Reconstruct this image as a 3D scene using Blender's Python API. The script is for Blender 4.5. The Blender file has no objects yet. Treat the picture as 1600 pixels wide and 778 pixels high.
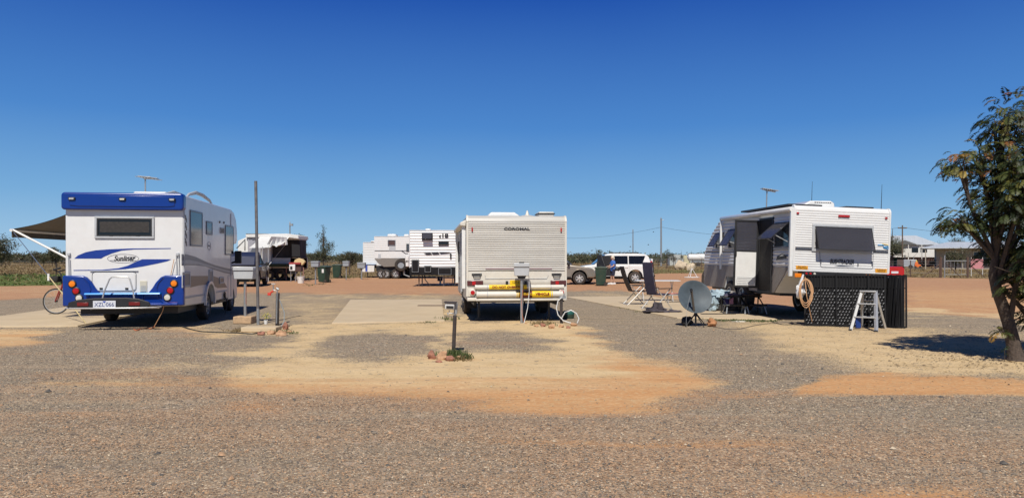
import bpy, bmesh, math, random
from mathutils import Vector, Matrix, Euler, noise
R_ = math.radians
PI = math.pi
random.seed(7)
sc = bpy.context.scene
col = sc.collection
# ---------------------------------------------------------------- camera
CAMH, FPX, HOR = 1.5, 1190.0, 404.0
cam_d = bpy.data.cameras.new('camera'); cam = bpy.data.objects.new('camera', cam_d); col.objects.link(cam)
cam.location = (0, 0, CAMH); cam.rotation_euler = (R_(90), 0, 0)
cam_d.sensor_width = 36; cam_d.lens = 36 * FPX / 1600
cam_d.shift_y = (HOR - 389) / 1600
cam_d.clip_start = .05; cam_d.clip_end = 9000
sc.camera = cam
# ---------------------------------------------------------------- light
SUN_EL, SUN_AZ = 50.0, 186.0      # azimuth clockwise from +Y
w = bpy.data.worlds.new('World'); sc.world = w; w.use_nodes = True
nt = w.node_tree; nt.nodes.clear()
sky = nt.nodes.new('ShaderNodeTexSky'); sky.sky_type = 'NISHITA'; sky.sun_disc = False
sky.sun_elevation = R_(SUN_EL); sky.sun_rotation = R_(SUN_AZ)
sky.altitude = 300; sky.air_density = 1.0; sky.dust_density = .0; sky.ozone_density = 6.0
hs = nt.nodes.new('ShaderNodeHueSaturation'); hs.inputs['Saturation'].default_value = 1.25; hs.inputs['Hue'].default_value=.505
bg = nt.nodes.new('ShaderNodeBackground'); bg.inputs[1].default_value = .075
wo = nt.nodes.new('ShaderNodeOutputWorld')
# Nishita blended with a clear-air gradient by elevation (the real sky was a deep polarised blue)
gt_ = nt.nodes.new('ShaderNodeTexCoord'); gs = nt.nodes.new('ShaderNodeSeparateXYZ'); gr = nt.nodes.new('ShaderNodeValToRGB')
for i, (p_, c_) in enumerate(((0, (.36, .56, .75)), (.03, (.29, .51, .75)), (.075, (.185, .41, .70)), (.17, (.075, .245, .61)), (.33, (.016, .088, .42)), (.55, (.004, .024, .13)))):
    e_ = gr.color_ramp.elements[i] if i < 2 else gr.color_ramp.elements.new(p_)
    e_.position = p_; e_.color = (*c_, 1)
nt.links.new(gt_.outputs['Generated'], gs.inputs[0]); gn = nt.nodes.new('ShaderNodeTexNoise'); gn.inputs['Scale'].default_value = 1.6; gn.inputs['Detail'].default_value = 3
gm1 = nt.nodes.new('ShaderNodeMath'); gm1.operation = 'MULTIPLY_ADD'; gm1.inputs[1].default_value = .045; nt.links.new(gt_.outputs['Generated'], gn.inputs['Vector']); nt.links.new(gn.outputs[0], gm1.inputs[0])
gm2 = nt.nodes.new('ShaderNodeMath'); gm2.operation = 'SUBTRACT'; gm2.inputs[1].default_value = .0225; nt.links.new(gs.outputs[2], gm2.inputs[0]); nt.links.new(gm2.outputs[0], gm1.inputs[2]); nt.links.new(gm1.outputs[0], gr.inputs[0])
bg2 = nt.nodes.new('ShaderNodeBackground'); nt.links.new(gr.outputs[0], bg2.inputs[0]); ms = nt.nodes.new('ShaderNodeMixShader'); ms.inputs[0].default_value = .94
nt.links.new(sky.outputs[0], hs.inputs['Color']); nt.links.new(hs.outputs[0], bg.inputs[0]); nt.links.new(bg.outputs[0], ms.inputs[1]); nt.links.new(bg2.outputs[0], ms.inputs[2]); nt.links.new(ms.outputs[0], wo.inputs[0])
sl = bpy.data.lights.new('sun', 'SUN'); sun = bpy.data.objects.new('sun', sl); col.objects.link(sun)
sl.energy = 4.8; sl.angle = R_(.53); sl.color = (1, .95, .86)
sd = Vector((math.sin(R_(SUN_AZ)) * math.cos(R_(SUN_EL)), math.cos(R_(SUN_AZ)) * math.cos(R_(SUN_EL)), math.sin(R_(SUN_EL))))
sun.rotation_euler = sd.to_track_quat('Z', 'Y').to_euler()
sc.view_settings.view_transform = 'Standard'; sc.view_settings.look = 'None'
sc.view_settings.exposure = 0.0; sc.view_settings.gamma = 1; sc.view_settings.use_curve_mapping = False
sc.cycles.max_bounces = 6; sc.cycles.diffuse_bounces = 3; sc.cycles.transparent_max_bounces = 8
sc.cycles.use_denoising = True

# ---------------------------------------------------------------- helpers
def lin(c):
    if isinstance(c, (int, float)): c = (c, c, c)
    return c
def M(name, c, rough=.6, metal=0, var=.06, scale=6, bump=0, bscale=40, spec=.5, coat=0, dirt=0, dirtc=(.33, .2, .12), stretch=None):
    m = bpy.data.materials.new(name); m.use_nodes = True
    n = m.node_tree; b = n.nodes['Principled BSDF']
    c = lin(c)
    b.inputs['Roughness'].default_value = rough; b.inputs['Metallic'].default_value = metal
    b.inputs['Specular IOR Level'].default_value = spec; b.inputs['Coat Weight'].default_value = coat
    tc = n.nodes.new('ShaderNodeTexCoord'); no = n.nodes.new('ShaderNodeTexNoise')
    no.inputs['Scale'].default_value = scale; no.inputs['Detail'].default_value = 5; no.inputs['Roughness'].default_value = .62
    src = tc.outputs['Object']
    if stretch:
        mp = n.nodes.new('ShaderNodeMapping'); mp.inputs['Scale'].default_value = stretch
        n.links.new(src, mp.inputs[0]); src = mp.outputs[0]
    n.links.new(src, no.inputs['Vector'])
    cr = n.nodes.new('ShaderNodeValToRGB')
    cr.color_ramp.elements[0].position = .3; cr.color_ramp.elements[1].position = .7
    cr.color_ramp.elements[0].color = (*[max(0, x * (1 - var)) for x in c], 1)
    cr.color_ramp.elements[1].color = (*[min(1, x * (1 + var)) for x in c], 1)
    n.links.new(no.outputs[0], cr.inputs[0])
    out = cr.outputs[0]
    if dirt:
        n2 = n.nodes.new('ShaderNodeTexNoise'); n2.inputs['Scale'].default_value = 2.3; n2.inputs['Detail'].default_value = 8; n2.inputs['Roughness'].default_value = .7
        n.links.new(tc.outputs['Object'], n2.inputs['Vector'])
        mr = n.nodes.new('ShaderNodeMapRange'); mr.inputs[1].default_value = .42; mr.inputs[2].default_value = .75; mr.inputs[4].default_value = dirt
        n.links.new(n2.outputs[0], mr.inputs[0])
        mx = n.nodes.new('ShaderNodeMix'); mx.data_type = 'RGBA'; mx.inputs[7].default_value = (*dirtc, 1)
        n.links.new(mr.outputs[0], mx.inputs[0]); n.links.new(out, mx.inputs[6]); out = mx.outputs[2]
    n.links.new(out, b.inputs['Base Color'])
    if bump:
        nb = n.nodes.new('ShaderNodeTexNoise'); nb.inputs['Scale'].default_value = bscale; nb.inputs['Detail'].default_value = 4
        n.links.new(tc.outputs['Object'], nb.inputs['Vector'])
        bp = n.nodes.new('ShaderNodeBump'); bp.inputs['Strength'].default_value = bump; bp.inputs['Distance'].default_value = .02
        n.links.new(nb.outputs[0], bp.inputs['Height']); n.links.new(bp.outputs[0], b.inputs['Normal'])
    return m

class MB:
    def __init__(s): s.v = []; s.f = []
    def add(s, vs, fs):
        o = len(s.v); s.v += [tuple(p) for p in vs]; s.f += [tuple(i + o for i in f) for f in fs]; return s
    def quad(s, a, b, c, d): return s.add([a, b, c, d], [(0, 1, 2, 3)])
    def box(s, x0, x1, y0, y1, z0, z1):
        return s.add([(x0,y0,z0),(x1,y0,z0),(x1,y1,z0),(x0,y1,z0),(x0,y0,z1),(x1,y0,z1),(x1,y1,z1),(x0,y1,z1)],
                     [(3,2,1,0),(4,5,6,7),(0,1,5,4),(1,2,6,5),(2,3,7,6),(3,0,4,7)])
    def prism(s, pts, ax, a, b, taper=1.0, shift=(0, 0)):
        # pts: outline in the plane normal to ax; ax 'x': (y,z); 'y': (x,z); 'z': (x,y)
        def P(p, c):
            return (c, p[0], p[1]) if ax == 'x' else (p[0], c, p[1]) if ax == 'y' else (p[0], p[1], c)
        n = len(pts)
        cx = sum(p[0] for p in pts) / n; cy = sum(p[1] for p in pts) / n
        q = [(cx + (p[0] - cx) * taper + shift[0], cy + (p[1] - cy) * taper + shift[1]) for p in pts]
        vs = [P(p, a) for p in pts] + [P(p, b) for p in q]
        fs = [tuple(range(n)), tuple(range(2 * n - 1, n - 1, -1))] + [(i, i + n, (i + 1) % n + n, (i + 1) % n) for i in range(n)]
        return s.add(vs, fs)
    def tube(s, pts, r, n=8, cap=True, closed=False):
        pts = [Vector(p) for p in pts]; k = len(pts)
        rs = r if isinstance(r, (list, tuple)) else [r] * k
        up = None; rings = []
        for i, p in enumerate(pts):
            if closed: t = pts[(i + 1) % k] - pts[i - 1]
            else: t = pts[min(i + 1, k - 1)] - pts[max(i - 1, 0)]
            t = t.normalized() if t.length > 1e-9 else Vector((0, 0, 1))
            if up is None:
                up = t.cross(Vector((0, 0, 1)) if abs(t.z) < .9 else Vector((1, 0, 0))).normalized()
            else:
                up = (up - t * up.dot(t)); up = up.normalized() if up.length > 1e-6 else t.orthogonal().normalized()
            w_ = t.cross(up)
            rings.append([p + (up * math.cos(2 * PI * j / n) + w_ * math.sin(2 * PI * j / n)) * rs[i] for j in range(n)])
        vs = [q for rg in rings for q in rg]; fs = []
        for i in range(k if closed else k - 1):
            i2 = (i + 1) % k
            for j in range(n):
                fs.append((i * n + j, i * n + (j + 1) % n, i2 * n + (j + 1) % n, i2 * n + j))
        if cap and not closed: fs += [tuple(range(n - 1, -1, -1)), tuple(range((k - 1) * n, k * n))]
        return s.add(vs, fs)
    def lathe(s, prof, c=(0, 0, 0), ax='z', n=20, closed=False):
        # prof: (radius, height along axis)
        vs = []; fs = []; k = len(prof)
        for r, h in prof:
            for j in range(n):
                a = 2 * PI * j / n; u, v_ = r * math.cos(a), r * math.sin(a)
                p = (u, v_, h) if ax == 'z' else (h, u, v_) if ax == 'x' else (v_, h, u)
                vs.append((p[0] + c[0], p[1] + c[1], p[2] + c[2]))
        for i in range(k if closed else k - 1):
            i2 = (i + 1) % k
            for j in range(n): fs.append((i * n + j, i * n + (j + 1) % n, i2 * n + (j + 1) % n, i2 * n + j))
        if not closed: fs += [tuple(range(n - 1, -1, -1)), tuple(range((k - 1) * n, k * n))]
        return s.add(vs, fs)
    def blob(s, c, r, seed=0, amp=.25, nu=10, nv=7, freq=1.6):
        if isinstance(r, (int, float)): r = (r, r, r)
        vs = [] ; fs = []
        for i in range(nv + 1):
            th = PI * i / nv
            for j in range(nu):
                ph = 2 * PI * j / nu
                d = Vector((math.sin(th) * math.cos(ph), math.sin(th) * math.sin(ph), math.cos(th)))
                k = 1 + amp * noise.noise(d * freq + Vector((seed * 7.3, seed * 3.1, seed)))
                vs.append((c[0] + d.x * r[0] * k, c[1] + d.y * r[1] * k, c[2] + d.z * r[2] * k))
        for i in range(nv):
            for j in range(nu): fs.append((i * nu + j, (i + 1) * nu + j, (i + 1) * nu + (j + 1) % nu, i * nu + (j + 1) % nu))
        return s.add(vs, fs)
    def xf(s, mat, start=0):
        for i in range(start, len(s.v)): s.v[i] = tuple(mat @ Vector(s.v[i]))
        return s
    def build(s, name, mat, parent=None, bevel=0, smooth=35, seg=2):
        me = bpy.data.meshes.new(name); me.from_pydata(s.v, [], s.f); me.update()
        bm = bmesh.new(); bm.from_mesh(me)
        if len(bm.faces) < 60000:
            bmesh.ops.recalc_face_normals(bm, faces=bm.faces)
        bm.to_mesh(me); bm.free()
        if smooth:
            me.polygons.foreach_set('use_smooth', [True] * len(me.polygons)); me.set_sharp_from_angle(angle=R_(smooth))
        if mat: 
            for mm in (mat if isinstance(mat, (list, tuple)) else [mat]): me.materials.append(mm)
        o = bpy.data.objects.new(name, me); col.objects.link(o); o.parent = parent
        if bevel:
            b = o.modifiers.new('bevel', 'BEVEL'); b.width = bevel; b.segments = seg; b.limit_method = 'ANGLE'; b.angle_limit = R_(40); b.harden_normals = False
        return o

def thing(name, label, cat, loc=(0, 0, 0), rz=0, group=None, rx=0, ry=0):
    o = bpy.data.objects.new(name, None); col.objects.link(o); o.empty_display_size = .2
    o.location = loc; o.rotation_euler = (rx, ry, rz); o['label'] = label; o['category'] = cat
    if group: o['group'] = group
    return o
def tag(o, label, cat, group=None, kind=None):
    o['label'] = label; o['category'] = cat
    if group: o['group'] = group
    if kind: o['kind'] = kind
    return o
def copy_tree(o, parent=None):
    c = o.copy(); col.objects.link(c); c.parent = parent
    for ch in list(o.children): copy_tree(ch, c)
    return c
def text(name, s, mat, parent, size, loc, rot=(R_(90), 0, 0), sx=1, align='CENTER', ext=.002, shear=0, bold=0):
    cu = bpy.data.curves.new(name, 'FONT'); cu.body = s; cu.size = size; cu.align_x = align; cu.align_y = 'CENTER'
    cu.extrude = ext; cu.shear = shear; cu.offset = bold; cu.materials.append(mat)
    t_ = bpy.data.objects.new('tmp_text', cu); me = bpy.data.meshes.new_from_object(t_); bpy.data.objects.remove(t_); bpy.data.curves.remove(cu)
    o = bpy.data.objects.new(name, me); col.objects.link(o); o.parent = parent; o.location = loc; o.rotation_euler = rot; o.scale = (sx, 1, 1)
    return o
def G(px, py, z=0):
    d = (CAMH - z) * FPX / (py - HOR); return Vector(((px - 800) / FPX * d, d, z))
def at(px, py, d): return Vector(((px - 800) / FPX * d, d, CAMH + (HOR - py) * d / FPX))
class Frame:
    """local frame of a vehicle: x right, y away from the camera, z up"""
    def __init__(s, x, y, yaw): s.o = Vector((x, y, 0)); s.yaw = yaw; s.F = Vector((-math.sin(yaw), math.cos(yaw), 0)); s.Rt = Vector((math.cos(yaw), math.sin(yaw), 0))
    def _loc(s, p): q = p - s.o; return Vector((q.dot(s.Rt), q.dot(s.F), p.z))
    def ray(s, px, py): return Vector(((px - 800) / FPX, 1, (HOR - py) / FPX))
    def rear(s, px, py, y=0):
        r = s.ray(px, py); o = Vector((0, 0, CAMH)); k = ((s.o + s.F * y) - o).dot(s.F) / r.dot(s.F); return s._loc(o + r * k)
    def side(s, px, py, x):
        r = s.ray(px, py); o = Vector((0, 0, CAMH)); k = ((s.o + s.Rt * x) - o).dot(s.Rt) / r.dot(s.Rt); return s._loc(o + r * k)
def rrect(x0, x1, z0, z1, r, n=4):
    out = []
    for cx, cz, a0 in ((x1 - r, z1 - r, 0), (x0 + r, z1 - r, 90), (x0 + r, z0 + r, 180), (x1 - r, z0 + r, 270)):
        for i in range(n + 1):
            a = R_(a0 + 90 * i / n); out.append((cx + r * math.cos(a), cz + r * math.sin(a)))
    return out
def frame_ring(mb, x0, x1, z0, z1, wd, y0, y1, ax='y'):
    for a, b, c, d in ((x0, x1, z0, z0 + wd), (x0, x1, z1 - wd, z1), (x0, x0 + wd, z0 + wd, z1 - wd), (x1 - wd, x1, z0 + wd, z1 - wd)):
        if ax == 'y': mb.box(a, b, y0, y1, c, d)
        else: mb.box(y0, y1, a, b, c, d)
    return mb
def arc(cx, cz, r, a0, a1, n): return [(cx + r * math.cos(R_(a0 + (a1 - a0) * i / n)), cz + r * math.sin(R_(a0 + (a1 - a0) * i / n))) for i in range(n + 1)]
def ribs(z0, z1, pitch, depth, k=5):
    n = max(1, round((z1 - z0) / pitch)); p = (z1 - z0) / n
    return [(z0 + p * (i + j / k), depth * abs(math.sin(PI * j / k)) ** .8) for i in range(n) for j in range(k)] + [(z1, 0)]
def clad(mb, prof, base, sgn, ax, lo, hi):
    """ribbed sheet: prof (z, off); base = plane coordinate, sgn = outward; lo/hi numbers or functions of z"""
    f = lambda g, z: g(z) if callable(g) else g
    vs = []
    for z, off in prof:
        a, b, c = f(lo, z), f(hi, z), base + sgn * off
        vs += [(a, c, z), (b, c, z)] if ax == 'y' else [(c, a, z), (c, b, z)]
    return mb.add(vs, [(2 * i, 2 * i + 1, 2 * i + 3, 2 * i + 2) for i in range(len(prof) - 1)])

# ---------------------------------------------------------------- materials
white = M('white_gelcoat', (.72, .72, .71), .32, var=.03, scale=2, coat=.3, dirt=.17, dirtc=(.45, .36, .28))
white2 = M('white_aluminium', (.70, .70, .69), .4, var=.04, scale=3, dirt=.14, dirtc=(.45, .38, .3), stretch=(1, 1, 6))
cream = M('cream_aluminium', (.48, .465, .43), .42, var=.24, scale=2.2, dirt=.25, dirtc=(.38, .33, .27), stretch=(.25, .25, 14))  # stretched colour bands stand for brown and grey reflections along the ribs
blue = M('blue_paint', (.002, .032, .23), .28, var=.04, coat=.25)
blueflat = M('blue_decal', (.01, .04, .26), .35)
greydecal = M('grey_decal', (.12, .13, .16), .35)
browndecal = M('bronze_decal', (.17, .13, .11), .35)
glass = M('tinted_glass', (.008, .009, .011), .08, var=.3, spec=.5)
glassg = M('smoky_acrylic', (.06, .065, .075), .12, var=.2, spec=.8)
black = M('black_plastic', (.018, .018, .019), .5, var=.2)
blackm = M('black_metal', (.022, .022, .024), .38, var=.3, scale=20)
rubber = M('tyre_rubber', (.025, .024, .023), .85, var=.3, scale=20, bump=.4, bscale=60, dirt=.35, dirtc=(.2, .12, .07))
chrome = M('chrome', (.7, .7, .72), .18, 1, var=.03)
alu = M('brushed_aluminium', (.52, .52, .51), .42, .45, var=.1, scale=30)
galv = M('galvanised_steel', (.34, .36, .37), .5, .55, var=.18, scale=14, dirt=.2)
greyplastic = M('pale_grey_enamel', (.44, .46, .48), .55, var=.06, dirt=.15)
greybox = M('grey_enamel', (.27, .30, .33), .5, var=.07, dirt=.15)
amber = M('amber_lens', (.85, .22, .01), .25); redl = M('red_lens', (.42, .01, .012), .2); clear = M('clear_lens', (.62, .60, .52), .15)
yellow = M('yellow_sticker', (.85, .56, .01), .45); orange_s = M('orange_sticker', (.75, .33, .02), .45)
ink = M('dark_ink', (.02, .02, .025), .5); darkred = M('dark_red_ink', (.18, .01, .01), .5); plateblue = M('plate_blue', (.04, .08, .4), .5)
plate = M('number_plate', (.62, .64, .68), .4)
pvc = M('cream_pvc_pipe', (.64, .61, .54), .4, var=.05, dirt=.12)
skirt = M('grey_checker_plate', (.25, .225, .20), .5, .1, var=.22, scale=30, bump=.5, bscale=50, dirt=.3)
greenbin = M('dark_green_plastic', (.014, .045, .03), .5, var=.15, dirt=.12)
binlid = M('grey_green_lid', (.04, .075, .06), .5, var=.15, dirt=.15)
timber = M('weathered_timber', (.12, .085, .06), .8, var=.3, scale=12, bump=.5, stretch=(4, 4, .6))
rusty = M('rusty_steel', (.10, .06, .045), .8, var=.4, scale=18, bump=.3)
rust_dark = M('dark_rusted_pipe', (.055, .045, .042), .7, .2, var=.4, scale=14, bump=.3)
sandstone = M('orange_sandstone', (.47, .27, .15), .9, var=.3, scale=9, bump=.7, bscale=25, dirt=.25, dirtc=(.5, .4, .28))
redstone = M('red_stone', (.33, .15, .10), .9, var=.3, scale=12, bump=.7, bscale=25)
palestone = M('pale_boulder_stone', (.52, .42, .30), .9, var=.25, scale=3, bump=.8, bscale=8)
brickm = M('sandy_block', (.47, .32, .19), .9, var=.2, scale=14, bump=.6, bscale=50)
conc = M('weathered_concrete', (.54, .43, .285), .85, var=.09, scale=1.1, bump=.25, bscale=70, dirt=.35, dirtc=(.52, .37, .21))
redpaint = M('red_paint', (.42, .012, .012), .25, coat=.5)
silverpaint = M('champagne_paint', (.30, .275, .235), .3, .45, var=.05, dirt=.25)
whitepaint = M('white_car_paint', (.74, .74, .72), .25, coat=.5, dirt=.15)
bark = M('grey_brown_bark', (.075, .055, .042), .9, var=.35, scale=14, bump=.9, bscale=30, stretch=(3, 3, .8))
barkp = M('pale_bark', (.16, .13, .105), .9, var=.3, scale=8, bump=.6)
orange_c = M('orange_cord_plastic', (.62, .17, .06), .5); tan_c = M('tan_hose', (.58, .34, .18), .5)
whitehose = M('white_hose', (.68, .68, .66), .4)
fabric_n = M('navy_mesh_fabric', (.045, .04, .075), .85, var=.2, scale=40, bump=.3, bscale=200)
fabric_b = M('brown_mesh_fabric', (.05, .035, .03), .85, var=.2, scale=40)
canvas_d = M('charcoal_awning_vinyl', (.10, .085, .07), .8, var=.15)
canvas_w = M('white_canvas', (.66, .66, .64), .8, var=.06, scale=4, dirt=.15)

# leaf material with per-face variation through a colour attribute
def leafmat(name, rough=.55, trans=.25):
    m = bpy.data.materials.new(name); m.use_nodes = True; n = m.node_tree; b = n.nodes['Principled BSDF']
    at_ = n.nodes.new('ShaderNodeVertexColor'); at_.layer_name = 'tint'
    n.links.new(at_.outputs[0], b.inputs['Base Color']); b.inputs['Roughness'].default_value = rough
    tr = n.nodes.new('ShaderNodeBsdfTranslucent'); mx = n.nodes.new('ShaderNodeMixShader'); mx.inputs[0].default_value = trans
    n.links.new(at_.outputs[0], tr.inputs[0]); o = n.nodes['Material Output']
    n.links.new(b.outputs[0], mx.inputs[1]); n.links.new(tr.outputs[0], mx.inputs[2]); n.links.new(mx.outputs[0], o.inputs[0])
    return m
leafm = leafmat('leaf')
def leafmesh(name, verts, faces, tints, parent=None, mat=None):
    me = bpy.data.meshes.new(name); me.from_pydata(verts, [], faces); me.update()
    ca = me.color_attributes.new('tint', 'FLOAT_COLOR', 'CORNER')
    buf = []
    for p in me.polygons:
        t = tints[p.index]; buf += [t[0], t[1], t[2], 1.0] * len(p.vertices)
    ca.data.foreach_set('color', buf); me.materials.append(mat or leafm)
    o = bpy.data.objects.new(name, me); col.objects.link(o); o.parent = parent
    return o
# ================================================================ GROUND
import numpy as np
def axis_y():
    ys = [-60, -40, -25, -15, -8, -4, 0, 2, 3, 3.6]; y = 4.0
    while y < 5200:
        ys.append(y); y += max(.085, min(y * y / 1250, y * .12))
    return ys
def axis_x():
    xs = [0.0]; x = 0
    while x < 4200:
        x += .12 if x < 12 else .12 + (x - 12) * .035
        xs.append(x)
    return [-v for v in xs[:0:-1]] + xs
YS, XS = np.array(axis_y()), np.array(axis_x())
gx, gy = np.meshgrid(XS, YS)
def fbm(x, y, sc_, oc=4, seed=0.0):
    out = np.zeros(x.shape); 
    fx, fy = x.ravel(), y.ravel(); o = np.empty(fx.size)
    for i in range(fx.size):
        o[i] = noise.fractal((fx[i] * sc_ + seed, fy[i] * sc_, seed), .5, 2.1, oc)
    return o.reshape(x.shape)
near = (gy > 3) & (gy < 130) & (np.abs(gx) < 110)
wa = np.zeros(gx.shape); wb = np.zeros(gx.shape); wc = np.zeros(gx.shape)
wa[near] = fbm(gx[near] * .6, gy[near], .9, 6, 3.1); wb[near] = fbm(gx[near] * .6, gy[near], .9, 6, 17.7); wc[near] = fbm(gx[near], gy[near] * 2.2, .35, 5, 31.2)
gyc = np.maximum(gy, 3.5)
px = 800 + gx / gyc * FPX; py = HOR + CAMH * FPX / gyc
py = np.where(gy < 3.5, HOR + CAMH * FPX / 3.5 + (3.5 - gy) * 200, py)
def reg(poly, soft=14, wx=34, wy=8, yk=3.0):
    x = px + wa * wx; y = (py + wb * wy) * yk
    P = [(a, b * yk) for a, b in poly]; n = len(P)
    inside = np.zeros(x.shape, bool); dm = np.full(x.shape, 1e9)
    for i in range(n):
        x0, y0 = P[i]; x1, y1 = P[(i + 1) % n]
        c = ((y0 > y) != (y1 > y)) & (x < (x1 - x0) * (y - y0) / ((y1 - y0) if y1 != y0 else 1e-9) + x0)
        inside ^= c
        t = np.clip(((x - x0) * (x1 - x0) + (y - y0) * (y1 - y0)) / ((x1 - x0) ** 2 + (y1 - y0) ** 2 + 1e-9), 0, 1)
        dm = np.minimum(dm, np.hypot(x - x0 - t * (x1 - x0), y - y0 - t * (y1 - y0)))
    sd_ = np.where(inside, dm, -dm)
    soft = soft * 1.7; t = np.clip((sd_ + soft) / (2 * soft), 0, 1)
    return t * t * (3 - 2 * t)
S = np.zeros(gx.shape)
for poly, wt, soft in [
    ([(330,588),(400,572),(455,556),(470,548),(520,556),(600,560),(700,549),(800,548),(900,547),(960,552),(1000,562),(1090,574),(1112,596),(1060,620),(1000,636),(880,645),(790,640),(740,626),(620,616),(500,613),(400,612),(345,603)], 1, 22),
    ([(235,507),(300,510),(350,514),(392,515),(440,507),(520,507),(700,503),(860,500),(905,508),(930,528),(985,552),(900,560),(862,535),(800,519),(724,519),(702,552),(680,552),(690,524),(600,516),(545,520),(470,545),(450,558),(380,560),(330,553),(440,540),(460,524),(330,524)], 1, 14),
    ([(440,470),(548,470),(520,507),(440,520),(455,495)], .55, 20),
    ([(690,476),(712,480),(735,500),(700,506)], .95, 8),
    ([(1120,505),(1200,498),(1240,506),(1330,513),(1425,511),(1500,522),(1640,530),(1640,592),(1400,590),(1330,578),(1290,564),(1215,545),(1185,520)], .85, 26),
    ([(1240,604),(1290,588),(1400,586),(1640,596),(1640,622),(1380,614),(1240,614)], 1, 10),
    ([(-60,516),(60,516),(112,514),(70,528),(40,540),(-60,546)], .95, 12),
    ([(60,598),(180,590),(240,596),(330,590),(240,606),(100,606)], .6, 18),
    ([(170,575),(260,562),(340,571),(460,566),(340,581),(200,580)], .5, 14),
    ([(740,690),(1300,688),(1180,696),(800,697)], .42, 14),
    ([(1200,768),(1500,760),(1520,790),(1200,800)], .5, 30),
    ([(440,516),(520,514),(480,522)], .5, 14),
    ([(-400,449),(110,449),(200,449),(110,461),(-400,462)], .35, 10),
    ([(1410,478),(1500,485),(1700,500),(1700,509),(1480,494),(1410,488)], .9, 9),
    ([(1410,452),(1500,452),(1800,458),(1800,500),(1560,488),(1410,476)], .50, 14),
    ([(905,458),(1030,457),(1100,462),(1040,470),(920,466)], .6, 12),
    ([(440,462),(700,460),(720,466),(440,468)], .7, 10)]:
    S = np.maximum(S, wt * reg(poly, soft))
O = np.zeros(gx.shape)
for poly, wt, soft in [
    ([(1240,604),(1290,588),(1400,586),(1640,596),(1640,622),(1380,614),(1240,614)], 1, 12),
    ([(330,592),(600,596),(760,596),(900,590),(1100,588),(1060,622),(1000,640),(880,652),(760,640),(600,622),(345,610)], .88, 34),
    ([(930,555),(1090,575),(1110,600),(1000,600),(940,575)], .75, 30),
    ([(740,628),(880,640),(1000,632),(1060,610),(1110,596),(1085,622),(1000,652),(880,656),(780,648)], .8, 30),
    ([(330,590),(420,598),(560,600),(700,606),(740,620),(620,626),(480,618),(345,612)], .85, 24),
    ([(-60,520),(110,516),(60,545),(-60,546)], .6, 16),
    ([(60,598),(330,590),(240,606),(100,606)], .7, 18),
    ([(1410,450),(1500,450),(1800,456),(1800,500),(1560,490),(1410,480)], .55, 16),
    ([(1340,510),(1460,515),(1460,528),(1340,522)], .4, 20),
    ([(700,688),(1300,688),(1180,699),(800,700)], .8, 20), ([(340,626),(440,624),(440,642),(360,644)], .8, 22), ([(60,640),(190,640),(180,658),(80,656)], .55, 24), ([(900,618),(1120,612),(1240,604),(1120,632),(960,636)], .6, 20), ([(180,588),(420,592),(460,604),(300,606)], .7, 20),
    ([(640,552),(760,553),(740,566),(660,566)], .35, 20),
    ([(870,500),(930,520),(960,545),(900,525)], .6, 18),
    ([(200,512),(300,510),(360,520),(240,530)], .5, 20),
    ([(1200,768),(1500,760),(1520,790),(1200,800)], .7, 30)]:
    O = np.maximum(O, wt * reg(poly, soft))
# far red dirt with a curved boundary to the grey gravel lane; reddish tint in the near gravel
ln = np.interp(px, [-2000, 0, 110, 380, 520, 720, 890, 970, 1100, 1420, 1600, 3000], [466, 470, 463, 458, 460, 462, 455, 455, 476, 486, 500, 520])
t = np.clip((ln + wb * 3 - py) / 4 + .5, 0, 1); red_far = t * t * (3 - 2 * t)
red_near = np.clip((py - 575 + wc * 90) / 70, 0, 1) * np.clip(.80 + wc * .5, .2, 1)
grey_r = reg([(1050,600),(1240,620),(1400,620),(1700,628),(1700,680),(1300,670),(1050,640)], 60)
red_near *= 1 - .75 * grey_r
RD = np.maximum(red_far, red_near * .56)
gl = np.interp(px, [-2000, 0, 100, 380, 480, 560, 640, 900, 1010, 1100, 1400, 1600, 3000], [452, 447, 446, 441, 437, 434, 434, 430, 428, 427, 433, 436, 445])
t = np.clip((gl + wb * 1.2 - py) / 1.6 + .5, 0, 1); GR = np.where(gy > 30, t, 0)
GG = reg([(-900,430),(0,430),(150,428),(380,430),(380,446),(-900,452)], 8, 10, 2) * .9 + reg([(1000,421),(1110,420),(1110,428),(1000,429)], 4, 10, 1) * .5 + .35 * reg([(1380,425),(1700,425),(1700,436),(1380,433)], 5, 10, 1)
zz = np.where(near & (gy < 40), wa * .006 + wc * .008, 0)
nx_, ny_ = len(XS), len(YS)
verts = np.stack([gx.ravel(), gy.ravel(), zz.ravel()], 1)
idx = np.arange(nx_ * ny_).reshape(ny_, nx_)
faces = np.stack([idx[:-1, :-1].ravel(), idx[:-1, 1:].ravel(), idx[1:, 1:].ravel(), idx[1:, :-1].ravel()], 1)
me = bpy.data.meshes.new('ground')
me.vertices.add(len(verts)); me.vertices.foreach_set('co', verts.ravel())
me.loops.add(faces.size); me.loops.foreach_set('vertex_index', faces.ravel().astype(np.int32))
me.polygons.add(len(faces)); me.polygons.foreach_set('loop_start', np.arange(0, faces.size, 4, dtype=np.int32))
me.update(calc_edges=True)
ca = me.color_attributes.new('soil', 'FLOAT_COLOR', 'POINT')
ca.data.foreach_set('color', np.stack([S.ravel(), O.ravel(), RD.ravel(), np.ones(S.size)], 1).ravel())
cb = me.color_attributes.new('cover', 'FLOAT_COLOR', 'POINT')
cb.data.foreach_set('color', np.stack([GR.ravel(), np.clip(GG, 0, 1).ravel(), GG.ravel() * 0, np.ones(S.size)], 1).ravel())
me.polygons.foreach_set('use_smooth', [True] * len(me.polygons))
ground = bpy.data.objects.new('ground', me); col.objects.link(ground)
ground['kind'] = 'structure'; ground['label'] = 'flat ground of grey gravel, pale sand and red dirt running out to dry grass'; ground['category'] = 'ground'
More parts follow.
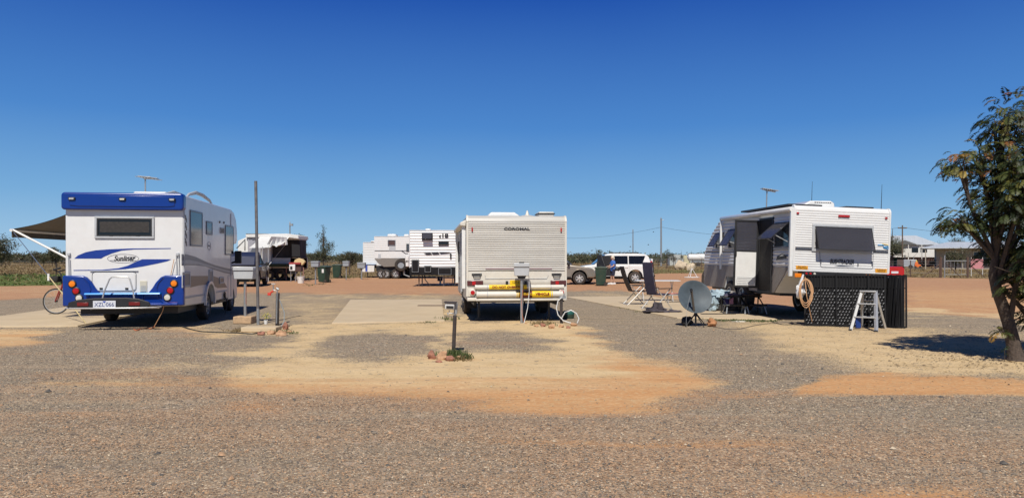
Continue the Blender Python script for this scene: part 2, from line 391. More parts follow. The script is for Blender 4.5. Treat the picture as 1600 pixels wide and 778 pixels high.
gm = bpy.data.materials.new('soil_and_gravel'); gm.use_nodes = True; n = gm.node_tree; b = n.nodes['Principled BSDF']; L = n.links.new
b.inputs['Roughness'].default_value = .95; b.inputs['Specular IOR Level'].default_value = .15
def N(t, **k):
    o = n.nodes.new(t)
    for a, v in k.items(): setattr(o, a, v)
    return o
def mix(f, a, bb):
    m = N('ShaderNodeMix', data_type='RGBA')
    for i, v in ((0, f), (6, a), (7, bb)):
        if hasattr(v, 'links'): L(v, m.inputs[i])
        else: m.inputs[i].default_value = (*v, 1) if isinstance(v, tuple) else v
    return m.outputs[2]
def mth(op, a, bb=None, c=None, clamp=False):
    m = N('ShaderNodeMath', operation=op, use_clamp=clamp)
    for i, v in enumerate((a, bb, c)):
        if v is None: continue
        if hasattr(v, 'links'): L(v, m.inputs[i])
        else: m.inputs[i].default_value = v
    return m.outputs[0]
def nz(s, d=5, r=.6, vec=None):
    o = N('ShaderNodeTexNoise'); o.inputs['Scale'].default_value = s; o.inputs['Detail'].default_value = d; o.inputs['Roughness'].default_value = r
    L(vec or tc.outputs['Object'], o.inputs['Vector']); return o.outputs[0]
def mr(v, a, bb, c=0., d=1.):
    o = N('ShaderNodeMapRange'); L(v, o.inputs[0])
    for i, q in enumerate((a, bb, c, d)): o.inputs[i + 1].default_value = q
    return o.outputs[0]
def ramp(v, *st):
    o = N('ShaderNodeValToRGB'); e = o.color_ramp.elements
    while len(e) < len(st): e.new(.5)
    for i, (p_, c_) in enumerate(st): e[i].position = p_; e[i].color = (*c_, 1)
    L(v, o.inputs[0]); return o.outputs[0]
tc = N('ShaderNodeTexCoord')
a1 = N('ShaderNodeVertexColor', layer_name='soil'); a2 = N('ShaderNodeVertexColor', layer_name='cover')
s1 = N('ShaderNodeSeparateColor'); L(a1.outputs[0], s1.inputs[0]); s2 = N('ShaderNodeSeparateColor'); L(a2.outputs[0], s2.inputs[0])
vo = N('ShaderNodeTexVoronoi'); vo.inputs['Scale'].default_value = 60; L(tc.outputs['Object'], vo.inputs['Vector'])
vs_ = N('ShaderNodeSeparateColor'); L(vo.outputs['Color'], vs_.inputs[0])
vo2 = N('ShaderNodeTexVoronoi'); vo2.inputs['Scale'].default_value = 17; L(tc.outputs['Object'], vo2.inputs['Vector'])
vs2 = N('ShaderNodeSeparateColor'); L(vo2.outputs['Color'], vs2.inputs[0])
stone = ramp(vs_.outputs[0], (0, (.125, .10, .074)), (.3, (.215, .172, .124)), (.62, (.31, .25, .178)), (.88, (.42, .335, .235)), (1, (.62, .52, .38)))
stone = mix(mr(vs2.outputs[1], .93, .95), stone, mix(vs2.outputs[0], (.10, .095, .09), (.52, .42, .32)))
rstone = ramp(vs_.outputs[0], (0, (.17, .095, .055)), (.35, (.32, .19, .11)), (.7, (.43, .275, .165)), (.92, (.53, .345, .205)), (1, (.66, .5, .34)))
big = nz(.35, 6, .6); mid = nz(2.2, 6, .65); fine = nz(16, 5, .7); vfine = nz(90, 3, .7)
gcol = mix(mth('MULTIPLY', mr(mid, .35, .75), .35), stone, (.29, .215, .14))
# stretched tyre streaks running across
mp = N('ShaderNodeMapping'); mp.inputs['Scale'].default_value = (.16, 1.5, 1); L(tc.outputs['Object'], mp.inputs[0])
streak = nz(1.1, 6, .6, mp.outputs[0])
dirtcol = mix(mr(mid, .3, .7), (.46, .205, .095), (.53, .28, .145))
red_amt = mth('ADD', s1.outputs[2], mth('MULTIPLY', mth('SUBTRACT', streak, .5), .5), clamp=True)
gcol = mix(mth('MULTIPLY', mr(red_amt, .12, .75), .8), gcol, rstone)
isfar = mr(s1.outputs[2], .66, .95)
farcol = mix(mr(fine, .35, .65), dirtcol, rstone)
lane_m = N('ShaderNodeMapping'); lane_m.inputs['Scale'].default_value = (.05, 1.4, 1); L(tc.outputs['Object'], lane_m.inputs[0]); lane = nz(1.6, 4, .55, lane_m.outputs[0])
farcol = mix(mr(streak, .55, .72, 0, .55), farcol, (.50, .33, .20))
gcol = mix(isfar, gcol, farcol)
# sand over gravel: the edge breaks up stone by stone
edge = mth('ADD', mth('MULTIPLY', mth('SUBTRACT', fine, .5), .7), mth('MULTIPLY', mth('SUBTRACT', vs_.outputs[1], .5), .55))
edge = mth('ADD', edge, mth('MULTIPLY', mth('SUBTRACT', mid, .5), .6))
sm = mr(mth('ADD', s1.outputs[0], mth('MULTIPLY', edge, 1.15)), .30, .78)
scol = mix(mr(mid, .3, .72), (.585, .415, .215), (.70, .53, .31))
scol = mix(mr(vfine, .5, .75, 0, .35), scol, (.40, .29, .18))
om = mth('ADD', s1.outputs[1], mth('MULTIPLY', mth('SUBTRACT', streak, .5), 1.3), clamp=True)
scol = mix(mth('MULTIPLY', mr(om, .22, .9, 0, 1), mr(mth('ADD', fine, mth('MULTIPLY', mth('SUBTRACT', mth('ADD', mid, streak), 1.0), 1.6)), .30, .66, .22, 1)), scol, mix(mr(mid, .35, .65), (.50, .25, .10), (.66, .42, .21)))
scol = mix(mr(mth('ADD', fine, mth('MULTIPLY', mth('SUBTRACT', mid, .5), .8)), .56, .70, 0, .55), scol, mix(vs_.outputs[0], (.30, .22, .13), (.50, .38, .24)))
scol = mix(mr(vs2.outputs[2], .982, .99, 0, .7), scol, stone)
c = mix(sm, gcol, scol)
c = mix(mr(lane, .56, .68, 0, .30), c, mix(.5, c, (.10, .09, .08)))
c = mix(mr(lane, .44, .34, 0, .32), c, (.47, .34, .22))
# faint orange dust where the gravel is worn
c = mix(mth('MULTIPLY', mth('MULTIPLY', mr(om, .28, .85), .75), mr(fine, .32, .55)), c, (.52, .26, .11))
c = mix(mr(streak, .62, .8, 0, .28), c, (.42, .29, .19))
dry = mix(mr(big, .35, .65), (.21, .13, .06), (.31, .22, .105)); dry = mix(mr(fine, .4, .7, 0, .5), dry, (.13, .10, .05))
grn = mix(mr(mid, .35, .7), (.085, .12, .025), (.16, .17, .05))
gcv = mix(mr(mth('ADD', s2.outputs[1], mth('MULTIPLY', mth('SUBTRACT', mid, .5), .7)), .3, .6), dry, grn)
c = mix(mr(mth('ADD', s2.outputs[0], mth('MULTIPLY', mth('SUBTRACT', fine, .5), .5)), .35, .6), c, gcv)
L(c, b.inputs['Base Color'])
hgt = mth('ADD', mth('MULTIPLY', mth('MULTIPLY', sm, nz(7, 3, .55)), 3.2), mth('MULTIPLY', mth('SUBTRACT', 1, sm), mth('SUBTRACT', 1.0, vo.outputs['Distance'])), mth('MULTIPLY', fine, .35))
bp = N('ShaderNodeBump'); L(mth('MULTIPLY', mth('SUBTRACT', 1, mth('MULTIPLY', isfar, .8)), .5), bp.inputs['Strength']); bp.inputs['Distance'].default_value = .012
L(hgt, bp.inputs['Height']); L(bp.outputs[0], b.inputs['Normal'])
me.materials.append(gm)

# loose stones lying on the gravel, nearest part
rg = np.random.default_rng(4)
NP = 150000
dd = 4.2 * (17 / 4.2) ** (rg.random(NP) ** 1.25); xx = rg.uniform(-.74, .74, NP) * dd
ix = np.searchsorted(XS, xx); iy = np.searchsorted(YS, dd)
keep = (S[iy, ix] + rg.normal(0, .16, NP) < .34) | (rg.random(NP) < .05); dd, xx, ix, iy = dd[keep], xx[keep], ix[keep], iy[keep]; NP = len(dd)
rr0 = rg.uniform(.004, .008, NP) * np.where(rg.random(NP) < .04, 1.7, 1) * np.where(rg.random(NP) < .003, 3.0, 1) * (1 + .035 * (dd - 4))
an_ = rg.uniform(0, np.pi, NP); cz_, sz_ = np.cos(an_), np.sin(an_)
rx_, ry_, rz_ = rr0 * rg.uniform(.8, 1.4, NP), rr0 * rg.uniform(.6, 1, NP), rr0 * rg.uniform(.5, .85, NP)
tmpl = np.array([(1, 0, 0), (.1, 1, .1), (-1, .1, 0), (0, -1, .1), (.3, .25, 1), (-.35, -.2, .8)], float)
lx_ = tmpl[None, :, 0] * rx_[:, None]; ly_ = tmpl[None, :, 1] * ry_[:, None]; lz_ = tmpl[None, :, 2] * rz_[:, None]
pv = np.stack([xx[:, None] + lx_ * cz_[:, None] - ly_ * sz_[:, None], dd[:, None] + lx_ * sz_[:, None] + ly_ * cz_[:, None], zz[iy, ix][:, None] + lz_ + rz_[:, None] * .15], 2).reshape(-1, 3)
tf = np.array([(0, 1, 4), (1, 5, 4), (1, 2, 5), (2, 3, 5), (3, 4, 5), (3, 0, 4)])
pf = (tf[None] + (np.arange(NP) * 6)[:, None, None]).reshape(-1, 3).astype(np.int32)
pme = bpy.data.meshes.new('gravel'); pme.vertices.add(len(pv)); pme.vertices.foreach_set('co', pv.ravel()); pme.loops.add(pf.size); pme.loops.foreach_set('vertex_index', pf.ravel())
pme.polygons.add(len(pf)); pme.polygons.foreach_set('loop_start', np.arange(0, pf.size, 3, dtype=np.int32)); pme.update(calc_edges=True)
for q_ in (M('gravel_grey', (.235, .19, .145), .9, var=.4, scale=50), M('gravel_brown', (.41, .255, .15), .9, var=.35, scale=50), M('gravel_pale', (.56, .46, .33), .9, var=.2, scale=50), M('gravel_dark', (.10, .09, .08), .9, var=.3, scale=50)): pme.materials.append(q_)
redp = RD[iy, ix]; u_ = rg.random(NP); kind_ = np.where(u_ < .05, 2, np.where(u_ < .22, 3, np.where(u_ < .32 + .5 * redp, 1, 0)))
pme.polygons.foreach_set('material_index', np.repeat(kind_, 6).astype(np.int32))
o = bpy.data.objects.new('gravel', pme); col.objects.link(o)
tag(o, 'loose grey and brown stones scattered over the gravel yard', 'gravel', kind='stuff')

# concrete slabs
def slab(pts, label, name='concrete_slab'):
    m = MB().prism(pts, 'z', -.05, .035); o = m.build(name, conc, None, bevel=.012)
    tag(o, label, 'concrete slab', 'concrete pads beside the caravans'); return o
slab([(-4.12, 17.4), (-1.60, 18.1), (-2.55, 27.6), (-5.78, 27.2)], 'bare pale concrete slab in the middle, nothing parked on it')
slab([(-12.7, 16.4), (-9.55, 16.75), (-10.9, 27.0), (-14.0, 26.4)], 'concrete slab under the awning and bicycle beside the blue and white motorhome')
slab([(4.12, 19.0), (6.45, 18.55), (5.4, 29.8), (2.05, 29.4)], 'concrete slab beside the open caravan door, with table and chairs on it')

# ---------------------------------------------------------------- grass
def tuft(vs, fs, ts, x, y, h, rnd, cols, n_=5, spread=.12, wd=.012, z=0):
    for _ in range(n_):
        a = rnd.uniform(0, 2 * PI); l = rnd.uniform(.15, .9) * spread; hh = h * rnd.uniform(.5, 1)
        bx, by = x + rnd.uniform(-spread, spread), y + rnd.uniform(-spread, spread)
        dx, dy = math.cos(a), math.sin(a); b0 = rnd.uniform(0, PI); wx, wy = math.cos(b0) * wd, math.sin(b0) * wd
        k = len(vs)
        vs += [(bx - wx, by - wy, z - .01), (bx + wx, by + wy, z - .01), (bx + dx * l * .5 + wx * .6, by + dy * l * .5 + wy * .6, z + hh * .7), (bx + dx * l, by + dy * l, z + hh)]
        fs.append((k, k + 1, k + 2, k + 3)); c_ = rnd.choice(cols); q = rnd.uniform(.75, 1.2); ts.append(tuple(v * q for v in c_))
GRN2 = [(.10, .15, .03), (.13, .18, .045), (.09, .13, .03)]
DRY = [(.25, .18, .08), (.21, .14, .065), (.28, .21, .10), (.16, .12, .05)]
GRN = [(.07, .10, .025), (.10, .13, .035), (.14, .15, .05), (.05, .075, .02)]
rnd = random.Random(11)
vs, fs, ts = [], [], []
for i in range(26000):
    d = 40 * (300 / 40) ** (rnd.random() ** .75); x = rnd.uniform(-.75, .75) * d
    ppx, ppy = 800 + x / d * FPX, HOR + CAMH * FPX / d
    g = np.interp(ppx, [0, 100, 380, 480, 560, 640, 900, 1010, 1100, 1400, 1600], [447, 446, 441, 437, 434, 434, 430, 428, 427, 433, 436])
    if ppy > g - .2: continue
    green = (ppx < 360 and ppy > 429) and rnd.random() < .7
    if ppx > 1380 and d > 100: continue
    tuft(vs, fs, ts, x, d, (.10 if ppy > g - 8 else .17) * rnd.uniform(.5, 1.5), rnd, GRN2 if green else DRY, 4, .35, .035 + d * .0003)
tag(leafmesh('dry_grass', vs, fs, ts), 'dry yellow grass with green patches across the open field', 'grass', kind='stuff')
# small weeds at slab edges etc
def weeds(spots, label, name='weeds'):
    rnd = random.Random(len(label)); vs, fs, ts = [], [], []
    for (a, b_, n_, h, c_) in spots:
        for _ in range(n_):
            p = G(a + rnd.gauss(0, 1) * 7, b_ + rnd.gauss(0, .8)); tuft(vs, fs, ts, p.x, p.y, h * rnd.uniform(.5, 1), rnd, c_, 6, .06, .007, .0)
    o = leafmesh(name, vs, fs, ts); tag(o, label, 'weeds', kind='stuff'); return o
weeds([(700, 500, 16, .13, GRN), (672, 504, 9, .06, GRN), (660, 505, 6, .05, DRY), (820, 500, 10, .05, DRY), (850, 506, 18, .12, DRY), (835, 507, 12, .10, DRY), (862, 508, 8, .09, GRN)], 'small green and straw weeds by the middle slab and behind the cream caravan')
weeds([(x, 501 + (x - 1100) * .012, 9, .07, GRN if x % 3 else DRY) for x in range(1118, 1215, 9)] + [(1108, 499, 6, .09, GRN), (985, 483, 10, .05, GRN), (972, 481, 10, .05, GRN), (1000, 487, 5, .04, GRN)], 'green grass fringe along the edge of the slab by the open caravan door')
weeds([(382, 516, 30, .09, DRY), (366, 518, 20, .06, DRY), (430, 519, 16, .08, GRN), (445, 518, 10, .07, GRN), (455, 521, 12, .06, GRN)], 'straw and green grass tufts round the tap and pale meter box')
weeds([(542, 434, 26, .35, GRN), (478, 437, 12, .2, GRN), (480, 446, 9, .12, GRN), (490, 445, 8, .1, GRN), (505, 445, 6, .1, DRY)], 'green weeds round the far meter boxes and bins')

# ================================================================ TREES
def spray_crown(lobes, n_, leaf, rnd, cols, flat=0.0, hollow=.35):
    """lobes: (x,y,z,rx,ry,rz); leaf-sized quads gathered in small clusters through the volume"""
    vs, fs, ts = [], [], []
    wts = [l[3] * l[4] * l[5] for l in lobes]
    for i in range(n_):
        l = rnd.choices(lobes, wts)[0]
        v = Vector((rnd.gauss(0, 1), rnd.gauss(0, 1), rnd.gauss(0, 1))).normalized() * (hollow + (1 - hollow) * rnd.random()) * rnd.uniform(.75, 1.05)
        c_ = Vector((l[0] + v.x * l[3], l[1] + v.y * l[4], l[2] + v.z * l[5]))
        col_ = rnd.choice(cols); q = rnd.uniform(.75, 1.25)
        for _ in range(5):
            p = c_ + Vector((rnd.gauss(0, 1), rnd.gauss(0, 1), rnd.gauss(0, .8))) * leaf * 1.1
            a = Vector((rnd.gauss(0, 1), rnd.gauss(0, 1), rnd.gauss(0, 1) - .3)).normalized() * leaf * rnd.uniform(.5, 1)
            bb = a.orthogonal().normalized() * leaf * rnd.uniform(.2, .4)
            k = len(vs); vs += [tuple(p - a), tuple(p + bb), tuple(p + a), tuple(p - bb)]; fs.append((k, k + 1, k + 2, k + 3))
            ts.append(tuple(x * q * rnd.uniform(.85, 1.15) for x in col_))
    return vs, fs, ts
EUC = [(.075, .085, .04), (.055, .065, .03), (.10, .105, .055), (.04, .05, .025), (.13, .12, .065)]
OLIVE = [(.085, .08, .035), (.06, .06, .03), (.12, .10, .05), (.045, .045, .022)]
def scrub_tree(h, w_, seed, cols=EUC, leaf=.16, n_=260, nl=6, sparse=False, conic=False, label='', group=None, tr=.07):
    rnd = random.Random(seed)
    root = thing('scrub_tree', label, 'tree', group=group)
    lobes = []
    tk = MB(); tk.tube([(0, 0, -.1), (rnd.uniform(-.1, .1), 0, h * .35), (rnd.uniform(-.15, .15), rnd.uniform(-.1, .1), h * .75), (rnd.uniform(-.1, .1), 0, h * .93)], [tr * 1.3, tr, tr * .55, tr * .2], 6)
    for i in range(nl):
        f = (i + .5) / nl
        if conic: z = h * (.3 + .68 * f); r = w_ * .5 * (1.05 - f) ** .8; off = r * rnd.uniform(.2, .8)
        else: z = h * rnd.uniform(.42, .82); r = w_ * rnd.uniform(.2, .34); off = w_ * .5 - r * .8
        a = rnd.uniform(0, 2 * PI); x, y = math.cos(a) * off * rnd.random() ** .5, math.sin(a) * off * rnd.random() ** .5
        if conic: r = max(.18, r * .55)
        lobes.append((x, y, z, r, r, r * rnd.uniform(.6, .85)))
        tk.tube([(0, 0, z * .55), (x * .5, y * .5, z * .8), (x, y, z)], [tr * .5, tr * .3, tr * .12], 5)
    if conic: lobes.append((0, 0, h * .93, .22, .22, h * .09))
    tk.build('trunk', bark, root)
    v, f_, t_ = spray_crown(lobes, n_, leaf, rnd, cols); leafmesh('crown', v, f_, t_, root)
    return root
def place(o, px_, d, rz=0, s=1.0):
    o.location = ((px_ - 800) / FPX * d, d, 0); o.rotation_euler.z = rz; o.scale = (s, s, s); return o
place(scrub_tree(3.4, 4.0, 1, OLIVE, .10, 900, 9, label='dark bushy tree cut off by the left edge of the picture', tr=.08), -6, 68)
place(scrub_tree(2.6, 1.5, 2, OLIVE, .08, 260, 7, label='slim young tree in the grass behind the red bicycle', tr=.035), 87, 58)
place(scrub_tree(4.9, 2.7, 3, EUC, .10, 420, 9, label='leafy tree rising right behind the camper with the sagging awning', tr=.07), 468, 92)
place(scrub_tree(5.3, 3.4, 4, EUC, .09, 600, 12, conic=True, label='tall sparse tree with a pointed top behind the two green bins', tr=.07), 506, 82)
place(scrub_tree(2.4, 2.0, 5, OLIVE, .09, 300, 6, label='small round bushy tree right of the green bins', tr=.05), 546, 70)
place(scrub_tree(3.4, 2.2, 6, EUC, .12, 300, 5, label='bushy tree above the bonnet of the white four wheel drive', tr=.07), 931, 118)
place(scrub_tree(3.6, 1.9, 7, EUC, .10, 110, 5, label='thin open tree beyond the right of the two tall plain poles', tr=.05), 1043, 128)
place(scrub_tree(3.3, 1.2, 8, EUC, .10, 60, 4, label='tiny sparse tree sticking up above the far white tanks', tr=.04), 1064, 140)
place(scrub_tree(7.3, 6.0, 9, EUC, .16, 700, 9, label='big gum tree at the left end of the white house roof', tr=.15), 1394, 135)
place(scrub_tree(6.4, 6.5, 10, OLIVE, .2, 420, 7, label='olive green tree behind the ridge of the white house', tr=.12), 1440, 168)
place(scrub_tree(6.4, 5.2, 12, OLIVE, .2, 420, 7, label='round tree behind the roof of the low verandah building', tr=.12), 1492, 165)
place(scrub_tree(5.2, 3.4, 13, EUC, .14, 70, 6, label='nearly bare tree between the two house roofs', tr=.07), 1464, 142)
place(scrub_tree(2.7, 4.4, 14, OLIVE, .13, 700, 8, label='wide dark shrub in front of the low verandah building', tr=.06), 1493, 101)
PUR = [(.12, .05, .055), (.09, .06, .04), (.06, .06, .03), (.16, .08, .07)]
place(scrub_tree(1.5, 2.4, 15, PUR, .10, 260, 6, label='reddish garden shrub below the white house', group=None, tr=.03), 1440, 112)
place(scrub_tree(1.3, 2.0, 16, OLIVE, .10, 220, 6, label='low green garden shrub left of the white steps', tr=.03), 1456, 114)
# trees one can tell apart along the far edge of the plain
protos = [scrub_tree(3.7, 3.6, 20 + i, [EUC, OLIVE][i % 2], .15, 230, 6, label='low scrub tree among the many along the far edge of the plain', group='scrub trees along the horizon', tr=.06) for i in range(6)]
rnd = random.Random(5); k = 0
for i in range(84):
    ppx = -60 + i * 21 + rnd.uniform(-9, 9)
    if 1385 < ppx < 1560: continue
    d = rnd.uniform(125, 215); hh = (1.5 + (rnd.uniform(6, 13) + (3 if ppx < 110 else 0)) * d / FPX) / 3.7
    o = protos[k] if k < 6 else copy_tree(protos[k % 6]); k += 1
    place(o, ppx, d, rnd.uniform(0, 6), hh)
vs, fs, ts = [], [], []
for i in range(620):
    d = rnd.uniform(210, 420); x = rnd.uniform(-.78, .78) * d; h = 1.5 + rnd.uniform(3, 9.5) * d / FPX; w_ = rnd.uniform(3, 7)
    v, f_, t_ = spray_crown([(x, d, h * .55, w_, w_ * .6, h * .45)], 34, .55, rnd, OLIVE if rnd.random() < .5 else EUC, hollow=.5)
    o_ = len(vs); vs += v; fs += [tuple(q + o_ for q in f__) for f__ in f_]; ts += t_
tag(leafmesh('treeline', vs, fs, ts), 'grey green belt of scrub closing off the plain at the horizon', 'treeline', kind='stuff')
# a low rise far behind the scrub so the plain does not end in a knife edge
hb = MB()
prev = None; rr = random.Random(3); pts_ = []
for i in range(121):
    a = R_(-75 + 150 * i / 120); pts_.append((math.sin(a) * 1500, math.cos(a) * 1500, 5 + 4 * noise.noise(Vector((i * .3, 0, 0)))))
for i in range(120):
    p, q = pts_[i], pts_[i + 1]
    hb.quad((p[0], p[1], -1), (q[0], q[1], -1), q, p); hb.quad(p, q, (q[0] * 1.5, q[1] * 1.5, 0), (p[0] * 1.5, p[1] * 1.5, 0))
hm = M('far_scrub', (.085, .09, .06), .95, var=.4, scale=.05)
o = hb.build('hills', hm); o['kind'] = 'structure'; o['label'] = 'low scrub covered rise on the horizon'; o['category'] = 'hills'

# foreground tree on the right
rnd = random.Random(21)
fb = G(1585, 563); ft = thing('feathery_tree', 'shady tree with drooping feathery leaves and leaning trunk at the right edge', 'tree', (fb.x, fb.y, 0))
s_ = FPX / fb.y
def lp(px_, py_, y=0.0):
    d = fb.y + y; p = at(px_, py_, d); return Vector((p.x - fb.x, y, p.z))
tk = MB()
tk.tube([lp(1589, 572), lp(1587, 556), lp(1583, 535), lp(1576, 505), lp(1567, 478), lp(1558, 455), lp(1552, 430), lp(1556, 400)], [.19, .115, .095, .085, .08, .075, .066, .05], 12)
tk.tube([lp(1576, 512), lp(1582, 480, -.08), lp(1588, 440, -.1), lp(1600, 380, -.1)], [.05, .04, .035, .025], 7)
lobes_px = [(1578,185,44,0),(1556,205,26,.3),(1500,262,30,-.2),(1525,245,28,.2),(1560,250,50,.1),(1596,255,52,-.4),(1540,300,36,.3),(1504,346,30,-.1),(1482,350,16,.1),(1532,345,34,.5),(1575,330,54,-.3),
            (1600,390,54,.2),(1556,392,34,.6),(1600,440,34,-.3),(1590,458,18,.3),(1625,200,55,.3),(1650,270,75,-.2),(1660,350,75,.4),(1645,430,60,-.1),(1612,500,20,.1),(1565,520,7,-.2),(1700,300,60,.2),(1620,330,60,.7),(1600,300,50,-.6),(1640,250,60,.7),(1640,400,55,-.5)]
lobes = []
for (a, b_, r, y) in lobes_px:
    p = lp(a, b_, y); rr_ = r * .90 / s_; lobes.append((p, rr_))
    base = lp(1555, 405) if a < 1600 else lp(1557, 445)
    if a == 1565: base = lp(1582, 530)
    m1 = base.lerp(p, .5) + Vector((rnd.uniform(-.1, .1), rnd.uniform(-.1, .1), .12))
    tk.tube([base, m1, p], [.036, .025, .010], 6)
    for q in range(4):
        e = p + Vector((rnd.gauss(0, .5), rnd.gauss(0, .5), rnd.gauss(0, .4))) * rr_ * 1.3
        tk.tube([m1, p.lerp(e, .4) + Vector((0, 0, .04)), e], [.016, .01, .005], 5)
tk.build('trunk', bark, ft)
FT = [(.028, .042, .011), (.042, .060, .014), (.075, .09, .02), (.018, .028, .009), (.14, .135, .03)]
AUT = [(.30, .17, .03), (.24, .10, .03), (.34, .24, .05)]
vs, fs, ts = [], [], []
def frond(p, dirv, L_, colr, rnd):
    # pinnate leaf: rachis that droops, with paired narrow leaflets
    side = dirv.cross(Vector((0, 0, 1))).normalized(); nseg = 13
    q = p.copy(); dv = dirv.normalized()
    for i in range(nseg):
        dv = (dv + Vector((0, 0, -.17))).normalized(); q2 = q + dv * L_ / nseg
        wl = L_ * .30 * math.sin(PI * (i + .8) / (nseg + .8)) ** .7
        for sg in (-1, 1):
            a = q; tip = q + side * sg * wl + dv * wl * .35 + Vector((0, 0, -wl * rnd.uniform(.1, .5)))
            m_ = (a + tip) / 2; th = dv * L_ * .043
            k = len(vs); vs.extend([tuple(a), tuple(m_ + th), tuple(tip), tuple(m_ - th)]); fs.append((k, k + 1, k + 2, k + 3))
            s2_ = rnd.uniform(.8, 1.2); ts.append(tuple(c_ * s2_ for c_ in colr))
        q = q2
for (p, rr_), (a, b_, r, y) in zip(lobes, lobes_px):
    nf = int(132 * (rr_ / .4) ** 2 * (1 if rr_ > .2 else 1.5)) + 5
    for i in range(nf):
        v = Vector((rnd.gauss(0, 1), rnd.gauss(0, 1), rnd.gauss(0, .85))); v = v.normalized() * rr_ * (rnd.random() ** .45)
        c0 = p + v; dv = Vector((v.x + rnd.gauss(0, .25) * rr_, v.y + rnd.gauss(0, .25) * rr_, abs(v.z) * .4 + rr_ * .25))
        aut = rnd.random() < (.26 if a in (1500, 1525) else .10 if b_ < 215 else .025)
        frond(c0, dv, rnd.uniform(.14, .27), rnd.choice(AUT if aut else FT), rnd)
leafmesh('crown', vs, fs, ts, ft)
# small seedling by the trunk
vs, fs, ts = [], [], []
for i in range(7):
    a = i * .9; frond(Vector((lp(1563, 548).x, -.1, .10 + .02 * i)), Vector((math.cos(a), math.sin(a), .8)), .08, (.03, .06, .02), rnd)
sg = thing('seedling', 'tiny leafy seedling growing at the foot of the leaning tree', 'plant', tuple(fb))
leafmesh('leaves', vs, fs, ts, sg); MB().tube([(lp(1563, 548).x, -.1, -.02), (lp(1563, 548).x, -.1, .2)], .005, 5).build('stem', bark, sg)

# ================================================================ FAR BUILDINGS
wallw = M('white_weatherboard', (.68, .67, .63), .7, var=.06, scale=1, dirt=.2); roofm = M('grey_metal_roof', (.62, .66, .69), .45, .3, var=.08, scale=.7, stretch=(6, .3, 1))
beige = M('beige_fibro', (.36, .32, .26), .8, var=.08, scale=1); shade = M('dark_green_shadecloth', (.02, .06, .045), .8)
lattice = M('brown_lattice', (.13, .07, .055), .8, var=.3, scale=3)
h1 = thing('highset_house', 'white high-set house with grey iron roof and small gable, beyond the fence', 'house', (70.9, 137, 0), R_(-27))
hh = 12.5
MB().box(-7.6, 4.5, 0, 9, 1.75, 3.95).build('wall', wallw, h1)
MB().box(-7.9, 4.4, .3, 8.8, 0, 1.75).build('lower_wall', lattice, h1)
r = MB(); r.add([(-8.8, -.3, 3.95), (5.6, -.3, 3.95), (5.6, 9.9, 3.95), (-8.8, 9.9, 3.95), (-4.3, 4.5, 5.75), (1.6, 4.5, 5.75)], [(0, 1, 5, 4), (1, 2, 5), (2, 3, 4, 5), (3, 0, 4), (3, 2, 1, 0)])
r.build('roof', roofm, h1, smooth=0)
g = MB().add([(-2.6, -.5, 3.98), (2.2, -.5, 3.98), (-.2, -.5, 5.0), (-2.6, 3, 4.2), (2.2, 3, 4.2), (-.2, 3, 5.05)], [(0, 1, 2), (0, 2, 5, 3), (1, 4, 5, 2)]); g.build('gable', [roofm], h1, smooth=0)
MB().prism([(-2.1, 4.02), (1.7, 4.02), (-.2, 4.8)], 'y', -.56, -.51).build('gable_vent', M('gable_grey', (.12, .12, .12)), h1)  # dark grey triangle filling the small gable
for x0, x1 in ((-6.9, -6.1), (-5.9, -5.2), (-4.0, -2.8), (-1.9, -.6), (.8, 2.0), (2.2, 3.4)):
    wdo = frame_ring(MB(), x0, x1, 2.2, 3.5, .08, -.05, -.005).build('window', wallw, h1)
    MB().box(x0 + .08, x1 - .08, -.03, -.006, 2.28, 3.42).build('pane', glass, wdo)
MB().box(.2, 4.5, -1.5, -1.4, 1.75, 2.55).build('balcony_rail', wallw, h1)
for x0 in (.3, 2.4, 4.4): MB().box(x0, x0 + .12, -1.5, -1.38, 0, 3.95).build('post', wallw, h1)
st = MB()
for i in range(7): st.box(5.6 + i * .22, 5.85 + i * .22, -2.2, -1.2, 1.5 - i * .22, 1.56 - i * .22)
st.tube([(5.6, -2.2, 2.4), (7.2, -2.2, .9)], .05, 6); st.tube([(5.6, -2.2, 1.9), (7.2, -2.2, .4)], .05, 6); st.build('steps', wallw, h1)
h2 = thing('verandah_building', 'low beige building with wide pale roof and dark window, behind the gate', 'building', (59.2, 110, 0), R_(-27))
MB().box(1.9, 17, 1.6, 9, 0, 3.0).build('wall', beige, h2)
MB().add([(0, -.6, 2.95), (20.5, -.6, 2.95), (20.5, 10, 2.95), (0, 10, 2.95), (3.5, 4.6, 3.95), (17, 4.6, 3.95), (0, -.6, 3.07), (20.5, -.6, 3.07), (20.5, 10, 3.07), (0, 10, 3.07)],
         [(3, 2, 1, 0), (6, 7, 5, 4), (7, 8, 5), (8, 9, 4, 5), (9, 6, 4), (0, 1, 7, 6), (1, 2, 8, 7), (2, 3, 9, 8), (3, 0, 6, 9)]).build('roof', roofm, h2, smooth=0)
for x0, x1, z0 in ((3.0, 4.6, 1.0), (6.5, 8.2, 1.2), (10, 12, 1.2), (14, 16, 1.2)):
    wdo = frame_ring(MB(), x0, x1, z0, 2.5, .07, 1.54, 1.595).build('window', wallw, h2)
    MB().box(x0 + .07, x1 - .07, 1.56, 1.59, z0 + .07, 2.43).build('pane', glass, wdo)
for x0 in (.4, 5, 10, 15, 19.9): MB().box(x0, x0 + .12, -.4, -.28, 0, 2.95).build('post', beige, h2)
ss = thing('shade_sail', 'dark green shade sail on posts in front of the white house', 'shade sail', (59.5, 118, 0))
MB().add([(-5, 0, 3.0), (2.2, -1, 1.7), (2.4, 2, 1.9), (-5, 3, 3.2), (-.6, .8, 2.15)], [(0, 1, 4), (1, 2, 4), (2, 3, 4), (3, 0, 4)]).build('sail', shade, ss)
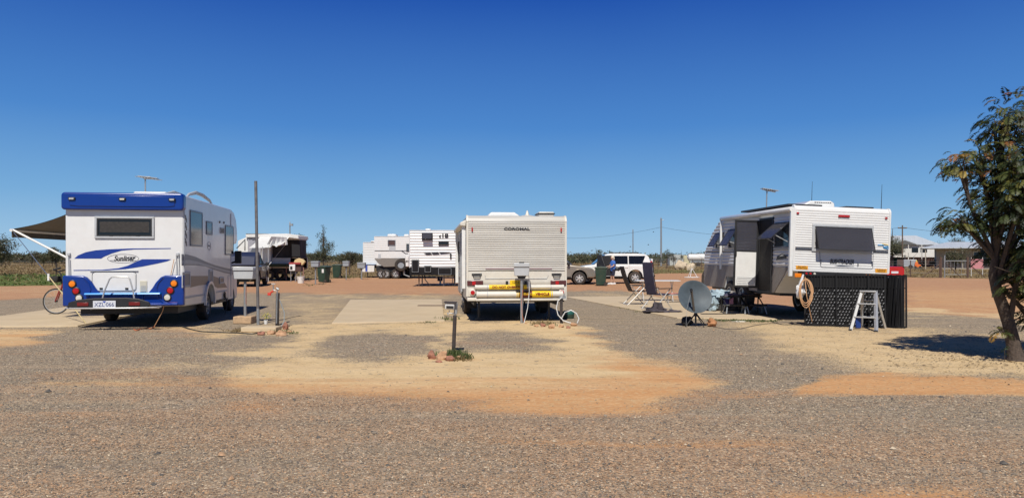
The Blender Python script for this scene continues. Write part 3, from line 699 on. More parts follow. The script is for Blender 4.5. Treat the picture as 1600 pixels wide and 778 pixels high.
for p, h in (((-5, 0), 3.1), ((2.2, -1), 1.8), ((2.4, 2), 2.0), ((-5, 3), 3.3)): MB().tube([(p[0], p[1], 0), (p[0], p[1], h)], .05, 6).build('post', galv, ss)
MB().box(.7, 2.3, 2.1, 2.2, 0, 1.6).build('screen', shade, ss)
# trailer and orange bin
tl = thing('box_trailer', 'silver box trailer parked on the grass left of the orange machine', 'trailer', (at(1412, 404, 112).x, 112, 0), R_(-24))
MB().box(-.85, -.02, 0, 1.5, .35, 1.35).build('front_box', M('brown_panel', (.10, .06, .05)), tl, bevel=.02)
MB().box(0, 1.7, 0, 1.5, .3, 1.35).build('body', M('silver_panel', (.45, .47, .49), .4, .4), tl, bevel=.03)
for x in (-.6, .9): MB().lathe([(.3, 0), (.3, .2)], (x, -.05, .3), 'y', 14).build('wheel', rubber, tl)
mm = thing('ride_on_mower', 'small orange and yellow ride-on mower beside the silver trailer', 'mower', (at(1434, 404, 111).x, 111, 0), R_(-24))
mm.scale = (.45, .6, .75)
MB().prism([(-.9, .35), (.9, .35), (.95, .75), (.2, .9), (.0, 1.35), (-.75, 1.3), (-.85, .8)], 'y', 0, .8).build('body', M('orange_paint', (.75, .16, .03), .4), mm, bevel=.05)
MB().prism([(-.5, 1.32), (-.05, 1.32), (-.1, 1.62), (-.45, 1.62)], 'y', .1, .7).build('seat', yellow, mm, bevel=.03)
for x in (-.6, .65): MB().lathe([(.3, 0), (.3, .2)], (x, -.1, .3), 'y', 14).build('wheel', rubber, mm)

def wires(name, pairs, label, cat, r=.012, sag=.6, mat=None):
    m = MB()
    for a, b_ in pairs:
        a, b_ = Vector(a), Vector(b_)
        m.tube([a.lerp(b_, t / 14) - Vector((0, 0, sag * 4 * (t / 14) * (1 - t / 14))) for t in range(15)], r, 4)
    return tag(m.build(name, mat or black), label, cat)
def pole(px_, top, d, label, name='power_pole', arm=None, r=.14, mat=galv):
    p = at(px_, top, d); t = thing(name, label, 'pole', (p.x, d, 0)); h = p.z
    MB().tube([(0, 0, -.2), (0, 0, h)], [r, r * .75], 8).build('shaft', mat, t)
    if arm: MB().box(-arm, arm, -.06, .06, h - .55, h - .4).build('crossarm', timber, t)
    for x in ((-arm * .85, 0, arm * .85) if arm else (0,)):
        MB().lathe([(.05, 0), (.07, .08), (.03, .16), (.05, .2)], (x, 0, h - .4 if arm else h), 'z', 8).build('insulator', greyplastic, t)
    return t, h
t1, hp1 = pole(1033, 341, 150, 'tall grey power pole carrying the sagging wire, right of the plain one', arm=None, r=.2)
MB().tube([(0, 0, hp1 - .4), (.55, 0, hp1 - .35)], .05, 6).build('bracket', galv, t1)
t2, hp2 = pole(989, 359, 200, 'thinner plain pole behind the roof of the white four wheel drive', r=.16)
t3, hp3 = pole(1410, 352, 128, 'power pole with crossarm in front of the white house', arm=.75, r=.13, mat=timber)
t0, hp0 = pole(820, 362, 210, 'distant power pole hidden behind the cream caravan', r=.15)
t4, hp4 = pole(453, 349, 90, 'grey light pole rising behind the camper with the sagging awning', 'light_pole', r=.09)
MB().box(-.05, .35, -.12, .12, hp4 - .3, hp4 - .05).build('lamp_head', greybox, t4)
P1 = at(1033, 355, 150)
wires('power_line', [(at(820, 366, 210), P1)], 'thin wire drooping from the cream caravan towards the tall grey pole', 'power line', .02, 1.6)
wires('power_line', [(P1, at(1410, 355, 128))], 'thin wire running right from the tall grey pole towards the houses', 'power line', .02, 1.9)
wires('power_line', [(at(1410, 355, 128), at(1560, 358, 145))], 'thin wire above the roofs right of the crossarm pole', 'power line', .022, .7)

# tanks and containers in the distance
tt = thing('shipping_container', 'pale grey container far off beyond the wire fence', 'container', (at(1058, 404, 165).x, 165, 0))
MB().box(-1.6, 1.4, 0, 3, 0, 2.3).build('body', M('pale_grey_sheet', (.42, .44, .42)), tt, bevel=.05); MB().box(1.42, 3.2, .3, 2.6, 0, 2.2).build('end_box', M('cream_sheet', (.55, .5, .32)), tt, bevel=.05)
tt = thing('tank_trailer', 'long white tank trailer far off left of the white caravan', 'trailer', (at(1090, 404, 150).x, 150, 0))
MB().lathe([(.3, -3), (.65, -2.8), (.7, 0), (.65, 4.8), (.3, 5)], (1, 0, 1.75), 'x', 14).build('tank', whitepaint, tt)
MB().box(-1.6, 5.5, -.5, .5, .75, 1.0).build('chassis', greybox, tt)
for x in (-1, 0, 3.5, 4.5): MB().lathe([(.42, 0), (.42, .25)], (x, -.7, .42), 'y', 12).build('wheel', rubber, tt)
def boulder(px_, py_, w_, h_, label, mat=palestone, grp=None, name='boulder', seed=1, cat='boulder'):
    p = G(px_, py_); sc_ = FPX / p.y; rx = w_ / 2 / sc_; rz = h_ / sc_
    m = MB().blob((0, 0, rz * .4), (rx, rx * .8, rz * .62), seed, .7, 14, 9, 1.3)
    o = m.build(name, mat, None, smooth=50); o.location = p; tag(o, label, cat, grp); return o
boulder(1063, 421, 17, 12, 'larger rounded pale boulder on the grass verge right of the white four wheel drive', seed=3)
boulder(1080, 423, 13, 11, 'smaller pointed pale boulder on the grass verge', seed=9)
p = G(1081, 434); ws = thing('hitch_stand', 'small white triangular stand on the red dirt left of the white caravan', 'stand', p)
m = MB(); 
for a in (0, 2.1, 4.2): m.tube([(.0, 0, .75), (.42 * math.cos(a), .42 * math.sin(a), .06)], .02, 6)
m.build('leg', whitepaint, ws); MB().prism([(.6 * math.cos(a), .35 * math.sin(a)) for a in [i * PI / 4 for i in range(8)]], 'z', .01, .07).build('base', whitepaint, ws, bevel=.01)

# fences
def fence(pts, n_posts, h, wiresz, label, name='wire_fence', pr=.04, wr=.008, mat=rusty):
    a, b_ = Vector(pts[0]), Vector(pts[1]); t = thing(name, label, 'fence', a)
    for i in range(n_posts):
        q = (b_ - a) * i / (n_posts - 1); MB().tube([(q.x, q.y, -.1), (q.x, q.y, h * (1 + .05 * math.sin(i * 5)))], pr, 6).build('post', mat, t)
    m = MB()
    for z in wiresz: m.tube([(0, 0, z), tuple(b_ - a + Vector((0, 0, z)))], wr, 4)
    m.build('wire', greybox, t); return t
fence([(at(1002, 404, 112).x, 112, 0), (at(1110, 404, 108).x, 108, 0)], 9, 1.5, (.4, .8, 1.2, 1.4), 'far wire fence on dark posts behind the boulders', wr=.014)
fence([(at(1160, 404, 82).x, 82, 0), (at(1468, 404, 59.5).x, 59.5, 0)], 10, 1.3, (.35, .7, 1.05, 1.25), 'wire fence running left from the gate behind the red ute')
fence([(at(1512, 404, 59.5).x, 59.5, 0), (at(1900, 404, 62).x, 62, 0)], 10, 1.4, (.35, .7, 1.05, 1.3), 'wire fence running right from the gate behind the tree')
fence([(at(-60, 404, 150).x, 150, 0), (at(600, 404, 150).x, 150, 0)], 30, 1.2, (.4, .8, 1.1), 'distant wire fence across the dry field on the left', wr=.012)
gt = thing('farm_gate', 'rusty pipe gate with heavy corner posts and slanting stays', 'gate', (at(1470, 404, 59.5).x, 59.5, 0))
gw = (1512 - 1470) / FPX * 59.5
for x in (0, gw): MB().tube([(x, 0, -.1), (x, 0, 1.62)], .085, 8).build('corner_post', rusty, gt)
MB().tube([(.3, 0, 0), (.3, 0, 1.75)], .04, 6).build('hinge_post', galv, gt)
for x0, x1 in ((-.1, -1.5), (.5, 1.6), (gw + .1, gw + 1.4)): MB().tube([(x0, 0, 1.05), (x1, 0, 0)], .035, 6).build('stay', rusty, gt)
m = MB(); m.tube([(.35, 0, 1.32), (gw - .1, 0, 1.32)], .035, 6); m.tube([(.35, 0, .25), (gw - .1, 0, .25)], .025, 6)
for k in range(6): m.tube([(.5 + k * .28, 0, .25), (.5 + k * .28, 0, 1.3)], .012, 4)
m.build('gate_leaf', galv, gt)
pg = thing('pink_banner', 'faded pink banner on a stand behind the fence near the tree', 'panel', (at(1517, 404, 64).x, 64, 0))
MB().box(0, 1.05, 0, .05, .65, 1.45).build('board', M('faded_pink', (.55, .22, .24), .7, dirt=.3), pg, bevel=.01)
for x in (.05, 1.0): MB().tube([(x, .03, 0), (x, .03, 1.6)], .025, 6).build('post', wallw, pg)
# ================================================================ WHEELS
def wheel(parent, x, y, r=.35, wd=.22, side=1, rimmat=None, spokes=6, z=None, rimr=.62):
    """wheel with its axis along local x; side = +1 when the outer face looks to +x"""
    z = r if z is None else z; h = wd / 2
    prof = [(r * rimr, -h), (r * .82, -h * 1.02), (r * .95, -h * .85), (r, -h * .6), (r, h * .6), (r * .95, h * .85), (r * .82, h * 1.02), (r * rimr, h), (r * rimr, -h)]
    m = MB().lathe(prof, (x, y, z), 'x', 28, closed=True)
    for k in range(28):   # tread blocks
        a = 2 * PI * k / 28; s0 = len(m.v); m.box(-h * .62, h * .62, -.016, .016, r - .004, r + .008); m.xf(Matrix.Translation((x, y, z)) @ Matrix.Rotation(a, 4, 'X'), s0)
    t = m.build('wheel', rubber, parent)
    q = MB(); R1 = r * rimr
    o_ = side * h * .55
    q.lathe([(R1, -h * .9), (R1, h * .9), (R1 * .9, h * .85), (R1 * .88, -h * .85), (R1, -h * .9)], (x, y, z), 'x', 24, closed=True)
    q.lathe([(R1 * .3, 0), (R1 * .3, side * .03), (R1 * .2, side * .06)], (x + o_, y, z), 'x', 12)
    for k in range(spokes):
        a = 2 * PI * k / spokes; s0 = len(q.v)
        q.prism([(-R1 * .14, R1 * .1), (R1 * .14, R1 * .1), (R1 * .2, R1 * .92), (-R1 * .2, R1 * .92)], 'x', -.015, .015); q.xf(Matrix.Translation((x + o_, y, z)) @ Matrix.Rotation(a, 4, 'X'), s0)
    q.build('rim', rimmat or alu, t)
    MB().lathe([(R1 * .86, 0), (R1 * .86, .01)], (x + o_ - side * .07, y, z), 'x', 20).build('brake_drum', black, t)
    return t

# ================================================================ BLUE AND WHITE MOTORHOME
fm = Frame(-8.30, 16.33, R_(8.5))
mo = thing('motorhome', 'blue and white motorhome seen from behind with its awning out on the left', 'motorhome', fm.o, fm.yaw)
W2 = 1.19
body_out = [(0, .50), (0, 2.80), (.08, 2.88), (4.75, 2.87), (5.15, 2.80), (5.45, 2.60), (5.58, 2.30), (5.60, 2.02), (5.45, 1.93), (4.75, 1.86), (4.75, .42), (2.72, .42)] + arc(2.28, .45, .43, 0, 180, 8)[1:-1] + [(1.82, .42), (.2, .46)]
body = MB().prism(body_out, 'x', -W2, W2).build('body', white, mo, bevel=.03, seg=3)
# lower skirt mouldings along the right side and edge trims
m = MB()
m.box(W2, W2 + .012, .06, 1.80, .62, .66); m.build('skirt_trim', greyplastic, body); MB().box(W2, W2 + .012, 2.80, 4.2, .62, .66).build('skirt_trim', greyplastic, body)
MB().box(W2 - .01, W2 + .015, .02, .06, .5, 2.8).build('corner_trim', greyplastic, body); MB().box(W2 - .01, W2 + .014, 4.70, 4.73, .45, 2.75).build('corner_trim', greyplastic, body)
ar = MB(); o1 = arc(2.28, .45, .50, -8, 188, 12); o2 = arc(2.28, .45, .43, -8, 188, 12)
ar.prism(o1 + o2[::-1], 'x', W2, W2 + .05); ar.prism(o1 + o2[::-1], 'x', -W2 - .05, -W2); ar.build('wheel_arch_trim', white, body)
# underbody
MB().box(-1.0, 1.0, .3, 6.0, .30, .45).build('chassis', black, mo)
# blue top cap
cap = MB().prism(rrect(-W2 - .035, W2 + .035, 2.53, 2.90, .07, 4), 'y', -.13, .10).build('rear_cap', blue, mo, bevel=.035, seg=3)
m = MB(); m.prism([(-1.05, 2.84), (1.05, 2.84), (1.05, 2.62), (.9, 2.60), (-.9, 2.60), (-1.05, 2.62)], 'y', -.145, -.12); m.build('cap_moulding', blue, cap, bevel=.02)
for x in (-1.0, 0, 1.0):
    lt = MB().box(x - .07, x + .07, -.175, -.14, 2.73, 2.79).build('marker_light', black, cap, bevel=.012)
    MB().box(x - .045, x + .045, -.185, -.176, 2.742, 2.775).build('lens', clear if x == 0 else greyplastic, lt)
# rear window
wdo = frame_ring(MB(), -.60, .60, 1.93, 2.40, .045, -.035, .0).build('rear_window', greyplastic, mo, bevel=.008)
MB().box(-.555, .555, -.02, -.005, 1.975, 2.355).build('pane', glass, wdo); frame_ring(MB(), -.555, .555, 1.975, 2.355, .03, -.032, -.021).build('inner_frame', black, wdo)
MB().box(-.50, .50, -.0205, -.0203 + .0002, 2.06, 2.29).build('blind', M('woven_blind', (.032, .028, .026), .7, var=.8, scale=38, stretch=(.5, 1, 3)), wdo)
for x in (-.27, .27): MB().box(x - .04, x + .04, -.045, -.03, 1.985, 2.005).build('catch', black, wdo)
def mzz(px_, py_): q = fm.rear(px_, py_); return (q.x, q.z)
# swooshes
def decal(pts, mat, name='decal', y=(-.004, -.001), par=None): return MB().prism(pts, 'y', *y).build(name, mat, par or body, smooth=0)
up = [mzz(*p) for p in [(116,404),(122,399),(134,394),(150,391),(170,389.5),(200,388.3),(267,387.6),(267,388.8),(210,389.8),(190,391.5),(175,396),(163,401),(158,404)]]
decal(up, blueflat, 'stripe')
lo = [mzz(*p) for p in [(115,421.8),(160,421.3),(185,419),(200,415),(210,410),(222,405),(268,405),(262,408),(245,412),(222,416.5),(195,420.5),(160,422.7),(115,423)]]
decal(lo, blueflat, 'stripe')
cx_, cz_ = mzz(192.5, 404)
ov = MB(); oo = [(cx_ + .315 * math.cos(a), -.003, cz_ + .093 * math.sin(a)) for a in [i * 2 * PI / 40 for i in range(40)]]; ov.tube(oo, .004, 4, closed=True); ov.build('logo_ring', greydecal, body)
text('lettering', 'Sunliner', ink, body, .155, (cx_ + .02, -.003, cz_ - .002), sx=.82, shear=.28, bold=.004)
decal([(cx_ - .26, cz_ - .045), (cx_ + .26, cz_ - .045), (cx_ + .26, cz_ - .037), (cx_ - .26, cz_ - .037)], ink, 'lettering_underline')
decal([(cx_ + .1, cz_ + .03), (cx_ + .26, cz_ + .03), (cx_ + .26, cz_ + .038), (cx_ + .1, cz_ + .038)], ink, 'lettering_overline')
# boot hatch
a0 = mzz(144, 455.5); a1 = mzz(213, 424.5)
hz = MB(); oo = rrect(a0[0], a1[0], a0[1], a1[1], .07, 5); oi = rrect(a0[0] + .018, a1[0] - .018, a0[1] + .018, a1[1] - .018, .055, 5)
ht = MB().prism(oi, 'y', -.012, 0).build('boot_hatch', white, mo, bevel=.005)
hz.tube([(p[0], -.004, p[1]) for p in oo], .006, 5, closed=True); hz.build('seal', greydecal, ht)
MB().box(a0[0] - .04, a1[0] + .04, -.03, -.0, a1[1] + .01, a1[1] + .028).build('hinge', greyplastic, ht, bevel=.004)
for pxx in (158.5, 198.5): q = mzz(pxx, 451); MB().box(q[0] - .033, q[0] + .033, -.022, -.012, q[1] - .022, q[1] + .022).build('latch', black, ht, bevel=.006)
# vent
b0 = mzz(219, 456.5); b1 = mzz(230, 438.5)
vt = MB().box(b0[0], b1[0], -.02, 0, b0[1], b1[1]).build('vent', M('cream_plastic', (.55, .52, .42), .5), mo, bevel=.008); m = MB()
for k in range(6): m.box(b0[0] + .02, b1[0] - .02, -.026, -.018, b0[1] + .02 + k * .022, b0[1] + .03 + k * .022)
m.build('louvre', greyplastic, vt)
# blue lower corners, bumper band
zb, zt = .49, 1.14
lc = [(-W2 - .03, zb), (-W2 - .03, zt), (-.83, zt), (-.74, 1.10), (-.64, .99), (-.57, .87), (-.50, .78), (-.40, .73), (-.40, zb)]
bump = MB(); bump.prism(lc, 'y', -.07, .06); bump.prism([(-p[0], p[1]) for p in lc], 'y', -.07, .06); bump.box(-.40, .40, -.07, .06, zb, .735)
bu = bump.build('bumper', blue, mo, bevel=.03, seg=3)
MB().prism([(-.15, .775), (-.02, .775), (0, .735), (-.17, .735)], 'x', -.76, .76).build('bumper_step', M('light_blue_paint', (.004, .26, .72), .25, coat=.6), mo, bevel=.01)
MB().prism([(-.14, .52), (-.07, .56), (-.07, .49), (-.12, .49)], 'x', -.55, 1.1).build('bumper_lip', blue, mo, bevel=.01)
for s in (-1, 1):
    m = MB(); pts = [(s * x, -.078, z) for x, z in ((.80, 1.10), (.70, .98), (.66, .86), (.70, .68), (.80, .56), (.95, .53))]; m.tube(pts, .014, 6); m.build('corner_ridge', blue, bu)
    for i, (x, z, mt, nm) in enumerate(((-1.02, .965, amber, 'indicator_light'), (-.945, .815, redl, 'tail_light'), (-.885, .665, clear, 'reversing_light'))):
        rg = MB().lathe([(.083, 0), (.083, -.018), (.066, -.028), (.06, -.01)], (x if s < 0 else -x, -.07, z), 'y', 20)
        # lathe on y axis
        l_ = rg.build(nm, black, mo); MB().lathe([(.064, -.012), (.06, -.032), (.03, -.04), (.0, -.042)], (x if s < 0 else -x, -.07, z), 'y', 20).build('lens', mt, l_)
    MB().box(s * 1.0 - .09, s * 1.0 + .09, -.078, -.07, .535, .56).build('reflector', darkred, mo, bevel=.004)
# support loops of rope on the rear corners
for x, z0, z1 in ((-1.12, .62, 1.62), (-1.09, .62, 1.50), (1.10, 1.05, 1.60), (1.05, 1.05, 1.58)):
    MB().tube([(x, -.06, z0), (x + .01, -.035, (z0 + z1) / 2), (x, -.03, z1)], .008, 5).build('strap', greyplastic, mo)
for x in (-1.11, 1.08): MB().box(x - .03, x + .03, -.05, 0, 1.56, 1.62).build('strap_hook', greyplastic, mo, bevel=.006)
# bicycle rack with light board
rk = MB()
hp = [fm.rear(*p, y=-.32) for p in [(158, 475), (163, 455), (171, 436), (175, 432.5), (199, 432.5), (203, 436), (208, 455), (211, 475)]]
rk.tube([(p.x, -.32, p.z) for p in hp], .017, 8)
rk.tube([(p.x, -.32 + .0, p.z) for p in (hp[0], hp[-1])], .014, 6)
z_ = .46; rim_ = [(-1.0, -.30), (-.98, -.50), (-.8, -.62), (0, -.66), (.55, -.62), (.78, -.5), (.82, -.30)]
rk.tube([(x, y, z_ + .02) for x, y in rim_], .016, 8); rk.tube([(x, -.34, z_) for x in (-.98, .8)], .014, 8)
for x in (-.45, .3): rk.tube([(x, 0, .48), (x, -.62, z_ + .01)], .02, 8)
rack = rk.build('bicycle_rack', alu, mo)
bd = MB().prism([(-.92, .49), (-.90, .60), (-.72, .655), (-.4, .685), (.2, .69), (.45, .67), (.66, .60), (.70, .53), (.62, .49)], 'y', -.58, -.54).build('light_board', black, mo, bevel=.012)
for x in (-.73, .27): MB().box(x, x + .22, -.592, -.58, .525, .60).build('tail_light', M('dull_red_lens', (.16, .012, .01), .3), bd, bevel=.006)
pl = MB().box(-.42, .02, -.600, -.584, .485, .63).build('number_plate', plate, bd, bevel=.005)
text('lettering', 'XZL·066', M('plate_ink', (.08, .1, .22), .5), pl, .115, (-.20, -.602, .55), sx=.92)
MB().prism([(-.235, .625), (-.165, .625), (-.20, .585)], 'y', -.606, -.603).build('emblem', plateblue, pl)
# right side windows and panels (positions read from the side plane)
def sidewin(fr, par, px0, px1, pyt, pyb, x, name='window', fmat=black, pmat=glass, wd=.035, out=.02, sgn=1):
    t0 = fr.side(px0, 400, x).y; t1 = fr.side(px1, 400, x).y; t0, t1 = min(t0, t1), max(t0, t1)
    pm_ = (px0 + px1) / 2; zt_ = fr.side(pm_, pyt, x).z; zb_ = fr.side(pm_, pyb, x).z
    a, b_ = (x, x + out) if sgn > 0 else (x - out, x)
    o = frame_ring(MB(), t0, t1, zb_, zt_, wd, a, b_, 'x').build(name, fmat, par, bevel=.005)
    MB().box(*((x + .002, x + out * .6) if sgn > 0 else (x - out * .6, x - .002)), t0 + wd, t1 - wd, zb_ + wd, zt_ - wd).build('pane', pmat, o)
    return o, (t0, t1, zb_, zt_)
sidewin(fm, mo, 296.5, 315.5, 330, 385, W2, fmat=greydecal)
sidewin(fm, mo, 322, 331, 346, 367, W2, fmat=greydecal)
sidewin(fm, mo, 351.5, 364, 352.5, 398.5, W2, fmat=greydecal)
sidewin(fm, mo, 343.5, 349.5, 356, 365, W2, 'side_vent', greyplastic, M('beige_grille', (.2, .19, .16)), .02)
sidewin(fm, mo, 283.8, 296.5, 424.5, 449, W2, 'service_hatch', greyplastic, greydecal, .05)
sidewin(fm, mo, 326, 332, 421, 443, W2, 'outlet_hatch', greyplastic, greydecal, .05)
sidewin(fm, mo, 342.5, 349, 432.5, 443, W2, 'outlet_hatch', greyplastic, browndecal, .04)
sidewin(fm, mo, 356, 364, 430, 467, W2, 'locker_door', greyplastic, white, .012, .008)
def sidepoly(fr, pts, x): return [(lambda q: (q.y, q.z))(fr.side(a, b_, x)) for a, b_ in pts]
def sdecal(fr, pts, mat, x, par, a=.001, b_=.004): return MB().prism(sidepoly(fr, pts, x), 'x', x + a, x + b_).build('decal', mat, par, smooth=0)
sdecal(fm, [(283.5,397),(292,397.5),(305,401),(320,408),(335,414),(350,418),(364,420.5),(364,429),(350,426),(335,421.5),(320,416),(305,414.5),(292,414.5),(283.5,415)], greydecal, W2, body)
sdecal(fm, [(283.5,407),(295,406),(310,409),(330,415.5),(350,421.5),(364,424.5),(364,427),(350,424),(330,418.5),(310,413),(283.5,412)], M('pale_decal', (.3, .32, .36), .35), W2, body, .005, .007)
sdecal(fm, [(297.5,431),(325,431),(325,444),(310,446),(297.5,449)], browndecal, W2, body)
sdecal(fm, [(333,431),(341,434),(350,441),(355,449),(340,450),(333,446)], browndecal, W2, body)
q = fm.side(326.5, 384, W2); m = MB(); m.tube([(W2 + .003, q.y + .16 * math.cos(a), q.z + .10 * math.sin(a)) for a in [i * PI / 12 for i in range(24)]], .004, 4, closed=True); m.build('logo_ring', greydecal, body)
text('lettering', 'Sunliner', greydecal, body, .075, (W2 + .003, q.y, q.z), (R_(90), 0, R_(90)), sx=.8, shear=.2)
m = MB()
for i in range(4):
    zc = 2.36 - i * .17; m.tube([(W2 + .004, .13, zc + .09), (W2 + .004, .22, zc + .01), (W2 + .004, .25, zc - .07)], .01, 4); m.tube([(W2 + .004, .14, zc + .02), (W2 + .004, .20, zc - .02)], .008, 4)
m.build('decal_script', greydecal, body)
for p in ((343, 347), (349.5, 348)): q = fm.side(*p, W2); MB().lathe([(.03, 0), (.03, .02)], (W2, q.y, q.z), 'x', 10).build('port', black, mo)
q = fm.side(350, 462, W2); m = MB(); m.tube([(W2 + .02, q.y + .1 * math.cos(a), q.z + .1 * math.sin(a)) for a in [i * PI / 8 for i in range(16)]], .012, 5, closed=True); m.box(W2, W2 + .04, q.y - .05, q.y + .05, q.z - .05, q.z + .06)
m.tube([(W2 + .03, q.y, q.z), (W2 + .09, q.y - .02, q.z - .2), (W2 + .05, q.y - .1, .02)], .012, 5); m.build('power_inlet', black, mo)
# cab
cab_out = [(4.6, .32), (4.6, 1.95), (4.9, 1.97), (5.35, 1.72), (5.75, 1.32), (6.35, 1.14), (6.52, .95), (6.56, .45), (6.50, .32), (6.08, .30)] + arc(5.66, .38, .42, 0, 180, 8)[1:-1] + [(5.24, .32)]
cab = MB().prism(cab_out, 'x', -1.0, 1.0).build('cab', white, mo, bevel=.05, seg=3)
for s in (-1, 1):
    dw = MB().prism([(4.82, 1.28), (4.84, 1.85), (5.0, 1.85), (5.55, 1.38), (5.6, 1.28)], 'x', s * 1.0, s * 1.008).build('cab_window', glass, cab)
    MB().box(*sorted((s * 1.002, s * 1.01)), 4.8, 5.9, 1.1, 1.13).build('door_crease', greydecal, cab)
    mi = MB(); mi.box(*sorted((s * 1.16, s * 1.34)), 5.38, 5.47, 1.36, 1.72); mi.tube([(s * .98, 5.5, 1.35), (s * 1.2, 5.44, 1.42)], .03, 6); mi.build('door_mirror', black, cab, bevel=.02)
    hl = MB().box(*sorted((s * .72, s * .99)), 6.40, 6.53, .80, 1.0).build('headlight', clear, cab, bevel=.03)
MB().prism([(4.98, 1.93), (5.36, 1.66), (5.74, 1.33), (5.75, 1.345), (5.37, 1.685), (4.99, 1.95)], 'x', -.86, .86).build('windscreen', glass, cab)
for s in (-1, 1):
    wheel(mo, s * 1.06, 2.28, .355, .22, s, galv); wheel(mo, s * .93, 5.66, .355, .22, s, galv)
# roof gear
hd = MB()
for x in (.55, 1.05): hd.tube([(x, .75, 2.88), (x, 1.0, 2.97), (x, 1.6, 3.06), (x, 2.2, 3.05), (x, 2.9, 2.97), (x, 3.2, 2.88)], [.02, .035, .045, .045, .035, .02], 8)
hd.build('roof_rail', greyplastic, mo)
MB().box(-.3, .45, 1.4, 2.2, 2.88, 3.06).build('roof_hatch', white, mo, bevel=.05)
def tv_antenna(par, x, y, z0, h):
    MB().tube([(x, y, z0), (x, y, z0 + h)], .018, 8).build('antenna_mast', galv, par)
    m = MB(); m.tube([(x - .12, y, z0 + h + .03), (x + .28, y + .1, z0 + h - .02)], .016, 6)
    for k in range(7): xx = x - .12 + k * .065; L_ = .17 - .006 * k; m.tube([(xx - .06, y - L_ + k * .015, z0 + h + .03 - k * .008), (xx + .06, y + L_ + k * .015, z0 + h + .03 - k * .008)], .009, 5)
    m.box(x - .03, x + .12, y - .03, y + .03, z0 + h - .02, z0 + h + .05); m.prism([(x - .15, z0 + h + .045), (x + .3, z0 + h), (x + .3, z0 + h + .01), (x - .15, z0 + h + .06)], 'y', y - .10, y + .1)
    m.build('antenna_head', alu, par)
q = fm.rear(227, 303, y=2.6); tv_antenna(mo, q.x, 2.6, 2.88, .60)
# awning
aw = MB(); ya, yb = 1.65, 5.25; n_ = 10
for i in range(n_):
    u0, u1 = i / n_, (i + 1) / n_; f = lambda u: (-W2 - .05 - 1.75 * u, 2.84 - .66 * u - .10 * math.sin(PI * u))
    (x0, z0), (x1, z1) = f(u0), f(u1); aw.quad((x0, ya, z0), (x1, ya, z1), (x1, yb, z1), (x0, yb, z0)); aw.quad((x0, ya, z0 - .006), (x0, yb, z0 - .006), (x1, yb, z1 - .006), (x1, ya, z1 - .006))
xo, zo = -W2 - 1.80, 2.15
awn = aw.build('awning', canvas_d, mo)
MB().tube([(xo, ya - .05, zo), (xo, yb + .05, zo)], .035, 10).build('front_rail', white, awn)
MB().prism([(yb, 2.8), (yb, 2.2)], 'x', 0, 0) if False else None
MB().box(xo - .01, xo + .01, ya, yb, zo - .16, zo).build('valance', canvas_d, awn)
for y in (ya, yb): MB().tube([(xo, y, zo + .02), (-W2 - .01, y, 1.18)], .024, 8).build('awning_arm', white, awn)
MB().box(-W2 - .12, -W2, ya - .1, yb + .1, 2.72, 2.86).build('awning_case', white, mo, bevel=.03)
gp = Vector((-W2 - .02, 1.2, .0))
rp = MB(); A_ = Vector((xo, ya, zo)); rp.tube([A_, A_.lerp(gp, .5)], .009, 5); rope = rp.build('guy_rope', M('navy_rope', (.05, .08, .16)), awn)
MB().tube([A_.lerp(gp, .5), gp], .014, 5).build('guy_strap', M('tan_webbing', (.5, .4, .2)), awn)
q = A_.lerp(gp, .49); MB().box(q.x - .02, q.x + .02, q.y - .02, q.y + .02, q.z - .10, q.z + .06).build('tensioner', white, awn)

# ================================================================ CREAM CARAVAN IN THE MIDDLE
fc = Frame(.115, 18.22, R_(6.2)); ca_ = thing('caravan', 'cream ribbed caravan seen square from behind with two white pipes on its bumper', 'caravan', fc.o, fc.yaw, group=None)
W2 = 1.19; zt, zb2 = 2.53, .50
core = [(.015, zb2), (.015, 2.38), (.05, 2.47), (.14, 2.52), (5.1, 2.52), (5.6, 2.30), (6.0, 1.5), (6.0, zb2), (3.95, zb2)] + [(3.9, .82), (2.3, .82), (2.25, zb2)]
bo = MB().prism(core, 'x', -W2 + .012, W2 - .012).build('body', cream, ca_)
prof = ribs(1.20, 2.36, .052, .014, 6)
m = MB(); clad(m, prof, .0, -1, 'y', -W2 + .02, W2 - .02)
# rounded top edge sheet
top = arc(.15, 2.36, .16, 180, 90, 7); m.add([(x, y - 0.0, z + .008) for y, z in top for x in (-W2 + .02, W2 - .02)], [(2 * i, 2 * i + 1, 2 * i + 3, 2 * i + 2) for i in range(7)])
m.build('rear_cladding', cream, ca_)
m = MB(); lo_ = lambda z: .02; hi_ = lambda z: 5.98 if z < 1.5 else 5.98 - (z - 1.5) * .5 if z < 2.3 else 5.58 - (z - 2.3) * 2.2
clad(m, ribs(.95, 2.46, .08, .014, 5), -W2, -1, 'x', lo_, hi_); clad(m, ribs(.95, 2.46, .08, .014, 5), W2, 1, 'x', lo_, hi_); m.build('side_cladding', cream, ca_)
m = MB()
for s in (-1, 1):
    m.prism([(-.022, zb2 + .1), (-.022, 2.37)] + [(y - .022 * (1 - i / 7), z + .02) for i, (y, z) in enumerate(top)] + [(.16, 2.50), (.05, 2.44), (.03, 2.36), (.03, zb2 + .1)], 'x', *sorted((s * (W2 - .03), s * (W2 + .018))))
m.build('corner_moulding', pvc, ca_)
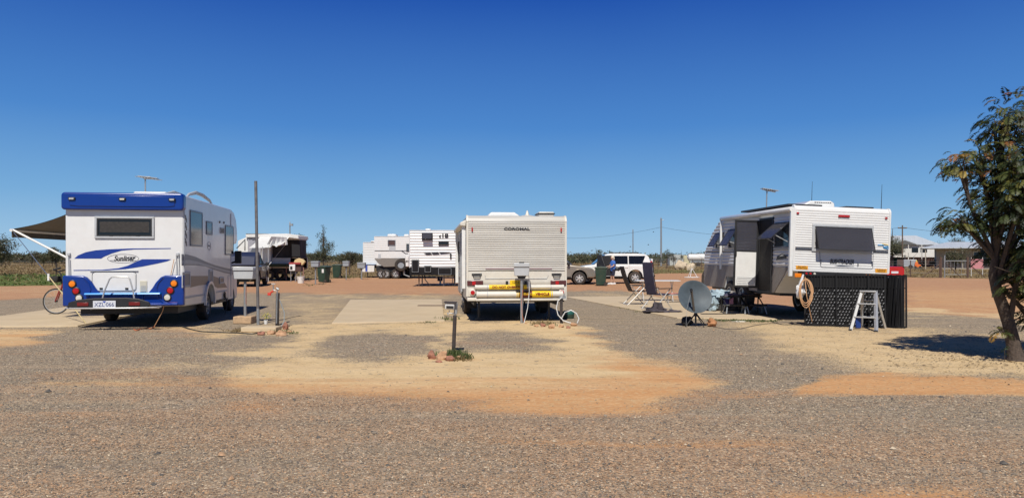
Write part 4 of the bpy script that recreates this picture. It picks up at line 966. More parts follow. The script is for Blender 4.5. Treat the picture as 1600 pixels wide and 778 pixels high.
# lower smooth panels
MB().box(-W2 + .03, W2 - .03, -.012, .015, .93, 1.19).build('rear_panel', pvc, ca_, bevel=.006)
MB().box(-W2 + .03, W2 - .03, -.02, .015, .66, .93).build('lower_panel', M('cream_panel', (.50, .46, .39), .5, dirt=.2), ca_, bevel=.006)
def cz(px_, py_): q = fc.rear(px_, py_); return q.x, q.z
tr = MB(); tr.tube([(-.76, -.014, 1.10), (-.76, -.02, 1.02), (.72, -.02, 1.02), (.76, -.014, 1.10)], .007, 6); tr.build('panel_seam', greyplastic, ca_)
MB().box(-.75, .85, -.026, -.016, 1.245, 1.275).build('decal', M('mauve_stripe', (.33, .24, .25), .5), ca_)
for s in (-1, 1):
    hn = MB(); x = s * .96; hn.tube([(x - .10, -.02, 1.13), (x - .07, -.05, 1.06), (x + .07, -.05, 1.06), (x + .10, -.02, 1.13)], .014, 6); hn.box(x - .12, x + .12, -.03, -.012, 1.10, 1.145); hn.build('grab_handle', black, ca_, bevel=.004)
    xx = s * 1.0; lb = MB().box(xx - .19, xx + .19, -.05, -.02, .86, .975).build('tail_light', M('smoked_red_lens', (.10, .03, .03), .2), ca_, bevel=.008)
    MB().box(xx - .07, xx + .01, -.057, -.051, .875, .96).build('lens', redl, lb, bevel=.004)
    mk = s * 1.07; MB().box(mk - .016, mk + .016, -.045, -.016, 2.14, 2.24).build('marker_light', redl, ca_, bevel=.006)
    cl = MB().lathe([(.075, 0), (.075, -.03), (.05, -.04)], (s * 1.065, -.12, .70), 'y', 20).build('fog_light', pvc, ca_); MB().lathe([(.052, -.03), (.05, -.05), (.0, -.055)], (s * 1.065, -.12, .70), 'y', 18).build('lens', redl, cl)
    MB().box(s * 1.1 - .07, s * 1.1 + .07, -.12, -.02, .60, .80).build('lamp_bracket', pvc, ca_, bevel=.01)
# number plate, dark side lenses
pl = MB().box(-.17, .14, -.034, -.022, .88, .985).build('number_plate', yellow, ca_, bevel=.003); text('lettering', '529·41', ink, pl, .085, (-.015, -.036, .933), sx=.85)
for x in (-.24, .21): MB().box(x - .03, x + .03, -.034, -.022, .87, .965).build('lamp', black, ca_, bevel=.004)
# pipes
def pipe(z, r, x0, x1, par): 
    o = MB().lathe([(r, x0), (r, x1)], (0, -.18 if r > .06 else -.14, z), 'x', 24).build('storage_pipe', pvc, par)
    for x in (x0, x1): MB().lathe([(r * 1.07, x - .02), (r * 1.07, x + .02)], (0, -.18 if r > .06 else -.14, z), 'x', 24).build('end_cap', pvc, o)
    for x in (-.72, 0.0, .80): MB().lathe([(r * 1.04, x - .01), (r * 1.04, x + .01)], (0, -.18 if r > .06 else -.14, z), 'x', 20).build('clamp', greyplastic, o)
    return o
p1 = pipe(.825, .052, -.99, 1.09, ca_); p2 = pipe(.655, .075, -.96, 1.06, ca_)
s1 = MB().lathe([(.0545, -.68), (.0545, .22)], (0, -.14, .825), 'x', 24).build('warning_sticker', yellow, p1)
text('lettering', 'DO NOT OVERTAKE', darkred, s1, .07, (-.23, -.197, .825), sx=1.15, bold=.003)
s2 = MB().lathe([(.077, -.03), (.077, .83)], (0, -.18, .655), 'x', 24).build('warning_sticker', yellow, p2)
MB().lathe([(.0785, .03), (.0785, .34)], (0, -.18, .655), 'x', 24).build('warning_patch', M('dark_red_patch', (.13, .02, .01), .5), s2)
text('lettering', 'TURNING', yellow, s2, .085, (.19, -.262, .662), sx=.8)
text('lettering', 'VEHICLE', darkred, s2, .075, (.58, -.262, .662), sx=1.15, bold=.003)
MB().box(-1.0, 1.02, -.20, .0, .50, .565).build('bumper_bar', pvc, ca_, bevel=.015)
MB().box(-1.19, -.97, -.12, .02, .50, .58).build('corner_step', pvc, ca_, bevel=.012); MB().box(1.0, 1.19, -.12, .02, .50, .60).build('corner_step', pvc, ca_, bevel=.012)
MB().box(-1.02, -.98, .1, 5.6, .38, .5).build('chassis_rail', black, ca_); MB().box(.98, 1.02, .1, 5.6, .38, .5).build('chassis_rail', black, ca_)
MB().box(-1.16, 1.16, .05, 5.9, .46, .56).build('underfloor', black, ca_)
for x in (-.88, .85):
    for y in (.45, 5.3): MB().tube([(x, y, .5), (x, y, .04)], .028, 6).build('stabiliser_leg', blackm, ca_); 
for x in (-.88, .85): MB().box(x - .08, x + .08, .37, .53, 0, .04).build('stabiliser_foot', blackm, ca_)
for s in (-1, 1):
    for y in (2.75, 3.5): wheel(ca_, s * 1.05, y, .345, .21, s, alu)
for s in (-.95, .95): MB().box(s - .13, s + .13, 2.2, 2.23, .18, .55).build('mud_flap', rubber, ca_)
MB().tube([(0, 6.0, .5), (0, 7.5, .48)], .06, 8).build('drawbar', black, ca_)
text('lettering', 'COROMAL', ink, ca_, .085, (0, -.018, 2.205), sx=1.5, bold=.003)
# roof
hb_ = MB().prism([(-.60, 2.52), (-.60, 2.60), (-.52, 2.68), (.08, 2.68), (.20, 2.6), (.25, 2.52)], 'y', 1.2, 2.6).build('air_conditioner', whitepaint, ca_, bevel=.05, seg=3)
MB().lathe([(.20, 2.52), (.20, 2.57), (.05, 2.60), (.02, 2.70), (.0, 2.72)], (.38, 1.0, 0), 'z', 16).build('roof_vent', pvc, ca_)
rh = MB().box(.62, 1.0, .6, 1.2, 2.52, 2.66).build('roof_hatch', pvc, ca_, bevel=.02); MB().box(.60, 1.02, .58, 1.22, 2.60, 2.625).build('hatch_gap', black, rh)
# awning box and folded arms on the left
x_ = -W2
MB().prism([(x_ - .02, 2.42), (x_ - .16, 2.36), (x_ - .17, 2.28), (x_ - .03, 2.26)], 'y', .0, 4.6).build('awning_case', pvc, ca_, bevel=.02)
for y in (.08, 4.5): MB().box(x_ - .12, x_ - .03, y, y + .07, .78, 2.28).build('awning_arm', whitepaint, ca_, bevel=.01)
def lwin(par, t0, t1, z0, z1, x, fmat=black, pmat=glass, name='window'):
    o = frame_ring(MB(), t0, t1, z0, z1, .04, x - .03, x, 'x').build(name, fmat, par, bevel=.005); MB().box(x - .018, x - .002, t0 + .04, t1 - .04, z0 + .04, z1 - .04).build('pane', pmat, o); return o
lwin(ca_, .6, 1.5, 1.45, 2.05, x_ - .015); lwin(ca_, 4.4, 5.3, 1.4, 2.0, x_ - .015)
dr = lwin(ca_, 2.2, 2.85, .62, 2.25, x_ - .015, greyplastic, M('screen_mesh', (.06, .06, .06), .6), 'door')
MB().box(W2 + .014, W2 + .03, .8, 2.0, 1.45, 2.05).build('window', glass, ca_)

# ================================================================ WHITE CARAVAN ON THE RIGHT
fb_ = Frame(7.69, 17.90, R_(5.5)); bt = thing('caravan', 'white ribbed off-road caravan with its door and window hatches propped open', 'caravan', fb_.o, fb_.yaw, ry=R_(2.0))
W2 = 1.175; H = 2.71
core = [(.012, 1.20), (.012, H - .08), (.07, H - .02), (4.5, H - .02), (5.35, 2.22), (5.95, 1.66), (5.95, .62), (4.3, .62), (4.2, .62), (4.1, .95), (2.5, .95), (2.4, .62), (.95, .62), (.25, 1.18)]
bo = MB().prism(core, 'x', -W2 + .01, W2 - .01).build('body', white2, bt)
m = MB(); clad(m, ribs(1.22, H - .08, .056, .009, 6), .0, -1, 'y', -W2 + .02, W2 - .02)
top = arc(.10, H - .10, .10, 180, 90, 5); m.add([(x, y, z + .004) for y, z in top for x in (-W2 + .02, W2 - .02)], [(2 * i, 2 * i + 1, 2 * i + 3, 2 * i + 2) for i in range(5)]); m.build('rear_cladding', white2, bt)
hi_ = lambda z: 5.94 if z < 1.66 else 5.94 - (z - 1.66) * 1.07 if z < 2.22 else 5.34 - (z - 2.22) * 1.72
m = MB()
# left side cladding with the doorway left open
D0, D1 = 1.10, 1.86
pr = ribs(1.28, H - .06, .09, .018, 6)
clad(m, pr, -W2, -1, 'x', .02, D0); clad(m, pr, -W2, -1, 'x', D1, hi_); clad(m, pr, W2, 1, 'x', .02, hi_)
m.build('side_cladding', white2, bt)
sk = MB()
sk.prism([(.30, 1.19), (.30, 1.26), (D0, 1.26), (D0, .62), (.95, .62)], 'x', -W2 - .012, -W2 + .01)
sk.prism([(D1, .62), (D1, 1.26), (5.93, 1.26), (5.93, .62), (4.25, .62), (4.1, .95), (2.6, .95), (2.45, .62)], 'x', -W2 - .012, -W2 + .01)
sk.prism([(.30, 1.19), (.30, 1.26), (5.93, 1.26), (5.93, .62), (4.25, .62), (4.1, .95), (2.6, .95), (2.45, .62), (.95, .62)], 'x', W2 - .01, W2 + .012)
sk.build('side_skirt', skirt, bt)
mm_ = MB()
for s in (-1, 1):
    mm_.prism([(-.02, 1.19), (-.02, H - .11)] + [(y - .02 * (1 - i / 5), z + .018) for i, (y, z) in enumerate(top)] + [(.14, H - .03), (.05, H - .1), (.03, 1.19)], 'x', *sorted((s * (W2 - .03), s * (W2 + .016))))
mm_.prism([(-.018, 1.175), (.02, 1.175), (.02, 1.222), (-.018, 1.222)], 'x', -W2, W2)
mm_.build('corner_moulding', white2, bt)
# stripes
for z, h_, mt in ((1.715, .012, ink), (1.665, .02, ink), (1.69, .018, greydecal)): MB().box(-W2 + .02, W2 - .02, -.0165, -.0145, z, z + h_).build('decal', mt, bt)
for z, h_ in ((1.715, .012), (1.665, .02)): 
    MB().box(-W2 - .0195, -W2 - .0175, .05, D0, z, z + h_).build('decal', ink, bt); MB().box(-W2 - .0195, -W2 - .0175, D1, 5.8, z - .02, z + h_ - .02).build('decal', ink, bt)
def bz(px_, py_, y=0): # undo the roll roughly: rear face pixel to local x,z
    q = fb_.rear(px_, py_, y); a = R_(2.0); dx, dz = q.x + .0, q.z
    return Vector((dx * math.cos(a) - dz * math.sin(a), 0, dx * math.sin(a) + dz * math.cos(a)))
# rear window with propped hatch
c0 = bz(1271, 388); c1 = bz(1361, 358)
x0, x1, z0, z1 = c0.x, c1.x, c0.z - .02, c1.z + .03
wf = frame_ring(MB(), x0 - .05, x1 + .05, z0 - .05, z1 + .035, .06, -.035, .01).build('rear_window', greyplastic, bt, bevel=.006)
MB().box(x0 + .04, x1 - .04, -.02, -.014, z0 + .04, z1 - .04).build('opening', M('insect_screen', (.10, .10, .11), .6), wf)
an = R_(19); Lh = (z1 - z0) * 1.04; mt4 = Matrix.Translation((0, -.045, z1 - .02)) @ Matrix.Rotation(-an, 4, 'X')
hm_ = MB().box(x0 + .01, x1 - .01, -.008, .008, -Lh, 0); hm_.xf(mt4); hatch = hm_.build('window_hatch', None, bt, bevel=.006)
acr = bpy.data.materials.new('clear_grey_acrylic'); acr.use_nodes = True; nn = acr.node_tree; bs = nn.nodes['Principled BSDF']; bs.inputs['Base Color'].default_value = (.08, .08, .095, 1); bs.inputs['Roughness'].default_value = .12
trn = nn.nodes.new('ShaderNodeBsdfTransparent'); trn.inputs[0].default_value = (.55, .55, .6, 1); mxs = nn.nodes.new('ShaderNodeMixShader'); nsn = nn.nodes.new('ShaderNodeTexNoise'); nsn.inputs['Scale'].default_value = 3
mrr = nn.nodes.new('ShaderNodeMapRange'); mrr.inputs[3].default_value = .36; mrr.inputs[4].default_value = .5; nn.links.new(nsn.outputs[0], mrr.inputs[0]); nn.links.new(mrr.outputs[0], mxs.inputs[0])
nn.links.new(bs.outputs[0], mxs.inputs[1]); nn.links.new(trn.outputs[0], mxs.inputs[2]); nn.links.new(mxs.outputs[0], nn.nodes['Material Output'].inputs[0])
hatch.data.materials.append(acr)
fr2 = frame_ring(MB(), x0 + .01, x1 - .01, -Lh, 0, .018, -.014, -.008); fr2.xf(mt4); fr2.build('hatch_edge', black, hatch)
for k in (.12, .38, .84):
    b2 = MB().box(x0 + (x1 - x0) * k - .03, x0 + (x1 - x0) * k + .03, .008, .03, -Lh * .62, -Lh * .57); b2.xf(mt4); b2.build('catch', black, hatch)
for x in (x0 + .03, x1 - .03):
    e = mt4 @ Vector((x, 0, -Lh * .8)); MB().tube([(x, -.03, z0 + .2), tuple(e)], .008, 5).build('hatch_stay', black, hatch)
lt = MB()
for (a, b_) in ((bz(1246, 333), 0), (bz(1384, 341), 0)): MB().box(a.x - .03, a.x + .03, -.035, -.012, a.z - .02, a.z + .02).build('marker_light', redl, bt, bevel=.006)
a = bz(1318, 338); MB().box(a.x - .14, a.x + .14, -.04, -.012, a.z - .025, a.z + .025).build('brake_light', redl, bt, bevel=.01)
# propped hatch's cast shadow drawn as a grey outline, plus handles under the window
q0, q1 = bz(1279, 417), bz(1364, 394); lk = MB()
lk.tube([(q0.x + .0, -.018, q1.z), (q0.x + .04, -.018, q0.z + .03), (q0.x + .08, -.018, q0.z), (q1.x - .02, -.018, q0.z), (q1.x, -.018, q0.z + .02), (q1.x, -.018, q1.z)], .005, 4); lk.build('hatch_shadow_line', greydecal, bt)
for p in ((1282, 408), (1362, 411), (1340, 412)): a = bz(*p); MB().box(a.x - .012, a.x + .012, -.03, -.012, a.z - .05, a.z + .03).build('catch', greydecal, bt, bevel=.003)
a = bz(1315, 409); text('lettering', 'BUSHTRACKER', ink, bt, .15, (a.x, -.019, a.z), sx=.58, shear=.25, bold=.003)
MB().prism([(a.x - .18, a.z - .10), (a.x - .02, a.z - .075), (a.x + .1, a.z - .085), (a.x + .3, a.z - .08), (a.x + .3, a.z - .09), (a.x + .1, a.z - .1)], 'y', -.021, -.018).build('logo_underline', greydecal, bt)
a = bz(1379, 387); m = MB(); m.tube([(a.x - .13, -.02, a.z + .06), (a.x, -.02, a.z + .06), (a.x + .02, -.02, a.z), (a.x + .13, -.02, a.z - .03), (a.x + .13, -.02, a.z + .03), (a.x + .03, -.02, a.z + .02)], .011, 5); m.build('emblem', M('light_blue_ink', (.05, .35, .7), .4), bt)
m = MB(); m.tube([(a.x - .02, -.021, a.z + .085), (a.x + .1, -.021, a.z + .075), (a.x + .13, -.021, a.z + .05)], .008, 5); m.build('emblem_flash', yellow, bt)
for (pxx, pyy, tx) in ((1252.5, 418, 'DO NOT OVERTAKE'), (1376, 423, 'TURNING VEHICLE')):
    a = bz(pxx, pyy); st_ = MB().box(a.x - .145, a.x + .145, -.021, -.0155, a.z - .045, a.z + .045).build('warning_sticker', orange_s, bt)
    for i, ln_ in enumerate((tx[:6] if tx[0] == 'D' else tx[:7], tx[7:] if tx[0] == 'D' else tx[8:])): text('lettering', ln_, ink, st_, .042, (a.x, -.022, a.z + .018 - i * .037), sx=1.2)
# lamp bar under the body
ll = bz(1246, 430); MB().box(ll.x - .075, ll.x + .085, -.04, .0, ll.z - .05, ll.z + .045).build('indicator_light', amber, bt, bevel=.01)
cb = MB().box(-W2 + .22, W2 - .05, -.03, .2, 1.04, 1.17).build('chassis_beam', black, bt)
for i, x in enumerate((-.86, -.76, -.66, .62, .70, .80)): MB().lathe([(.03, 0), (.025, -.02), (0, -.025)], (x, -.03, 1.12), 'y', 12).build('lamp', [redl, redl, clear, amber, amber, clear][i], cb)
MB().box(-1.0, 1.0, 1.0, 5.7, .55, .75).build('chassis', black, bt)
# spare structure, wheels
for s in (-1, 1):
    for y in (3.05, 3.95): wheel(bt, s * 1.03, y, .40, .25, s, alu, z=.42)
MB().tube([(0, 5.9, .62), (0, 7.6, .55)], .07, 8).build('drawbar', black, bt)
MB().prism([(6.0, .62), (6.05, 1.22), (6.5, 1.3), (7.0, .95), (7.0, .6)], 'x', -.9, .9).build('stone_guard', M('brown_canvas', (.11, .085, .065), .9, var=.3, bump=.4), bt, bevel=.04)
# doorway and open door
MB().box(-W2 - .02, -W2 + .012, D0, D1, .64, 2.46).build('doorway', M('dark_interior', (.02, .018, .016), .8, var=.5, scale=14), bt)
dfm = frame_ring(MB(), D0 - .03, D1 + .03, .60, 2.49, .05, -W2 - .04, -W2 + .0, 'x').build('door_frame', black, bt, bevel=.005)
# door hinged at its front edge, swung square to the side
door = frame_ring(MB(), -W2 - .68, -W2 - .04, .70, 2.44, .05, D1 + .02, D1 + .055, 'y').build('door', black, bt, bevel=.006)
MB().box(-W2 - .63, -W2 - .09, D1 + .022, D1 + .05, .75, 1.62).build('door_panel', whitepaint, door, bevel=.006)
MB().box(-W2 - .63, -W2 - .09, D1 + .03, D1 + .045, 1.655, 2.39).build('screen', acr, door); MB().box(-W2 - .63, -W2 - .09, D1 + .02, D1 + .05, 1.62, 1.655).build('midrail', black, door)
v_ = MB()
for k in range(3): v_.tube([(-W2 - .58, D1 + .018, .82 + k * .05), (-W2 - .14, D1 + .018, .82 + k * .05)], .006, 5)
v_.tube([(-W2 - .58, D1 + .018, .78), (-W2 - .14, D1 + .018, .78), (-W2 - .12, D1 + .018, .86), (-W2 - .14, D1 + .018, .96), (-W2 - .58, D1 + .018, .96), (-W2 - .6, D1 + .018, .86)], .006, 5, closed=True); v_.build('door_vent', greyplastic, door)
MB().box(-W2 - .66, -W2 - .62, D1 - .0, D1 + .02, 1.5, 1.62).build('handle', black, door)
# side windows with hatches
def swin(t0, t1, z0, z1, ang, par=bt):
    o = frame_ring(MB(), t0, t1, z0, z1, .035, -W2 - .045, -W2 - .0, 'x').build('window', greydecal, par, bevel=.005); MB().box(-W2 - .024, -W2 - .019, t0 + .035, t1 - .035, z0 + .035, z1 - .035).build('opening', glass, o)
    L_ = (z1 - z0); mt = Matrix.Translation((-W2 - .05, 0, z1 - .01)) @ Matrix.Rotation(R_(ang), 4, 'Y')
    h = MB().box(-.007, .007, t0, t1, -L_, 0); h.xf(mt); hh_ = h.build('window_hatch', acr, par, bevel=.004)
    f2 = frame_ring(MB(), t0, t1, -L_, 0, .02, -.013, -.007, 'x'); f2.xf(mt); f2.build('hatch_edge', black, hh_)
    for y in (t0 + .04, t1 - .04): e = mt @ Vector((0, y, -L_ * .75)); MB().tube([(-W2 - .02, y, z0 + .12), tuple(e)], .009, 5).build('hatch_stay', greyplastic, hh_)
swin(.16, .98, 1.72, 2.33, 48)
swin(3.35, 3.95, 1.75, 2.28, 30); swin(4.42, 4.95, 1.75, 2.22, 30)
# awning roll and folded arm
aw = MB().lathe([(.05, -.02), (.062, 0), (.062, 4.42), (.05, 4.44)], (-W2 - .085, 0, H - .10), 'y', 14).build('awning_roll', whitepaint, bt)
MB().box(-W2 - .10, -W2 - .015, -.03, .05, 1.04, H - .06).build('awning_arm', whitepaint, bt, bevel=.012)
a = MB(); a.tube([(-W2 - .10, 4.40, H - .12), (-W2 - .09, 4.35, 1.15)], .035, 8); a.build('awning_arm', whitepaint, bt)
tb = MB()
for k in range(12): tb.box(-W2 - .014, -W2 - .002, .055, .075, 1.3 + k * .11, 1.34 + k * .11)
tb.build('side_lug', greydecal, bt)
MB().box(-W2 - .03, -W2, 2.25, 2.55, 1.30, 1.48).build('outlet_hatch', greyplastic, bt, bevel=.01)
q = MB(); q.tube([(-W2 - .03, .25, 1.52), (-W2 - .05, .5, 1.56), (-W2 - .03, .8, 1.5)], .012, 5); q.prism([(.3, 1.47), (.85, 1.42), (.8, 1.50), (.35, 1.54)], 'x', -W2 - .03, -W2 - .018); q.build('side_emblem', ink, bt)
# roof
MB().box(-1.1, -.25, .5, 3.4, H + .03, H + .075).build('solar_panel', black, bt, bevel=.006); MB().box(.30, 1.0, .4, 1.9, H + .02, H + .065).build('solar_panel', black, bt, bevel=.006)
ac = MB().prism([(-.62, H - .03), (-.58, H + .10), (-.42, H + .19), (.10, H + .21), (.20, H + .16), (.22, H - .03)], 'y', .75, 1.75).build('air_conditioner', whitepaint, bt, bevel=.04, seg=3)
m = MB()
for k in range(8): m.box(-.32 + k * .055, -.28 + k * .055, .745, .753, H + .145, H + .165)
m.build('grille', black, ac)
qm = fb_.rear(1192, 330, y=2.9); tv_antenna(bt, qm.x + .0, 2.9, H, .62)
for pxx, pt, y in ((1268, 283, 2.2), (1377, 285, .8)):
    q = fb_.rear(pxx, 322, y=y); z_ = fb_.rear(pxx, pt, y=y).z; xx = q.x * math.cos(R_(2)) - q.z * math.sin(R_(2)); MB().tube([(xx, y, H - .03), (xx, y, z_)], [.010, .004], 5).build('whip_antenna', blackm, bt)
# ================================================================ CARS
def car(name, label, cat, loc, rz, paint, kind='wagon', L=4.85, W=1.88, Hh=1.85, bull=False, clutter=True):
    """profile in local x (0 = rear bumper, L = nose), z; across local y. Car faces +x."""
    t = thing(name, label, cat, loc, rz); hw = W / 2; r = .37
    fw, rw = L - .92, 1.05
    def arch(cx, R=.46): return arc(cx, .40, R, 180, 0, 8)
    if kind == 'wagon':
        belt = 1.12; up_ = [(0.0, .55), (-.02, .95), (.06, 1.10)]
        lower = [(.02, .50), (-.03, .62), (-.02, 1.0), (.05, belt), (L - 1.42, belt + .02), (L - .5, 1.02), (L - .12, .93), (L, .78), (L + .02, .52), (L - .08, .38), (fw + .46, .40)] + arc(fw, .40, .46, 0, 180, 8)[1:] + [(rw + .46, .40)] + arc(rw, .40, .46, 0, 180, 8)[1:] + [(.2, .46)]
        cabo = [(.05, belt - .02), (.22, 1.62), (.42, 1.76), (.9, 1.80), (L - 2.35, 1.80), (L - 2.05, 1.74), (L - 1.35, belt)]
    else:  # pickup
        belt = 1.12
        lower = [(.02, .55), (-.03, .62), (-.02, 1.10), (.05, belt), (L - 1.42, belt + .03), (L - .5, 1.06), (L - .12, .96), (L, .78), (L + .02, .52), (L - .08, .40), (fw + .46, .42)] + arc(fw, .40, .46, 0, 180, 8)[1:] + [(rw + .46, .42)] + arc(rw, .40, .46, 0, 180, 8)[1:] + [(.2, .5)]
        c0 = 1.72
        cabo = [(c0, belt - .02), (c0 + .05, 1.60), (c0 + .25, 1.74), (L - 2.3, 1.77), (L - 2.05, 1.72), (L - 1.35, belt)]
    body = MB().prism(lower, 'y', -hw, hw).build('body', paint, t, bevel=.07, seg=3)
    ti = hw - .06; to = hw - .22; n = len(cabo); cab_ = MB()
    def yz(z): k = (z - belt) / .7; return ti + (to - ti) * max(0, min(1, k))
    vs = [(x, -yz(z), z) for x, z in cabo] + [(x, yz(z), z) for x, z in cabo]
    cab_.add(vs, [tuple(range(n)), tuple(range(2 * n - 1, n - 1, -1))] + [(i, i + n, (i + 1) % n + n, (i + 1) % n) for i in range(n)])
    cb = cab_.build('cabin', paint, t, bevel=.045, seg=3)
    zt_, zb_ = 1.66, 1.17
    def win(x0b, x0t, x1t, x1b, nm='window'):
        for s in (-1, 1):
            vs = [(x0b, s * (yz(zb_) + .004), zb_), (x0t, s * (yz(zt_) + .004), zt_), (x1t, s * (yz(zt_) + .004), zt_), (x1b, s * (yz(zb_) + .004), zb_)]
            vs += [(a, b_ - s * .03, c_) for a, b_, c_ in vs]
            MB().add(vs, [(0, 1, 2, 3), (7, 6, 5, 4), (0, 4, 5, 1), (1, 5, 6, 2), (2, 6, 7, 3), (3, 7, 4, 0)]).build(nm, glass, cb)
    if kind == 'wagon': win(.62, .42, 1.42, 1.42); win(1.48, 1.48, 2.30, 2.30); win(2.40, 2.40, L - 2.12, L - 1.52)
    else: win(c0 + .15, c0 + .18, c0 + .75, c0 + .75); win(c0 + .83, c0 + .83, L - 2.1, L - 1.5)
    # windscreen
    ws_ = MB(); ws_.add([(L - 1.335, -ti + .1, belt + .05), (L - 1.335, ti - .1, belt + .05), (L - 2.03, to - .06, 1.735), (L - 2.03, -to + .06, 1.735), (L - 1.36, -ti + .1, belt + .03), (L - 1.36, ti - .1, belt + .03), (L - 2.06, to - .06, 1.71), (L - 2.06, -to + .06, 1.71)], [(0, 1, 2, 3), (7, 6, 5, 4), (0, 4, 5, 1), (1, 5, 6, 2), (2, 6, 7, 3), (3, 7, 4, 0)])
    ws_.build('windscreen', M('blue_glass', (.03, .06, .13), .06, spec=.9), cb)
    for cx in (fw, rw):
        for s in (-1, 1):
            # wheels: build along x axis in a turned frame
            mt = Matrix.Translation((cx, s * (hw - .12), r)) @ Matrix.Rotation(-PI / 2 if s > 0 else PI / 2, 4, 'Z')
            sub = MB(); h = .12; prof = [(r * .62, -h), (r * .82, -h * 1.02), (r * .95, -h * .85), (r, -h * .6), (r, h * .6), (r * .95, h * .85), (r * .82, h * 1.02), (r * .62, h), (r * .62, -h)]
            sub.lathe(prof, (0, 0, 0), 'x', 28, closed=True); sub.xf(mt); tw = sub.build('wheel', rubber, t)
            q = MB(); q.lathe([(.235, -.1), (.235, .1), (.21, .09), (.205, -.1), (.235, -.1)], (0, 0, 0), 'x', 20, closed=True); q.lathe([(.07, -.09), (.07, -.11), (.04, -.12)], (0, 0, 0), 'x', 12)
            for k in range(6): a = 2 * PI * k / 6; s0 = len(q.v); q.prism([(-.035, .03), (.035, .03), (.05, .21), (-.05, .21)], 'x', -.10, -.075); q.xf(Matrix.Rotation(a, 4, 'X'), s0)
            q.xf(mt); q.build('rim', alu, tw); MB().lathe([(.2, -.04), (.2, 0)], (0, 0, 0), 'x', 16).xf(mt).build('brake_drum', black, tw)
            ar = MB(); o1 = arc(cx, .40, .50, 0, 180, 10); o2 = arc(cx, .40, .455, 0, 180, 10); ar.prism(o1 + o2[::-1], 'y', *sorted((s * (hw - .02), s * (hw + .02)))); ar.build('wheel_arch', paint, body, bevel=.006)
            MB().lathe([(.45, -.10), (.45, .10)], (cx, s * (hw - .115), .41), 'y', 20).build('arch_liner', black, t) if False else None
    for s in (-1, 1):
        m = MB(); m.box(rw + .5, fw - .5, *sorted((s * (hw - .02), s * (hw + .05))), .40, .45); m.build('side_step', black, t, bevel=.01)
        m = MB(); m.box(L - 1.62, L - 1.48, *sorted((s * (hw + .02), s * (hw + .20))), 1.12, 1.30); m.build('door_mirror', black, cb, bevel=.03)
        m = MB(); m.box(L - .30, L - .02, *sorted((s * (hw - .42), s * (hw - .01))), .78, .93); m.build('headlight', clear, body, bevel=.03)
        if kind == 'wagon': m = MB(); m.prism([(-.05, .98), (.16, 1.02), (.14, 1.34), (.04, 1.36)], 'y', *sorted((s * (hw - .16), s * (hw + .004)))); m.build('tail_light', redl, body, bevel=.015)
        else: MB().box(-.045, .1, *sorted((s * (hw - .14), s * (hw + .003))), .72, 1.05).build('tail_light', redl, body, bevel=.015)
        for x in ((2.35, 1.42) if kind == 'wagon' else (c0 + .8,)): 
            MB().box(x - .004, x + .004, *sorted((s * (hw - .01), s * (hw + .002))), .5, 1.1).build('door_seam', black, body); MB().box(x + .06, x + .24, *sorted((s * (hw - .01), s * (hw + .03))), .95, .98).build('door_handle', paint, body, bevel=.008)
    MB().box(L - .1, L + .05, -hw + .06, hw - .06, .42, .60).build('front_bumper', paint if kind == 'wagon' else black, body, bevel=.04); MB().box(L - .04, L + .035, -.45, .45, .66, .86).build('grille', black, body, bevel=.02)
    MB().box(-.10, .1, -hw + .05, hw - .05, .45, .66).build('rear_bumper', paint if kind == 'wagon' else chrome, body, bevel=.03)
    MB().box(.3, L - .3, -hw + .25, hw - .25, .28, .5).build('underbody', black, t)
    if kind == 'wagon':
        for s in (-1, 1): MB().tube([(.75, s * .6, 1.80), (.8, s * .6, 1.86), (L - 2.6, s * .6, 1.86), (L - 2.5, s * .6, 1.80)], .022, 6).build('roof_rail', black, cb)
        MB().tube([(-.08, 0, .42), (-.28, 0, .42), (-.30, 0, .5)], .03, 6).build('tow_bar', black, t)
        sp = MB().lathe([(.30, 0), (.33, .03), (.33, .1), (.25, .13)], (-.14, .0, .98), 'x', 18)
    return t
# white wagon facing left
p = at(1017.5, 404, 46.0)
suv = car('four_wheel_drive', 'white four wheel drive wagon, facing left, with a person at its open door', 'car', (p.x, 46.4, 0), R_(180), whitepaint)
MB().box(-.10, .0, -.45, .45, .95, 1.5).build('tailgate_bulge', whitepaint, suv, bevel=.05)
# open driver's door seen from its edge (local +y is towards the camera after the turn)
dm = MB(); dm.prism([(3.30, .46), (3.30, 1.14), (3.28, 1.72), (2.9, 1.72), (2.55, 1.14), (2.5, .46)], 'y', -.03, .03)
dm.xf(Matrix.Translation((3.32, .96, 0)) @ Matrix.Rotation(R_(-62), 4, 'Z') @ Matrix.Translation((-3.32, 0, 0)))
dm.build('open_door', black, suv, bevel=.02)
MB().box(2.42, 3.22, .935, .948, .48, 1.68).build('door_opening', black, suv)
# champagne 4x4 facing right, nose just past the cream caravan
p = at(930, 404, 44.3)
car('four_wheel_drive', 'champagne coloured four wheel drive nosing out from behind the cream caravan', 'car', (p.x - 4.95, 44.6, 0), 0, silverpaint, L=4.9)
# red ute, only its tail shows beside the white caravan
p = at(1415, 404, 36.0); 
ru = car('utility_truck', 'red ute whose tailgate shows beyond the right corner of the white caravan', 'ute', (p.x - .98, 36.0, 0), R_(94), redpaint, kind='pickup', W=1.86)
MB().box(-.055, -.03, -.86, .86, .66, 1.10).build('tailgate', redpaint, ru, bevel=.012)
pl = MB().box(-.075, -.056, -.62, -.28, .80, .90).build('number_plate', plate, ru, bevel=.004)

